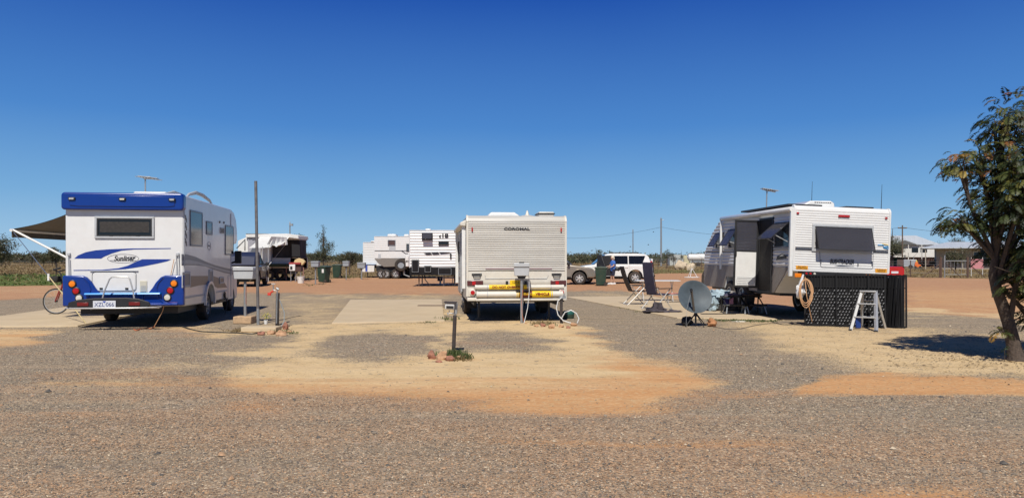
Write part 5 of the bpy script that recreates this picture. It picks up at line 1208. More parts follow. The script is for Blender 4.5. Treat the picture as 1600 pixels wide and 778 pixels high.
# ================================================================ FAR CARAVANS
def van(name, label, loc, rz, L, z0, H, W=2.35, pitch=.12, depth=.02, mat=white2, sheet=True, slope=0):
    """long side towards local -y; x from 0 (rear) to L"""
    t = thing(name, label, 'caravan', loc, rz)
    out = [(0, z0), (0, H - .08), (.08, H)] + ([(L - .08, H), (L, H - .08)] if not slope else [(L - slope, H), (L - slope * .15, H * .62), (L, H * .55)]) + [(L, z0)]
    b_ = MB().prism(out, 'y', .02, W - .02).build('body', mat, t, bevel=.02)
    hi = (lambda z: L - .02 if not slope or z < H * .6 else L - .02 - slope * (z - H * .6) / (H * .4))
    if sheet:
        m = MB(); clad(m, ribs(z0 + .02, H - .06, pitch, depth, 6), 0.008, -1, 'y', .02, hi); clad(m, ribs(z0 + .02, H - .06, pitch, depth, 6), W - .008, 1, 'y', .02, hi)
        m.build('side_cladding', mat, t)
        m = MB(); clad(m, ribs(z0 + .02, H - .06, pitch, depth, 6), -.008, -1, 'x', .05, W - .05); m.build('end_cladding', mat, t)
    m = MB(); 
    m.box(-.02, .03, -.01, .04, z0, H - .02); m.box(-.01, .05, W - .04, W, z0, H - .04); m.box(0, L - slope, -.01, .03, H - .03, H + .015); m.build('corner_moulding', mat, t)
    MB().box(.3, L - .3, .3, W - .3, z0 - .18, z0 - .005).build('chassis', black, t)
    return t
def vwheels(t, xs, r=.36, ys=(.05, 2.3)):
    for x in xs:
        for y in ys:
            s_ = -1 if y < 1 else 1
            w0 = MB(); h = .12; prof = [(r * .62, -h), (r * .95, -h * .85), (r, -h * .6), (r, h * .6), (r * .95, h * .85), (r * .62, h), (r * .62, -h)]
            w0.lathe(prof, (x, y, r), 'y', 24, closed=True); ww = w0.build('wheel', rubber, t)
            q = MB(); q.lathe([(r * .62, -.1), (r * .62, .1), (r * .55, .1), (r * .55, -.1), (r * .62, -.1)], (x, y, r), 'y', 20, closed=True)
            for k in range(6):
                a = 2 * PI * k / 6; s0 = len(q.v); q.prism([(-.04, .0), (.04, .0), (.05, r * .58), (-.05, r * .58)], 'y', -.02, .02); q.xf(Matrix.Translation((x, y + s_ * .06, r)) @ Matrix.Rotation(a, 4, 'Y'), s0)
            q.build('rim', alu, ww)
            MB().lathe([(r * .5, 0), (r * .5, .02)], (x, y, r), 'y', 16).build('brake_drum', black, ww)
def vwin(t, x0, x1, z0, z1, fm_=black, pm_=glass, y=-.005, name='window'):
    o = frame_ring(MB(), x0, x1, z0, z1, .05, y - .04, y).build(name, fm_, t, bevel=.006); MB().box(x0 + .05, x1 - .05, y - .022, y - .005, z0 + .05, z1 - .05).build('pane', pm_, o); return o
# C: large ribbed van with black lower panels, behind the left of the cream caravan
dC = 41.0; sC = FPX / dC; xC = at(640, 404, dC).x
vc = van('caravan', 'big shiny ribbed caravan with black lower panels, jutting out left of the cream caravan', (xC, dC, 0), R_(2), 5.6, 1.0, 3.02, pitch=.155, depth=.018, mat=M('painted_shine_aluminium', (.62, .62, .62), .35, .1, var=.26, scale=1.5, stretch=(.35, 1, 5)), slope=.6)  # grey bands in the colour imitate uneven shine on the ribs
def cx(px_): return (px_ - 640) / sC
def czz(py_): return CAMH + (HOR - py_) / sC
penb = M('satin_black', (.008, .008, .009), .5, spec=.3, var=.3)
MB().box(.0, 5.5, -.035, .01, .60, 1.03).build('lower_panel', penb, vc, bevel=.01); MB().box(.05, 5.4, .02, 2.3, .60, .99).build('lower_body', penb, vc)
hw_ = vwin(vc, cx(659), cx(676), czz(375), czz(364), black, glassg, -.04)
hh_ = MB(); hh_.box(cx(660), cx(675), -.01, .01, -.42, 0); hh_.xf(Matrix.Translation((0, -.08, czz(364))) @ Matrix.Rotation(R_(-40), 4, 'X')); hh_.build('window_hatch', acr, vc, bevel=.004)
vwin(vc, cx(685), cx(701), czz(383), czz(377), black, glass, -.04)
for a, b_, c_, d_ in ((643, 655, 426, 405.5), (663, 674, 426, 415), (684, 706, 430, 418)):
    q = MB().box(cx(a), cx(b_), -.075, -.03, czz(c_), czz(d_)).build('tunnel_door', penb, vc, bevel=.02); frame_ring(MB(), cx(a) + .03, cx(b_) - .03, czz(c_) + .03, czz(d_) - .03, .015, -.085, -.075).build('door_seal', greybox, q)
text('lettering', '‹18', ink, vc, .30, (cx(693), -.045, czz(368.5)), sx=1.3, bold=.01)
dc = MB()
dc.prism([(cx(662), czz(395)), (cx(672), czz(394.5)), (cx(675), czz(397.5)), (cx(667), czz(398))], 'y', -.05, -.045); dc.prism([(cx(674), czz(394.5)), (cx(684), czz(394)), (cx(687), czz(397)), (cx(677), czz(397.5))], 'y', -.05, -.045); dc.prism([(cx(686), czz(394)), (cx(702), czz(394)), (cx(704), czz(395)), (cx(689), czz(396.5))], 'y', -.05, -.045)
dc.build('decal', ink, vc)
MB().box(cx(703), cx(705.5), -.06, -.04, czz(404), czz(396)).build('door_handle', black, vc)
for x in (.8, .55, 2.4, 4.6): MB().tube([(cx(654) if x == .8 else cx(659) if x == .55 else x, .3, .92), (cx(654) if x == .8 else cx(659) if x == .55 else x, .25, 0)], .035, 6).build('stabiliser_leg', rusty if x == .8 else blackm, vc)
MB().tube([(cx(661), .2, .8), (cx(664), .15, .35), (cx(672), .1, .03)], .03, 6).build('drain_hose', black, vc)
vwheels(vc, (3.4, 4.25)); MB().box(cx(664), cx(672), .3, .9, 3.03, 3.12).build('roof_hatch', whitepaint, vc, bevel=.02)
MB().tube([(5.6, 1.17, .85), (7.0, 1.17, .6)], .06, 6).build('drawbar', black, vc)
# B: white van with grey lower panel and spare wheel
dB = 57.0; sB = FPX / dB; xB = at(585, 404, dB).x
vb = van('caravan', 'far white caravan with a grey lower panel and an upright spare wheel', (xB, dB, 0), R_(0), 6.3, 1.50, 3.15, mat=white2, pitch=.14, depth=.012, W=2.4)
bx = lambda p_: (p_ - 585) / sB; bzz = lambda p_: CAMH + (HOR - p_) / sB
MB().prism([(bx(585), 1.49), (bx(626), 1.49), (bx(626), .92), (bx(600), .88), (bx(592), 1.1)], 'y', -.03, 2.42).build('lower_panel', M('taupe_panel', (.20, .18, .16), .5), vb, bevel=.01)
MB().box(bx(626), 6.2, .1, 2.3, .95, 1.49).build('lower_body', black, vb)
MB().box(.02, 5.2, -.018, -.008, 2.06, 2.10).build('decal', ink, vb); MB().prism([(bx(628), 2.1), (bx(634), 1.9), (bx(638), 1.9), (bx(638), 1.86), (bx(633.5), 1.86), (bx(627), 2.06)], 'y', -.022, -.018).build('decal', ink, vb)
vwin(vb, bx(606), bx(618), bzz(384), bzz(375), greydecal, M('brown_glass', (.09, .05, .04), .15), -.01); m = MB().box(bx(608), bx(618), -.35, -.33, bzz(392), bzz(384)); m.xf(Matrix.Identity(4)); MB().box(bx(608), bx(618), -.03, -.012, bzz(392), bzz(384)).build('fridge_vent', greyplastic, vb, bevel=.01)
vwin(vb, bx(635), bx(643), bzz(393), bzz(381), black, glassg, -.01)
MB().box(bx(591), bx(595), -.025, -.01, bzz(404), bzz(397)).build('outlet_hatch', greyplastic, vb, bevel=.01)
vwheels(vb, (bx(596), bx(603), bx(618.5)), .36)
MB().box(.1, 1.6, .2, 2.2, .55, .95).build('dark_gear_box', black, vb)
sp = MB().lathe([(.25, -.16), (.42, -.15), (.47, -.09), (.47, .09), (.42, .15), (.25, .16), (.25, -.16)], (bx(627.5), -.28, 1.02), 'y', 24, closed=True); sp.build('spare_wheel', rubber, vb)
MB().lathe([(.24, -.1), (.24, .1)], (bx(627.5), -.28, 1.02), 'y', 16).build('spare_rim', greybox, vb)
for z in (1.18, .9): MB().lathe([(.16, 0), (.16, .5)], (bx(637), -.3, z - .0), 'z', 14).build('gas_bottle', whitepaint, vb, bevel=.04)
MB().tube([(bx(631), -.2, 1.4), (bx(632), -.2, .3), (bx(641), -.3, .15)], .05, 6).build('jockey_frame', galv, vb)
MB().box(bx(603), bx(617), .6, 1.6, 3.16, 3.36).build('air_conditioner', whitepaint, vb, bevel=.09); MB().box(bx(629), bx(637), .6, 1.6, 3.16, 3.34).build('roof_hatch', whitepaint, vb, bevel=.08)
# A: plain white van at the left end of the row
dA = 60.0; sA = FPX / dA; xA = at(567.5, 404, dA).x
va = van('caravan', 'plain white caravan with a blue gear box, at the left end of the far row', (xA, dA, 0), R_(-2), 5.2, .92, 2.78, pitch=.2, depth=.01, W=2.3)
vwheels(va, (2.4, 3.2)); 
ab = MB().box(.0, .95, -.35, -.06, .45, 1.02).build('front_box', whitepaint, va, bevel=.02); MB().box(.25, .42, -.36, -.35, .5, .98).build('blue_stripe', plateblue, ab); MB().box(-.1, 1.05, -.4, .0, 1.02, 1.07).build('box_lid', M('light_blue_tarp', (.18, .3, .5), .6), va)
MB().box(.6, 1.0, -.05, .4, 2.78, 2.9).build('roof_vent', whitepaint, va, bevel=.05)
MB().box(1.2, 1.9, -.5, -.1, .3, .95).build('navy_cover', M('navy_tarp', (.02, .03, .10), .8), va, bevel=.08)
for x in (.4, 1.4): MB().tube([(x, -.2, .5), (x, -.2, 0)], .04, 6).build('stabiliser_leg', blackm, va)

# D: camper with the sagging awning
dD = 51.0; sD = FPX / dD; xD = at(369, 404, dD).x
dx_ = lambda p_: (p_ - 369) / sD; dz = lambda p_: CAMH + (HOR - p_) / sD
cd = thing('camper', 'hybrid camper with a sagging white awning and dark tent sides, left of the far field', 'camper', (xD, dD, 0))
out = [(0, .8), (0, 2.7), (.6, 2.95), (.7, dz(367)), (2.1, dz(366)), (2.2, dz(365)), (2.2, .8)]
MB().prism(out, 'y', .3, 2.5).build('front_cabin', whitepaint, cd, bevel=.03)
fp = MB().box(dx_(385.5), dx_(406), .20, .29, dz(401), dz(368)).build('grey_end_wall', M('pale_grey_panel', (.33, .33, .37), .5), cd, bevel=.02)
em = MB(); ex, ez = dx_(396), dz(386); em.prism([(ex - .25, ez - .3), (ex - .1, ez + .05), (ex - .18, ez + .08), (ex, ez + .35), (ex + .18, ez + .08), (ex + .1, ez + .05), (ex + .25, ez - .3)], 'y', .185, .198); em.build('emblem', greydecal, fp)
m = MB(); m.tube([(ex - .35, .195, dz(374)), (ex - .2, .195, dz(373)), (ex - .1, .195, dz(375)), (ex + .1, .195, dz(373.6)), (ex + .35, .195, dz(375))], .035, 4); m.build('script_decal', greydecal, fp)
MB().box(dx_(394), dx_(398), .18, .2, dz(406), dz(401) + .0).build('socket', blackm, cd, bevel=.02)
MB().prism([(dx_(383), dz(366)), (dx_(448), dz(365)), (dx_(465), dz(368)), (dx_(466), dz(373)), (dx_(448), dz(371)), (dx_(383), dz(371))], 'y', .1, 2.6).build('pop_up_roof', canvas_w, cd, bevel=.02)
MB().box(dx_(408), dx_(466), .5, 2.4, .85, dz(403)).build('lower_body', M('pale_body', (.5, .5, .48), .5, dirt=.3), cd, bevel=.02)
MB().box(dx_(408), dx_(464), .7, 2.3, dz(402.9), dz(370)).build('tent_wall', M('charcoal_canvas', (.035, .035, .04), .9, var=.4, scale=3), cd)
MB().prism([(dx_(452), dz(375)), (dx_(465), dz(375)), (dx_(466.5), dz(401)), (dx_(450), dz(401))], 'y', .45, .69).build('tent_end', M('black_canvas', (.015, .015, .018), .9), cd, bevel=.01)
MB().prism([(dx_(447), dz(366)), (dx_(462), dz(369)), (dx_(466), dz(374.5)), (dx_(448), dz(374.5))], 'y', .35, 2.4).build('roof_end', canvas_w, cd, bevel=.02)
# sagging awning cloth: a real sheet with folds
aw = MB(); nu, nv = 26, 12; base = len(aw.v); vs = []; 
for i in range(nu + 1):
    for j in range(nv + 1):
        u, v = i / nu, j / nv
        x = dx_(405) + (dx_(452) - dx_(405)) * u; y = .3 - 2.3 * v
        z = dz(368.5) - (dz(368.5) - dz(388) * 1.0) * v ** 1.15 * (1 - .22 * max(0, (u - .5) * 2)) - .10 * math.sin(PI * v) + .10 * math.sin(u * 22 + v * 3) * v * max(0, u - .45) * 1.8 + .05 * math.sin(u * 60) * v * max(0, u - .55)
        vs.append((x - .3 * v * max(0, u - .6), y, z))
fs_ = [(i * (nv + 1) + j, (i + 1) * (nv + 1) + j, (i + 1) * (nv + 1) + j + 1, i * (nv + 1) + j + 1) for i in range(nu) for j in range(nv)]
aw.add(vs, fs_); aw.build('awning', canvas_w, cd, smooth=60)
fl = MB(); vs = []
for i in range(17):
    for j in range(9):
        u, v = i / 16, j / 8; x = dx_(437) + u * (dx_(452) - dx_(437)) - v * .1; vs.append((x + v * (u - .5) * .35, -.6 - 1.2 * (1 - u) + .12 * math.sin(u * 25) * v, dz(371) - v * (.62 - .25 * abs(u - .5)) + .0))
fl.add(vs, [(i * 9 + j, (i + 1) * 9 + j, (i + 1) * 9 + j + 1, i * 9 + j + 1) for i in range(16) for j in range(8)]); fl.build('awning_flap', canvas_w, cd, smooth=60)
for pxx, y in ((425.5, -2.0), (433.5, -1.9)): MB().tube([(dx_(pxx), y, 0), (dx_(pxx), y, dz(386))], .03, 6).build('awning_pole', alu, cd)
m = MB(); m.tube([(dx_(420), -2, 0), (dx_(433), -1.9, 1.3)], .012, 4); m.tube([(dx_(433), -2, .05), (dx_(421), -1.9, 1.2)], .012, 4); m.tube([(dx_(425), -1.9, .6), (dx_(449), -.5, 2.4)], .012, 4); m.build('brace', alu, cd)
MB().box(dx_(414), dx_(450), -.3, .4, .95, 1.15).build('green_cover', M('dark_green_canvas', (.025, .04, .02), .9), cd, bevel=.03)
for x, y in ((dx_(418), .2), (dx_(436), .5), (dx_(418), 2.5), (dx_(436), 2.5)):
    MB().lathe([(.22, -.12), (.38, -.1), (.4, 0), (.38, .1), (.22, .12), (.22, -.12)], (x, y, .4), 'y', 20, closed=True).build('wheel', rubber, cd); 
MB().box(dx_(406), dx_(450), .6, 2.3, .45, .85).build('chassis', black, cd); MB().box(.1, 2.0, .5, 2.3, .5, .8).build('front_chassis', black, cd)
MB().box(dx_(450), dx_(466), .5, 2.2, .75, dz(402)).build('rear_box', M('brown_box', (.10, .07, .05), .8), cd, bevel=.02)
for pxx in (444, 459, 471): MB().tube([(dx_(pxx), .5, .9), (dx_(pxx), .4, 0)], .035, 6).build('stabiliser_leg', M('pinkish_jack', (.3, .16, .12), .8), cd)
MB().tube([(.15, -.3, dz(388)), (.8, -.6, dz(375)), (.8, -.6, dz(392))], .035, 6).build('awning_strut', blackm, cd)
m = MB(); m.box(.3, 1.7, 1.0, 2.2, dz(365.2), dz(364.2)); m.build('solar_panel', black, cd, bevel=.01); MB().box(1.9, 2.7, 1.4, 2.2, dz(365.5), dz(365)).build('solar_panel', black, cd, bevel=.01)
# dark ute with a navy canopy, behind the cab of the motorhome
p = at(372, 404, 40)
dk = car('utility_truck', 'dark ute with navy canopy showing between the motorhome cab and the camper', 'ute', (p.x + .02, 40, 0), R_(100), M('dark_grey_paint', (.05, .05, .055), .3, coat=.4), kind='pickup', W=1.8)
for pth in ():
    pass
MB().prism([(-.05, 1.12), (.1, 1.62), (.55, 1.85), (1.55, 1.86), (1.68, 1.15)], 'y', -.85, .85).build('canopy', M('navy_canopy', (.012, .02, .06), .6), dk, bevel=.06)

# outdoor stove with a flared cream windshield, by the camper
p = G(461, 440); s_ = FPX / p.y
bb = thing('camp_kitchen', 'red and white camp kitchen box with a cream hood, right of the camper', 'camp kitchen', p)
lx = lambda q: (q - 461) / s_; lz = lambda q: (440 - q) / s_
MB().box(lx(454), lx(463), -.3, .2, lz(423), lz(413)).build('box', whitepaint, bb, bevel=.02); MB().box(lx(455.5), lx(459), -.32, -.3, lz(421), lz(416)).build('vent', blackm, bb)
MB().box(lx(453), lx(471), -.25, .4, lz(413), lz(410)).build('lid', M('red_lid', (.3, .03, .03), .6), bb, bevel=.02)
MB().prism([(lx(459), lz(411)), (lx(461), lz(406)), (lx(467), lz(403.5)), (lx(473), lz(405)), (lx(476.5), lz(409)), (lx(472), lz(414.5))], 'y', -.05, .25, ).build('hood', M('cream_board', (.62, .47, .24), .7), bb, bevel=.015)
MB().box(lx(463), lx(471), -.1, .4, lz(424), lz(413)).build('cabinet', M('brown_cabinet', (.08, .04, .035), .7), bb, bevel=.02)
for x in (454.5, 462, 470): MB().tube([(lx(x), 0, 0), (lx(x), 0, lz(413))], .03, 6).build('leg', galv, bb)
# ================================================================ SITE FURNITURE
def meter_box(name, label, px_, pybase, pytop, w_px, h_px, mat=greyplastic, block=False, lean=0, group=None, pr=.032, pmat=galv, depth=.26):
    p = G(px_, pybase, 0); s_ = FPX / p.y; t = thing(name, label, 'meter box', p, ry=lean, group=group)
    H_ = (pybase - pytop) / s_; w_ = w_px / s_ / 2; h_ = h_px / s_
    z0 = 0
    if block:
        bl = MB().box(-.22, .20, -.18, .2, 0, .17); bl.build('block', brickm, t, bevel=.02); z0 = .17
    MB().tube([(0, 0, z0 - .1 if not block else z0), (0, 0, H_ - h_ * .6)], pr, 10).build('post', pmat, t)
    b_ = MB(); b_.prism([(-w_ * .94, H_ - h_), (w_ * .94, H_ - h_), (w_, H_ - h_ * .28), (-w_, H_ - h_ * .28)], 'y', -depth / 2, depth / 2).build('box', mat, t, bevel=.014)
    MB().prism([(-w_ * 1.05, H_ - h_ * .3), (w_ * 1.05, H_ - h_ * .3), (w_ * 1.0, H_ - .012), (w_ * .8, H_), (-w_ * .8, H_), (-w_ * 1.0, H_ - .012)], 'y', -depth / 2 - .025, depth / 2 + .02).build('lid', mat, t, bevel=.012)
    MB().prism([(-w_ * .45, H_ - h_ - .06), (w_ * .45, H_ - h_ - .06), (w_ * .6, H_ - h_), (-w_ * .6, H_ - h_)], 'y', -.06, .06).build('collar', blackm, t, bevel=.008)
    return t, H_, w_, h_
mb1, H1, w1, h1_ = meter_box('power_box', 'pale grey power box on a post set in a sandy block', 383, 505, 417, 31, 19, block=True)
MB().tube([(.02, .02, .17), (.03, -.03, .6), (.02, .01, 1.2)], .004, 5).build('cable', orange_c, mb1)
mb2, H2, w2, h2_ = meter_box('power_box', 'pale grey power box on a round post in front of the cream caravan', 815, 504.5, 411, 24, 20)
MB().tube([(.17, .0, H2 - h2_), (.18, -.02, .75), (.14, 0, .35), (.09, -.1, .15), (.05, -.22, .01)], .008, 5).build('cable', whitehose, mb2); MB().tube([(.03, -.03, .78), (.0, -.045, .5), (.01, -.03, .2), (.06, -.2, .02), (.12, -.3, .01)], .004, 5).build('cable', orange_c, mb2)
MB().box(-.06, .06, .0, .05, H2, H2 + .02).build('catch', black, mb2)
meter_box('power_box', 'small grey power box on a thin post left of the two green bins', 493, 444.5, 408, 12, 9, greybox, pr=.04, depth=.4)
meter_box('power_box', 'small grey power box on a pale post right of the two green bins', 541, 437.5, 408, 9.5, 8, greybox, pr=.035, depth=.4)
meter_box('power_box', 'grey power box on a post beside the plain far white caravan', 565, 436.5, 410, 12, 9, greybox, pr=.05, depth=.4)
# tall pole with dark upper part
p = G(403.5, 507); s_ = FPX / p.y; tp = thing('steel_pole', 'tall bare steel pole standing between the tap and the pale power box', 'pole', p, ry=R_(-1.0))
MB().tube([(0, 0, -.1), (0, 0, .36)], .034, 12).build('sleeve', galv, tp); MB().tube([(0, 0, .36), (0, 0, (507 - 283) / s_)], .0335, 12).build('shaft', M('dark_weathered_steel', (.16, .15, .15), .6, .3, var=.3, scale=10), tp)
# tap post with hose
p = G(433, 512); s_ = FPX / p.y; tpst = thing('tap_post', 'dark timber tap post with a red handled tap and a curved hose', 'tap', p, ry=R_(1.2))
MB().box(-.033, .033, -.033, .033, -.1, .76).build('post', rust_dark, tpst, bevel=.008)
m = MB(); m.tube([(0, -.05, .1), (0, -.05, .8), (-.08, -.05, .82)], .014, 6); m.tube([(-.08, -.05, .82), (-.09, -.05, .93)], .013, 6); m.tube([(-.13, -.05, .95), (-.04, -.05, .95)], .01, 5); m.tube([(-.02, -.04, .86), (.03, -.04, .83)], .03, 8); m.build('pipe', galv, tpst)
m = MB(); m.tube([(-.08, -.06, .8), (-.17, -.06, .74)], .02, 8); m.box(-.2, -.13, -.08, -.04, .70, .76); m.build('tap_handle', M('red_plastic', (.6, .05, .03), .4), tpst, bevel=.006)
MB().tube([(.03, 0, .62), (.08, .02, .5), (.14, .03, .33), (.15, 0, .15), (.10, -.04, .02), (.0, -.12, .015), (-.12, -.3, .012)], .011, 6).build('hose', M('grey_hose', (.30, .33, .33), .5), tpst)
# leaning post in the foreground with a small white box
p = G(708.5, 552, 0); s_ = FPX / p.y; fp_ = thing('tap_post', 'leaning dark pipe with a small white topped box, standing in a ring of stones', 'tap', p, ry=R_(2.3))
MB().tube([(0, 0, -.1), (0, 0, .60)], .031, 10).build('pipe', rust_dark, fp_); MB().tube([(0, 0, .60), (-.0, 0, .78), (.0, 0, .80)], .02, 8).build('riser', galv, fp_)
bx_ = MB().box(-.155, -.01, -.10, .08, .70, .80).build('box', M('white_box', (.62, .62, .6), .5), fp_, bevel=.01); MB().box(-.175, .02, -.12, .10, .80, .815).build('lid', rust_dark, bx_, bevel=.003)
MB().box(-.135, -.02, -.106, -.1, .715, .755).build('slot', black, bx_)
MB().box(-.01, .035, -.03, .03, .62, .80).build('bracket', galv, fp_, bevel=.006)
m = MB(); m.tube([(0, -.02, .63), (-.05, -.04, .635), (-.09, -.04, .64)], .013, 6); m.tube([(-.09, -.04, .64), (-.09, -.04, .68)], .008, 5); m.tube([(-.12, -.04, .645), (-.10, -.04, .61)], .012, 6); m.build('tap', alu, fp_)
def rocks(spots, cat='rock'):
    for i, (a, b_, w_, h_, mt, lab) in enumerate(spots): boulder(a, b_, w_ * .88, h_ * .85, lab, mt, None, 'rock', seed=i * 3 + 2, cat=cat)
rocks([(674, 561, 16, 13, redstone, 'reddish rock at the left of the stone ring round the leaning pipe'), (691, 562, 19, 15, sandstone, 'largest pale orange rock of the ring round the leaning pipe'),
       (703, 564, 15, 9, redstone, 'low rock in front of the leaning pipe, right of the pale one'), (686, 566, 12, 4, redstone, 'flat flake of stone in front of the stone ring'),
       (731, 559, 10, 5, redstone, 'small red rock at the right of the stone ring'), (717, 561, 9, 6, sandstone, 'small rock half hidden by weeds in the stone ring'),
       (424, 522, 14, 7, sandstone, 'flat orange rock at the foot of the tap post'), (440, 524, 18, 10, sandstone, 'biggest rock in front of the tap post'),
       (446, 514, 10, 12, redstone, 'upright pink stone right of the tap post'), (408, 523, 12, 6, redstone, 'dark flat stone left of the rocks by the tap'),
       (453, 520, 8, 5, sandstone, 'small pale stone right of the tap post'),
       (862, 513, 10, 8, sandstone, 'pale rock under the hose behind the cream caravan'), (848, 510, 9, 6, redstone, 'red rock left of the hose post'), (877, 511, 9, 5, sandstone, 'rock just left of the hose post'),
       (896, 509, 11, 6, sandstone, 'flattish rock right of the hose post'), (888, 513, 8, 4, redstone, 'small flat red stone in front of the hose post'), (838, 510, 8, 4, sandstone, 'smallest stone in the row behind the cream caravan')])
# bricks and pot near the tap
p = G(411, 518); bk = MB().box(-.42, .3, -.12, .28, 0, .10).build('concrete_block', conc, None, bevel=.015); bk.location = p; tag(bk, 'flat concrete block lying between the steel pole and the tap post', 'block')
p = G(415.5, 510.5); pot = thing('flower_pot', 'small white pot with yellow flowers beside the tap post', 'flower pot', (p.x, p.y, 0))
MB().lathe([(.035, 0), (.045, .09), (.04, .09), (.035, .06)], (0, 0, .06), 'z', 12).build('pot', whitepaint, pot)
vs, fs, ts = [], [], []; rnd = random.Random(8)
for i in range(26):
    a = rnd.uniform(0, 6.3); r0 = rnd.uniform(.01, .14); z = rnd.uniform(.17, .30); q = Vector((r0 * math.cos(a), r0 * math.sin(a), z)); k = len(vs)
    vs += [(q.x - .02, q.y, q.z), (q.x, q.y - .02, q.z + .01), (q.x + .02, q.y, q.z), (q.x, q.y + .02, q.z + .015)]; fs.append((k, k + 1, k + 2, k + 3)); ts.append((.65, .6, .05) if i % 2 else (.25, .33, .08))
leafmesh('flowers', vs, fs, ts, pot); MB().tube([(0, 0, .12), (.01, 0, .24)], .005, 4).build('stem', greenbin, pot)
# hose post behind the cream caravan
p = G(877, 505); hp_ = thing('hose_post', 'dark short post with a white hose looped over it, right of the cream caravan', 'hose post', p)
MB().tube([(0, 0, -.1), (0, 0, .62)], .035, 10).build('post', rust_dark, hp_); m = MB(); m.tube([(-.02, -.03, .6), (.06, -.04, .66), (.1, -.04, .6)], .018, 6); m.box(-.05, .1, -.06, .0, .57, .63); m.build('tap', galv, hp_, bevel=.005)
m = MB(); m.tube([(.02, -.05, .62), (-.08, -.06, .52), (-.12, -.07, .36), (-.08, -.08, .2), (.04, -.10, .07), (.22, -.14, .015)], .012, 6); m.tube([(.0, -.07, .12), (.08, -.08, .26), (.22, -.1, .31), (.34, -.1, .24), (.40, -.11, .12), (.36, -.12, .015)], .012, 6); m.build('hose', whitehose, hp_)
p = G(888, 497.5); gr_ = thing('hose_reel_box', 'round dark green hose container on the gravel beside the hose post', 'container', p)
MB().lathe([(.13, 0), (.15, .05), (.15, .11), (.0, .11)], (0, 0, 0), 'z', 24).build('base', greenbin, gr_, bevel=.008); MB().lathe([(.155, .11), (.155, .15), (.12, .19), (0, .20)], (0, 0, 0), 'z', 24).build('lid', M('teal_plastic', (.02, .10, .085), .45), gr_)
# bins
def bin_(px_, py_, label, rz, h=1.03, grp=None):
    p = G(px_, py_); t = thing('wheelie_bin', label, 'bin', p, rz, grp)
    b_ = MB(); b_.add([(-.23, -.27, .04), (.23, -.27, .04), (.23, .22, .04), (-.23, .22, .04), (-.29, -.32, .93), (.29, -.32, .93), (.29, .30, .93), (-.29, .30, .93)], [(3, 2, 1, 0), (4, 5, 6, 7), (0, 1, 5, 4), (1, 2, 6, 5), (2, 3, 7, 6), (3, 0, 4, 7)]); b_.build('body', greenbin, t, bevel=.03)
    MB().box(-.31, .31, -.34, .32, .93, .97).build('rim', greenbin, t, bevel=.01)
    MB().prism([(-.36, .97), (-.34, 1.03), (0, 1.07), (.36, 1.04), (.38, .97)], 'x', -.31, .31).build('lid', binlid, t, bevel=.02)
    MB().tube([(-.24, .38, .95), (.24, .38, .95)], .018, 6).build('handle', greenbin, t)
    for s in (-1, 1): MB().lathe([(.03, 0), (.10, .0), (.10, .05), (.03, .05)], (s * .25 - (.05 if s > 0 else 0), .24, .10), 'x', 16).build('wheel', rubber, t)
    return t
bn = bin_(506.5, 441.5, 'green wheelie bin with a white label, nearer of the pair by the power boxes', R_(-115)); 
MB().box(-.05, .09, -.335, -.30, .72, .90).build('label', whitepaint, bn) if False else None
MB().box(.27, .295, .05, .2, .62, .85).build('sticker', whitepaint, bn)
bin_(527, 434.5, 'green wheelie bin standing a little behind and right of its twin', R_(-90))
bin_(939.5, 446.5, 'dark green wheelie bin in front of the two four wheel drives', R_(-100))
p = G(470, 442.5); bk_ = thing('bucket', 'white bucket on the red dirt near the camper', 'bucket', p); MB().lathe([(.18, 0), (.23, .36), (.25, .38), (.25, .41), (.0, .43)], (0, 0, 0), 'z', 18).build('pail', whitepaint, bk_); MB().tube([(-.24, 0, .38), (-.2, -.2, .25), (.2, -.2, .25), (.24, 0, .38)], .01, 5).build('handle', galv, bk_)
# folding stand and blue crate left of the cream caravan
p = G(704, 447); s_ = FPX / p.y; cs_ = thing('folding_stand', 'tubular metal washing stand beside the ribbed caravan with black panels', 'stand', p)
m = MB(); lx = lambda q: (q - 704) / s_
for x0, x1, y in ((693, 693, 0), (693, 701, .5), (711, 711, 0), (706, 706, .5)): m.tube([(lx(x0), y, 0), (lx(x1) if False else lx(x0), y, .98)], .022, 6)
for z in (.16, .55): m.tube([(lx(693), 0, z), (lx(711), 0, z)], .022, 6)
m.tube([(lx(693), 0, .98), (lx(700), 0, 1.25), (lx(704), 0, 1.2)], .02, 6); m.build('frame', galv, cs_)
for k in range(4): MB().tube([(lx(693), .1 * k, .62), (lx(711), .1 * k, .62)], .008, 4).build('rail', greyplastic, cs_)
p = G(688, 445); bc = thing('storage_box', 'small navy box with a white label hanging under the ribbed caravan', 'box', (p.x, p.y, 0)); MB().box(-.16, .12, -.1, .2, .22, .48).build('body', M('navy_plastic', (.02, .035, .12), .5), bc, bevel=.02); MB().box(-.03, .03, -.11, -.1, .27, .42).build('label', whitepaint, bc); MB().tube([(-.1, 0, .48), (0, 0, .62), (.1, 0, .48)], .01, 5).build('handle', black, bc); MB().box(-.2, .5, -.2, .2, 0, .04).build('foot', alu, bc, bevel=.01); MB().box(-.05, .05, -.05, .05, .04, .22).build('stem', alu, bc)

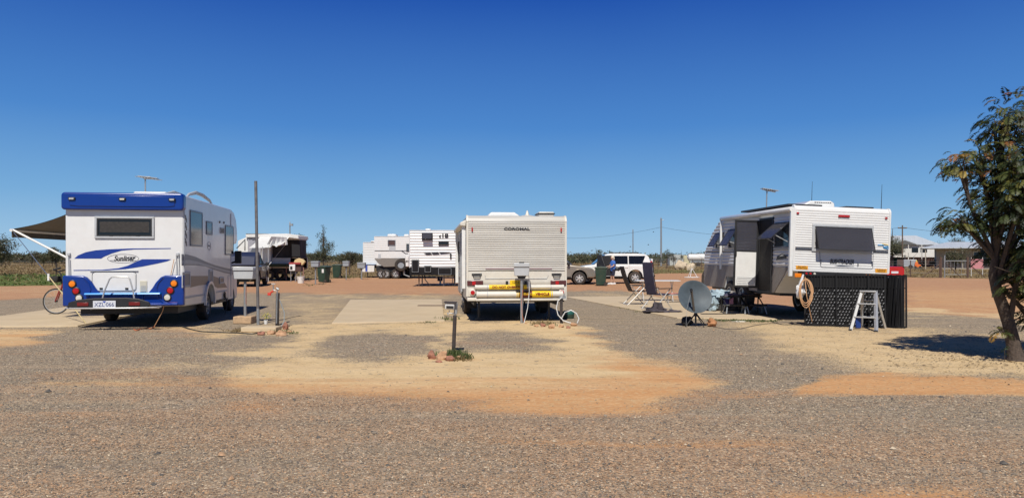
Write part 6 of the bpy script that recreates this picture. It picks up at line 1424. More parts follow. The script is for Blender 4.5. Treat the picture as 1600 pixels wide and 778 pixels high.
# ================================================================ BICYCLE behind the motorhome
bf = fm.o + fm.F * 3.55 + fm.Rt * (-2.55)
bi = thing('bicycle', 'red bicycle with black handlebars propped behind the left side of the motorhome', 'bicycle', (-12.03, 20.1, .035), R_(4))
def bw(x):
    m = MB(); m.tube([(x + .325 * math.cos(a), 0, .34 + .325 * math.sin(a)) for a in [i * PI / 20 for i in range(40)]], .018, 7, closed=True); w_ = m.build('wheel', rubber, bi)
    q = MB(); q.tube([(x + .30 * math.cos(a), 0, .34 + .30 * math.sin(a)) for a in [i * PI / 20 for i in range(40)]], .009, 5, closed=True); q.build('rim', alu, w_)
    s_ = MB()
    for k in range(14): a = k * 2 * PI / 14; s_.tube([(x, .015 * (-1) ** k, .34), (x + .3 * math.cos(a), 0, .34 + .3 * math.sin(a))], .002, 3)
    s_.build('spokes', alu, w_); MB().lathe([(.025, -.04), (.025, .04)], (x, 0, .34), 'y', 8).build('hub', black, w_)
bw(0); bw(1.05)
m = MB(); red_b = M('red_bicycle_paint', (.22, .015, .012), .35)
m.tube([(0, .05, .34), (.10, .04, .62), (.14, 0, .68)], .016, 6); m.tube([(0, -.05, .34), (.10, -.04, .62), (.14, 0, .68)], .016, 6); m.tube([(.13, 0, .66), (.18, 0, .84)], .024, 8)
m.tube([(.18, 0, .72), (.58, 0, .34)], .02, 7); m.tube([(.19, 0, .80), (.70, 0, .62)], .018, 7); m.tube([(.58, 0, .34), (.74, 0, .80)], .018, 7)
m.tube([(.58, .03, .34), (1.05, .05, .34)], .012, 6); m.tube([(.70, .02, .62), (1.05, .05, .34)], .012, 6); m.build('frame', red_b, bi)
m = MB(); m.tube([(.15, 0, .82), (.12, 0, 1.06), (.06, 0, 1.12)], .018, 6); m.tube([(.18, -.30, 1.19), (.07, -.2, 1.15), (.05, 0, 1.12), (.07, .2, 1.15), (.18, .30, 1.19)], .018, 7); m.tube([(.08, -.30, 1.17), (.26, -.31, 1.22)], .028, 7); m.tube([(.10, .30, 1.17), (.24, .31, 1.21)], .028, 7); m.build('handlebars', black, bi)
MB().box(-.12, .10, -.14, .14, .84, 1.0).build('basket_bag', M('black_bag_fabric', (.02, .02, .02), .9), bi, bevel=.04)
MB().prism([(.62, .92), (.9, .95), (.92, .90), (.64, .88)], 'y', -.07, .07).build('saddle', black, bi, bevel=.02); MB().tube([(.73, 0, .78), (.76, 0, .9)], .014, 6).build('seat_post', alu, bi)
m = MB(); m.lathe([(.09, -.005), (.09, .005)], (.58, -.05, .34), 'y', 18); m.tube([(.58, -.07, .34), (.68, -.08, .2)], .012, 6); m.box(.63, .74, -.16, -.08, .19, .21); m.build('crank', blackm, bi)
MB().tube([(.62, .05, .3), (.7, .22, .02)], .01, 5).build('kickstand', alu, bi)

# ================================================================ CAMP SITE OF THE WHITE CARAVAN
def camp_chair(name, label, loc, rz, fab, s=1.0, back=1.0, tilt=16):
    t = thing(name, label, 'chair', loc, rz); t.scale = (s, s, s)
    # local: faces -y; seat at z .42
    m = MB()
    for x in (-.29, .29):
        m.tube([(x, -.30, 0), (x * .95, .24, .60)], .015, 6); m.tube([(x, .36, 0), (x * .95, -.22, .58)], .015, 6); m.tube([(x, -.3, 0), (x, -.3, .0)], .02, 6)
    m.tube([(-.29, -.30, .01), (.29, -.30, .01)], .013, 6); m.tube([(-.29, .36, .01), (.29, .36, .01)], .013, 6); m.tube([(-.27, -.24, .40), (.27, -.24, .40)], .013, 6)
    m.build('leg_frame', alu, t)
    for x in (-.31, .31): MB().box(x - .03, x + .03, -.28, .22, .595, .62).build('armrest', black, t, bevel=.01)
    a = R_(tilt); L_ = .80 * back
    def curve(v): return (.20 + math.sin(a) * L_ * v + .03 * math.sin(PI * v), .44 + math.cos(a) * L_ * v)
    bk = MB(); pts = [curve(i / 8) for i in range(9)]; out = pts + [(y + .025, z) for y, z in pts[::-1]]
    bk.prism(out, 'x', -.22, .22); bk.build('backrest', fab, t, bevel=.01)
    hd = MB().prism([(curve(.82)[0] - .03, curve(.82)[1]), (curve(.98)[0] - .03, curve(.98)[1]), (curve(1)[0], curve(1)[1] + .01), (curve(.82)[0], curve(.82)[1])], 'x', -.17, .17); hd.build('headrest', fab, t, bevel=.02)
    MB().prism([(-.28, .43), (-.10, .41), (.22, .42), (.22, .445), (-.10, .435), (-.28, .455)], 'x', -.23, .23).build('seat', fab, t, bevel=.006)
    bf_ = MB()
    for x in (-.235, .235): bf_.tube([(x,) + curve(0), (x,) + curve(.5), (x,) + curve(1)], .014, 6)
    bf_.tube([(-.235,) + curve(1), (.235,) + curve(1)], .014, 6); bf_.build('back_frame', blackm, t)
    return t
zc = .035
# chair seen from behind with the tall navy back
p = G(1028, 484, zc); camp_chair('camp_chair', 'folding camp chair with a tall navy mesh back, nearest the table', p + Vector((.05, .3, 0)), R_(118), fabric_n, 1.0, 1.15, 10)
p = G(1001, 476, zc); camp_chair('camp_chair', 'folding camp chair with a dark brown back, left of the table', p + Vector((-.1, .2, 0)), R_(96), fabric_b, 1.0, 1.02, 20)
p = G(1027, 470, zc); ct = thing('camp_table', 'low white topped folding table between the two camp chairs', 'table', p, R_(-4))
MB().box(-.75, .75, -.35, .35, .685, .715).build('tabletop', M('pale_table_top', (.62, .62, .62), .4), ct, bevel=.008)
for x in (-.5, .5): MB().tube([(x, -.3, 0), (x, .28, .685)], .014, 6).build('leg', alu, ct); MB().tube([(x, .3, 0), (x, -.28, .685)], .014, 6).build('leg', alu, ct)
# bag and clothes dropped under the chair
p = G(1027, 487.5, zc); bg_ = MB().blob((0, 0, .03), (.33, .22, .07), 4, .9, 16, 8, 2.2); bg_.blob((.02, .05, .12), (.17, .16, .13), 8, .8, 12, 8, 2.0); bg_.blob((.42, -.02, .02), (.22, .12, .05), 6, .8, 12, 6, 2)
o = bg_.build('duffel_bag', M('brown_navy_cloth', (.06, .05, .06), .9, var=.6, scale=6, bump=.6), None, smooth=60); o.location = p; tag(o, 'crumpled brown and dark bag lying under the tall backed camp chair', 'bag')
p = G(1057, 472, zc); o = MB().blob((0, 0, .28), (.26, .14, .035), 3, .6, 14, 6, 2).build('pink_towel', M('pink_cloth', (.5, .22, .18), .9, bump=.4), None, smooth=60); o.location = p + Vector((-.1, -.05, 0)); tag(o, 'small pink cloth on the low folding stool by the table', 'cloth')
st_ = thing('folding_stool', 'low grey folding stool right of the camp table', 'stool', p); MB().box(-.35, .35, -.2, .2, .24, .27).build('seat', greybox, st_, bevel=.01)
for x in (-.3, .3): MB().tube([(x, -.18, 0), (x, .18, .24)], .012, 5).build('leg', alu, st_); MB().tube([(x, .18, 0), (x, -.18, .24)], .012, 5).build('leg', alu, st_)
# satellite dish on a tripod
p = G(1087, 509.5); s_ = FPX / p.y; sd_ = thing('satellite_dish', 'round grey satellite dish on a black tripod standing on the gravel', 'satellite dish', p)
R0 = .375; prof = [(R0 * math.sin(R_(a)) if False else R0 * a / 10, .09 * (a / 10) ** 2) for a in range(0, 11)]
dm_ = MB(); prof2 = [(r, h) for r, h in prof] + [(R0 + .008, .09), (R0 + .008, .075)] + [(r, h - .012) for r, h in prof[::-1]]
dm_.lathe(prof2, (0, 0, 0), 'z', 40)
mt = Matrix.Translation((-.03, .0, .64)) @ Matrix.Rotation(R_(6), 4, 'Z') @ Matrix.Rotation(R_(68), 4, 'X') @ Matrix.Translation((0, 0, -.03))
dm_.xf(mt); dm_.build('dish', M('grey_dish_paint', (.05, .068, .082), .6, var=.25, scale=5, dirt=.25, dirtc=(.2, .24, .26)), sd_, smooth=40)
m = MB(); e0 = mt @ Vector((-.06, -.34, .06)); e1 = mt @ Vector((-.19, .02, .42)); m.tube([tuple(e0), tuple(e1)], .026, 6); m.build('feed_arm', M('bronze_metal', (.13, .115, .1), .5, .3), sd_)
m = MB(); m.tube([tuple(e1), tuple(mt @ Vector((-.17, .06, .36)))], .032, 10); m.tube([tuple(e1), tuple(mt @ Vector((-.21, -.02, .44)))], .02, 8); m.build('receiver', black, sd_)
MB().tube([tuple(e1), (-.26, -.28, .4), (-.27, -.25, .05), (-.2, -.1, .01)], .003, 4).build('cable', greyplastic, sd_)
MB().tube([(0, 0, .03), (0, 0, .46), (-.02, .06, .62)], .02, 8).build('mast', blackm, sd_); MB().lathe([(.035, 0), (.04, .05), (.03, .08)], (0, 0, .22), 'z', 10).build('hub', black, sd_)
for k in range(4):
    a = R_(25 + 90 * k); MB().tube([(.03 * math.cos(a), .03 * math.sin(a), .27), (.28 * math.cos(a), .28 * math.sin(a), .0)], .011, 6).build('tripod_leg', black, sd_)
p = G(1073, 508.5); o = MB().blob((0, 0, .09), (.12, .10, .11), 5, .6, 14, 8, 1.8).build('sandbag', M('black_bag', (.02, .02, .02), .8), None, smooth=60); o.location = p; tag(o, 'black sandbag weighing down the left of the satellite dish tripod', 'bag')
p = G(1112, 510); o = MB().blob((0, 0, .07), (.10, .10, .09), 7, .8, 12, 8, 1.6).build('rock', M('rust_orange_stone', (.42, .2, .09), .9, bump=.6), None, smooth=60); o.location = p; tag(o, 'orange brown rock just right of the satellite dish tripod', 'rock')
# laundry trunk, steps and stools by the door
p = G(1128, 485, zc); tk_ = thing('storage_chest', 'dark storage chest under the heap of blankets near the open door', 'chest', p); MB().box(-.25, .45, -.2, .35, 0, .42).build('body', M('dark_brown_plastic', (.035, .03, .028), .6), tk_, bevel=.03); MB().box(-.27, .47, -.22, .37, .42, .46).build('lid', black, tk_, bevel=.015)
cl_ = MB(); cl_.blob((-.12, -.02, .42), (.34, .28, .14), 11, .8, 22, 12, 2.2); cl_.blob((-.33, -.12, .20), (.22, .2, .22), 13, .8, 18, 10, 2); o = cl_.build('blankets', M('aqua_patterned_cloth', (.34, .44, .50), .9, var=.35, scale=14, bump=.6, bscale=30), None, smooth=60); o.location = p + Vector((.02, -.02, .02)); tag(o, 'pale blue patterned blankets heaped over the left of the chest', 'blanket')
o = MB().blob((.18, 0, .48), (.30, .27, .09), 17, .8, 20, 8, 2.4).build('blankets', M('grey_patterned_cloth', (.28, .26, .25), .9, var=.4, scale=16, bump=.6), None, smooth=60); o.location = p; tag(o, 'grey blanket folded on the right of the chest lid', 'blanket')
o = MB().prism([(-.02, .16), (.12, .16), (.13, .5), (.0, .5)], 'y', -.26, -.225).build('towel', M('navy_towel', (.05, .04, .16), .9, bump=.5), None, bevel=.01); o.location = p; tag(o, 'navy towel hanging down the front of the chest', 'towel')
o = MB().prism([(.135, .13), (.25, .18), (.26, .5), (.145, .5)], 'y', -.26, -.225).build('towel', M('pink_towel', (.55, .25, .32), .9, bump=.5), None, bevel=.01); o.location = p; tag(o, 'pink towel hanging beside the navy one on the chest', 'towel')
def step(px_, py_, label, w_=.62, two=True, rz=0):
    p = G(px_, py_, zc); t = thing('caravan_step', label, 'step', p, rz)
    MB().box(-w_ / 2, w_ / 2, -.16, .14, .21, .25).build('lower_tread', blackm, t, bevel=.01)
    if two: MB().box(-w_ / 2 + .03, w_ / 2 - .03, .16, .44, .42, .46).build('upper_tread', blackm, t, bevel=.01)
    for x in (-w_ / 2 + .05, w_ / 2 - .05):
        MB().tube([(x * 1.0, -.10, .21), (x * 1.15, -.17, 0)], .018, 6).build('leg', galv, t)
        MB().tube([(x * 1.0, .14, .21), (x * 1.1, .2, 0)], .018, 6).build('leg', galv, t)
        if two: MB().tube([(x, .0, .23), (x, .42, .44)], .018, 6).build('side_rail', black, t); MB().tube([(x, .42, .44), (x, .48, 0)], .018, 6).build('leg', black, t)
    return t
step(1150, 490, 'black two tread folding step nearest the laundry chest'); step(1178, 490, 'black two tread step right below the open doorway', .6)
o = MB().blob((0, .3, .49), (.28, .17, .045), 21, .7, 18, 6, 2.5).build('door_mat', M('brown_mat', (.12, .085, .07), .95, var=.4, scale=20, bump=.7), None, smooth=60); o.location = G(1178, 490, zc); tag(o, 'crumpled brown mat on top of the step below the doorway', 'mat')
o = MB().blob((-.02, .3, .48), (.24, .16, .03), 22, .7, 18, 6, 2.5).build('folded_cloth', M('purple_grey_cloth', (.08, .07, .11), .9), None, smooth=60); o.location = G(1150, 490, zc); tag(o, 'dark violet cloth folded on the step by the chest', 'cloth')
o = MB().box(-.55, .35, -.08, .10, 0, .012).build('ground_mat', rubber, None); o.location = G(1128, 490.5, .037); tag(o, 'thin black mat lying flat on the slab before the chest', 'mat')
# white splash / bag of powder
p = G(1153, 502.5); o = MB().blob((0, 0, .0), (.16, .09, .02), 33, .9, 16, 6, 2).build('paper_scrap', M('off_white_paper', (.62, .58, .5), .9), None, smooth=60); o.location = p; tag(o, 'flat off-white scrap on the sand in front of the slab with the steps', 'scrap')

# black folding pen panels leaning behind the white caravan
pl_ = G(1258, 509); pr_ = G(1416, 513.5); Ht = 1.16
n_p = 7
def pen_panel(label, ax, ay, bx__, by_, lean, dense=True, idx=0):
    a = Vector((ax, ay, 0)); b_ = Vector((bx__, by_, 0)); L_ = (b_ - a).length; rz = math.atan2(b_.y - a.y, b_.x - a.x)
    t = thing('pen_panel', label, 'pen panel', a, rz, rx=lean)
    m = MB()
    for x in (0, L_): m.box(x - .02, x + .02, -.015, .015, .02, Ht)
    for z in (.03, Ht - .03): m.box(0.02, L_ - .02, -.012, .012, z - .02, z + .02)
    m.box(.02, L_ - .02, -.011, .011, .86, .88); m.build('frame', penb, t, bevel=.004)
    k = max(2, round(L_ / (.062 if dense else .08))); q = MB()
    for i in range(1, k): q.tube([(L_ * i / k, 0, .04), (L_ * i / k, 0, Ht - .04)], .013 if dense else .024, 5)
    q.build('bars', penb, t)
    if not dense: MB().box(.03, L_ - .03, .03, .036, .05, 1.1).build('backing', penb, t)
    if dense:
        w_ = MB(); nz_ = 12
        for i in range(k + 1):
            for j in range(nz_):
                x = L_ * (i + .5 * (j % 2)) / (k * 1.0); z = .07 + j * .066
                if x < .03 or x > L_ - .03 or z > .84 or (i * 7 + j * 5 + idx) % 11 == 0: continue
                w_.add([(x - .018, -.020, z - .016), (x + .000, -.044, z - .012), (x + .020, -.030, z + .018), (x + .004, -.012, z + .016)], [(0, 1, 2, 3)])
        nl = len(w_.f); w_.box(-.01, L_ + .01, .016, .022, .02, 1.14); o_ = w_.build('weave', [shl, penb], t, smooth=0)
        o_.data.polygons.foreach_set('material_index', [0] * nl + [1] * 6)
    return t
penb = M('pen_black_coating', (.008, .008, .009), .6, spec=.25, var=.3)
shl = M('link_glints', (.42, .42, .43), .35, .2)  # pale grey colour paints sun glints onto the links of the black weave
lab = ['leftmost pen panel, behind the hanging cord', 'pen panel second from the left under the white caravan', 'pen panel third from the left, left of the ladder', 'pen panel behind the left side of the aluminium ladder', 'pen panel directly behind the aluminium ladder']
names = ['black weave ' + x for x in lab]
nm = 5; e = pl_.lerp(pr_, .80)
for i in range(nm):
    a = pl_.lerp(e, i / nm); b_ = pl_.lerp(e, (i + 1.0) / nm); off = .03 * (i % 2)
    pen_panel(names[i], a.x, a.y + off, b_.x, b_.y + off, R_(-5), True, 1)
for i, (u0, u1, dy, lab_) in enumerate(((.80, .90, .25, 'black barred pen panel folded just right of the ladder'), (.86, .955, .12, 'black barred pen panel between its two folded neighbours'), (.915, 1.0, .02, 'rightmost black barred pen panel, at the end of the row'))):
    a = pl_.lerp(pr_, u0); b_ = pl_.lerp(pr_, u1); pen_panel(lab_, a.x, a.y + dy, b_.x, b_.y, R_(-7), False)
# stepladder
p = G(1357, 514.5); s_ = FPX / p.y; la = thing('stepladder', 'aluminium stepladder standing open in front of the black pen panels', 'ladder', p, R_(-38))
Hl = (514.5 - 454) / s_
m = MB()
for s in (-1, 1): 
    m.add([], []); a0_, a1_ = Vector((s * .25, -.44, 0)), Vector((s * .14, 0, Hl - .02)); m.tube([tuple(a0_), tuple(a1_)], .038, 4)
m.build('front_rail', alu, la)
m = MB()
for s in (-1, 1): m.tube([(s * .24, .44, 0), (s * .13, .05, Hl - .02)], .028, 4)
m.tube([(-.21, .33, .25), (.21, .33, .25)], .012, 5); m.tube([(-.17, .19, .6), (.17, .19, .6)], .012, 5); m.build('rear_rail', alu, la)
for k in range(1, 3):
    u = k / 3; w_ = .25 - .11 * u; y = -.44 * (1 - u); z = u * Hl; MB().box(-w_, w_, y - .04, y + .05, z - .012, z + .012).build('tread', alu, la, bevel=.003)
MB().box(-.16, .16, -.06, .10, Hl - .03, Hl).build('top_tread', alu, la, bevel=.006)
for s in (-1, 1): MB().box(s * .25 - .03, s * .25 + .03, -.47, -.41, 0, .03).build('foot', black, la)
# blue bag glimpsed behind the ladder, hanging bag and coiled cords
p = G(1341, 513); o = MB().box(-.06, .06, -.02, .02, 0, .26).build('gas_canister', M('blue_canister', (.01, .04, .2), .5), None, bevel=.02); o.location = p; tag(o, 'small blue canister on the ground behind the ladder leg', 'canister')
hk = fb_.rear(1251, 430, y=-.85)
def bt_w(v): return fb_.o + fb_.Rt * v.x + fb_.F * v.y + Vector((0, 0, v.z))
hw_ = bt_w(hk); o = MB().blob((0, 0, -.36), (.105, .08, .12), 4, .7, 14, 9, 1.8); o.tube([(0, 0, -.24), (.02, 0, -.12), (.06, 0, .02)], [.06, .035, .02], 8); o = o.build('plastic_bag', M('white_plastic_bag', (.66, .66, .66), .35, var=.08, scale=12, bump=.4), None, smooth=60); o.location = hw_; tag(o, 'white plastic bag hanging from the left corner of the white caravan', 'bag')
co = MB(); rnd = random.Random(2); cpt = bt_w(fb_.rear(1259, 455, y=-1.05))
pts = []
for i in range(5 * 18):
    a = i / 18 * 2 * PI; k = i // 18; pts.append((cpt.x + (.11 + .012 * k) * math.cos(a) + .006 * k, cpt.y + .01 * k, cpt.z - .02 * (k % 3) + (.26 + .03 * (k % 3)) * math.sin(a)))
co.tube(pts, .008, 5, cap=True); co.tube([pts[-1], (cpt.x - .02, cpt.y, cpt.z + .32)], .008, 5)
gpt = G(1270, 509); co.tube([(cpt.x - .02, cpt.y, cpt.z + .3), (cpt.x + .0, cpt.y - .05, cpt.z - .1), (gpt.x, gpt.y, .02)], .009, 5); tag(co.build('coiled_cord', tan_c), 'tan cord coiled and hanging at the left end of the pen panels', 'cord')

# ground cables
def cable(name, pts, label, mat, r=.009, z=.012):
    P = [G(a, b_) for a, b_ in pts]; m = MB(); out = []
    for i in range(len(P) - 1):
        for k in range(6):
            t_ = k / 6; a, b_ = P[i], P[i + 1]; pm_, pn = P[max(0, i - 1)], P[min(len(P) - 1, i + 2)]
            q = .5 * ((2 * a) + (b_ - pm_) * t_ + (2 * pm_ - 5 * a + 4 * b_ - pn) * t_ * t_ + (3 * a - pm_ - 3 * b_ + pn) * t_ ** 3); out.append((q.x, q.y, z))
    out.append((P[-1].x, P[-1].y, z)); m.tube(out, r, 6); return tag(m.build(name, mat), label, 'cord')
cable('hose', [(283, 510), (298, 515), (315, 518.5), (345, 520), (375, 521), (395, 522), (408, 519), (425, 513), (436, 508), (452, 503)], 'dark hose snaking over the sand from the motorhome to the tap', M('dark_hose', (.03, .035, .035), .5), .012)
cable('extension_cord', [(209, 515), (213, 517), (220, 514.5), (228, 513.5), (236, 514), (241, 511.5)], 'orange extension cord bunched on the gravel behind the motorhome', orange_c, .010)
e0 = fm.rear(272, 405, y=-.05); W_ = lambda v: fm.o + fm.Rt * v.x + fm.F * v.y + Vector((0, 0, v.z)); gq = G(241, 511.5)
a = W_(e0); m = MB(); m.tube([tuple(a), tuple(a.lerp(gq, .35) + Vector((.06, -.06, -.05))), tuple(a.lerp(gq, .7) + Vector((.10, -.1, -.08))), (gq.x, gq.y, .015)], .008, 5); tag(m.build('extension_cord', tan_c), 'tan lead dropping from the right rear corner of the motorhome to the ground', 'cord')
cable('cable', [(1105, 508), (1125, 513), (1150, 515), (1180, 509), (1205, 505.5), (1240, 504), (1262, 507)], 'thin dark cable from the satellite dish over the sand to the white caravan', M('thin_dark_cable', (.08, .075, .07), .6), .006)
cable('cable', [(1205, 503), (1225, 508), (1250, 507)], 'short loose cable end on the sand under the white caravan', black, .006)
o = MB().box(-.46, .46, -.13, .13, 0, .012).build('drain_grate', rusty, None); o.location = G(676, 477.5, .035); tag(o, 'dark metal strip set in the middle concrete slab near its right edge', 'grate')

# ================================================================ PERSON at the white wagon
def person(loc, rz):
    t = thing('person', 'person in blue top and navy shorts standing at the open car door', 'person', loc, rz)
    # local: faces -x; joints
    J = dict(pel=(0, 0, .86), lum=(.0, 0, 1.0), chest=(.01, 0, 1.20), neck=(-.02, 0, 1.38), hd0=(-.035, 0, 1.45),
             shl=(.0, -.17, 1.33), ell=(-.04, -.22, 1.08), wrl=(-.27, -.18, 1.0), shr=(.0, .17, 1.33), elr=(-.10, .21, 1.08), wrr=(-.32, .14, 1.03),
             hl=(0, -.09, .84), kl=(-.03, -.10, .46), al=(.05, -.10, .08), tl=(-.13, -.11, .035), hr=(0, .09, .84), kr=(-.06, .10, .46), ar=(-.08, .10, .08), tr=(-.24, .11, .035))
    R = dict(pel=.125, lum=.115, chest=.13, neck=.052, hd0=.05, shl=.065, ell=.042, wrl=.026, shr=.065, elr=.042, wrr=.026, hl=.09, kl=.058, al=.036, tl=.032, hr=.09, kr=.058, ar=.036, tr=.032)
    E = [('pel', 'lum'), ('lum', 'chest'), ('chest', 'neck'), ('neck', 'hd0'), ('chest', 'shl'), ('shl', 'ell'), ('ell', 'wrl'), ('chest', 'shr'), ('shr', 'elr'), ('elr', 'wrr'), ('pel', 'hl'), ('hl', 'kl'), ('kl', 'al'), ('al', 'tl'), ('pel', 'hr'), ('hr', 'kr'), ('kr', 'ar'), ('ar', 'tr')]
    keys = list(J); me = bpy.data.meshes.new('body'); me.from_pydata([J[k] for k in keys], [(keys.index(a), keys.index(b_)) for a, b_ in E], [])
    o = bpy.data.objects.new('body', me); col.objects.link(o)
    md = o.modifiers.new('skin', 'SKIN'); 
    for i, k in enumerate(keys): me.skin_vertices[0].data[i].radius = (R[k], R[k] * (1.15 if k in ('chest', 'pel', 'lum') else 1)); me.skin_vertices[0].data[i].use_root = (k == 'pel')
    o.modifiers.new('sub', 'SUBSURF').levels = 2; o.modifiers['sub'].render_levels = 2
    bpy.context.view_layer.update(); dg = bpy.context.evaluated_depsgraph_get(); m2 = bpy.data.meshes.new_from_object(o.evaluated_get(dg)); bpy.data.objects.remove(o)
    bm = bmesh.new(); bm.from_mesh(m2)
    # head with face, and hands, joined to the same mesh
    hb = MB(); nu, nv = 18, 14; vs = []
    for i in range(nv + 1):
        th = PI * i / nv
        for j in range(nu):
            ph = 2 * PI * j / nu; d = Vector((math.sin(th) * math.cos(ph), math.sin(th) * math.sin(ph), math.cos(th)))
            k = 1.0; z = d.z
            fx = -d.x  # face side
            if fx > .5 and abs(d.y) < .3: k += .10 * math.exp(-((z + .12) / .14) ** 2) * (1 - abs(d.y) / .3)       # nose
            if fx > .3: k -= .05 * math.exp(-((z - .08) / .12) ** 2) * math.exp(-((abs(d.y) - .35) / .15) ** 2)  # eye sockets
            if z < -.3: k *= 1 - .12 * (-.3 - z)
            vs.append((-.045 + d.x * .098 * k, d.y * .075 * k, 1.535 + d.z * .115 * k))
    hb.add(vs, [(i * nu + j, (i + 1) * nu + j, (i + 1) * nu + (j + 1) % nu, i * nu + (j + 1) % nu) for i in range(nv) for j in range(nu)])
    for s in (-1, 1): hb.blob((-.03, s * .077, 1.525), (.018, .012, .03), 1, .1, 8, 6)
    for (wx, wy, wz), (ex, ey, ez) in ((J['wrl'], J['ell']), (J['wrr'], J['elr'])):
        d = (Vector((wx, wy, wz)) - Vector((ex, ey, ez))).normalized(); W0 = Vector((wx, wy, wz)); s_ = Vector((0, 1, 0)); hb.tube([tuple(W0), tuple(W0 + d * .04), tuple(W0 + d * .085)], [.024, .034, .030], 8)
        for f in range(4):
            o_ = s_ * (f - 1.5) * .016; l = (.06, .072, .068, .052)[f]; b0 = W0 + d * .08 + o_; hb.tube([tuple(b0), tuple(b0 + d * l * .5 + Vector((0, 0, -.008))), tuple(b0 + d * l * .85 + Vector((0, 0, -.03)))], [.009, .008, .006], 6)
        b0 = W0 + d * .03 + s_ * .03; hb.tube([tuple(b0), tuple(b0 + d * .03 + s_ * .02), tuple(b0 + d * .06 + s_ * .015 + Vector((0, 0, -.01)))], [.011, .010, .007], 6)
    mh = bpy.data.meshes.new('tmp'); mh.from_pydata(hb.v, [], hb.f); bm.from_mesh(mh); bm.to_mesh(m2); bm.free(); m2.polygons.foreach_set('use_smooth', [True] * len(m2.polygons))
    m2.materials.clear(); m2.materials.append(M('skin', (.50, .30, .21), .5, var=.06)); ob = bpy.data.objects.new('body', m2); col.objects.link(ob); ob.parent = t
    def shell(name, secs, mat, n=20):
        vs = []; 
        for (x, y, z, rx, ry) in secs:
            for j in range(n): a = 2 * PI * j / n; vs.append((x + rx * math.cos(a), y + ry * math.sin(a), z))
        q = MB().add(vs, [(i * n + j, i * n + (j + 1) % n, (i + 1) * n + (j + 1) % n, (i + 1) * n + j) for i in range(len(secs) - 1) for j in range(n)]); return q.build(name, mat, t, smooth=60)
    top_m = M('blue_cotton', (.055, .16, .50), .85, var=.12, scale=14, bump=.3)
    shell('top', [(.0, 0, .80, .155, .20), (.0, 0, .90, .145, .185), (.005, 0, 1.02, .14, .17), (.01, 0, 1.18, .15, .195), (.005, 0, 1.30, .125, .215), (-.005, 0, 1.36, .09, .15), (-.015, 0, 1.40, .06, .07)], top_m)
    for s, k in ((-1, 'l'), (1, 'r')):
        a, b_ = Vector(J['sh' + k]), Vector(J['el' + k]); MB().tube([tuple(a + Vector((0, -s * .03, .02))), tuple(a.lerp(b_, .3)), tuple(a.lerp(b_, .62))], [.075, .068, .064], 12, cap=False).build('sleeve', top_m, t, smooth=60)
        h_, k_ = Vector(J['h' + k]), Vector(J['k' + k]); MB().tube([tuple(h_ + Vector((0, 0, .06))), tuple(h_.lerp(k_, .35)), tuple(h_.lerp(k_, .85))], [.12, .105, .085], 14, cap=False).build('shorts_leg', M('navy_cotton', (.018, .022, .05), .85), t, smooth=60)
        a_, t_ = Vector(J['a' + k]), Vector(J['t' + k]); sh = MB(); sh.prism([(t_.x - .07, 0), (t_.x - .07, .05), (t_.x, .085), (a_.x - .03, .11), (a_.x + .06, .11), (a_.x + .075, .05), (a_.x + .07, 0)], 'y', a_.y - .048, a_.y + .048); sh.build('shoe', whitepaint, t, bevel=.02)
    shell('shorts_waist', [(0, 0, .78, .15, .19), (0, 0, .86, .148, .185), (0, 0, .93, .14, .17)], M('navy_cotton_waist', (.018, .022, .05), .85))
    hr = MB(); hr.blob((-.018, 0, 1.565), (.108, .09, .112), 3, .16, 16, 10, 4); hr.blob((.04, 0, 1.50), (.06, .08, .09), 5, .2, 12, 8, 4); hr.build('hair', M('white_hair', (.62, .56, .45), .9, var=.15, scale=40, bump=.6), t, smooth=60)
    for s in (-1, 1): MB().blob((-.133, s * .030, 1.545), (.008, .010, .006), 1, 0, 8, 6).build('eye', ink, t)
    MB().blob((-.135, 0, 1.478), (.006, .022, .006), 1, 0, 8, 6).build('mouth', M('lips', (.35, .12, .1), .5), t)
    return t
p = G(956.5, 444.5); ps = person((p.x + .05, p.y, 0), R_(14))
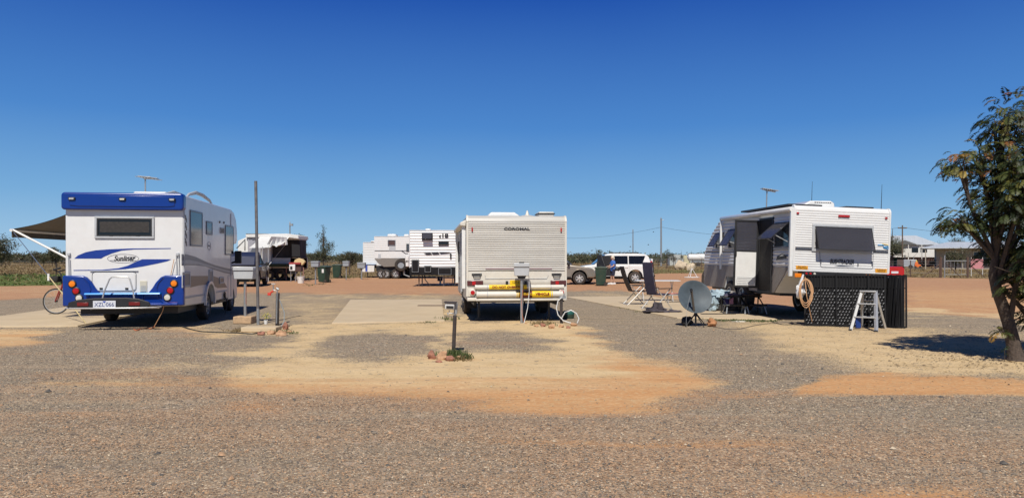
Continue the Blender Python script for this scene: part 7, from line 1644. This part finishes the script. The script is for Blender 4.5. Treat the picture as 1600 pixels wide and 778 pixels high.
bgm = MB(); bgm.blob((.20, -.24, .90), (.16, .09, .12), 5, .4, 14, 8, 1.6); bgm.tube([(.12, -.24, .98), (.02, -.2, 1.30), (-.01, -.12, 1.40)], .012, 5); o = bgm.build('shoulder_bag', M('black_leather', (.015, .015, .017), .5), None, smooth=60); o.location = ps.location; o.rotation_euler.z = R_(14); tag(o, 'black shoulder bag hanging behind the person in the blue top', 'bag')
# birds
for i, (a, b_, d, lab_) in enumerate(((985, 385.5, 60, 'bird in flight just left of the plain thin pole, above the wagon roof'), (1013, 382.5, 60, 'bird in flight between the two tall poles'), (1021, 362.5, 70, 'highest bird in flight, left of the tall grey pole'))):
    p = at(a, b_, d); m = MB(); m.blob((0, 0, 0), (.11, .04, .04), 2, .1, 8, 6); m.add([(-.03, 0, .02), (.06, 0, .02), (.02, .2, .09), (-.03, .18, .09)], [(0, 1, 2, 3)]); m.add([(-.03, 0, .02), (.06, 0, .02), (.02, -.2, .07), (-.03, -.18, .07)], [(0, 1, 2, 3)]); m.add([(-.1, -.02, 0), (-.1, .02, 0), (-.2, .03, 0), (-.2, -.03, 0)], [(0, 1, 2, 3)])
    o = m.build('bird', M('dark_feathers', (.03, .03, .03), .8), None, smooth=60); o.location = p; o.scale = (.6, .6, .6); tag(o, lab_, 'bird')
# plants in the stone ring
weeds([(712, 557, 40, .16, GRN), (722, 560, 30, .12, GRN), (700, 555, 16, .10, GRN), (684, 556, 8, .08, GRN), (718, 563, 14, .10, DRY)], 'green weeds growing inside the ring of stones round the leaning pipe')

# fallen leaves under the foreground tree
rnd = random.Random(77); vs, fs, ts = [], [], []
for i in range(1500):
    x, y = fb.x + rnd.gauss(.2, 1.1), fb.y + rnd.gauss(0, .9); a = rnd.uniform(0, 6.3); l = rnd.uniform(.012, .03); k = len(vs); dx, dy = math.cos(a) * l, math.sin(a) * l
    vs += [(x - dx, y - dy, .006), (x + dy * .4, y - dx * .4, .012), (x + dx, y + dy, .010), (x - dy * .4, y + dx * .4, .008)]; fs.append((k, k + 1, k + 2, k + 3)); ts.append(rnd.choice([(.16, .09, .04), (.10, .06, .03), (.25, .17, .06), (.07, .06, .03)]))
tag(leafmesh('leaf_litter', vs, fs, ts), 'small brown fallen leaves on the sand beneath the feathery tree', 'leaves', kind='stuff')
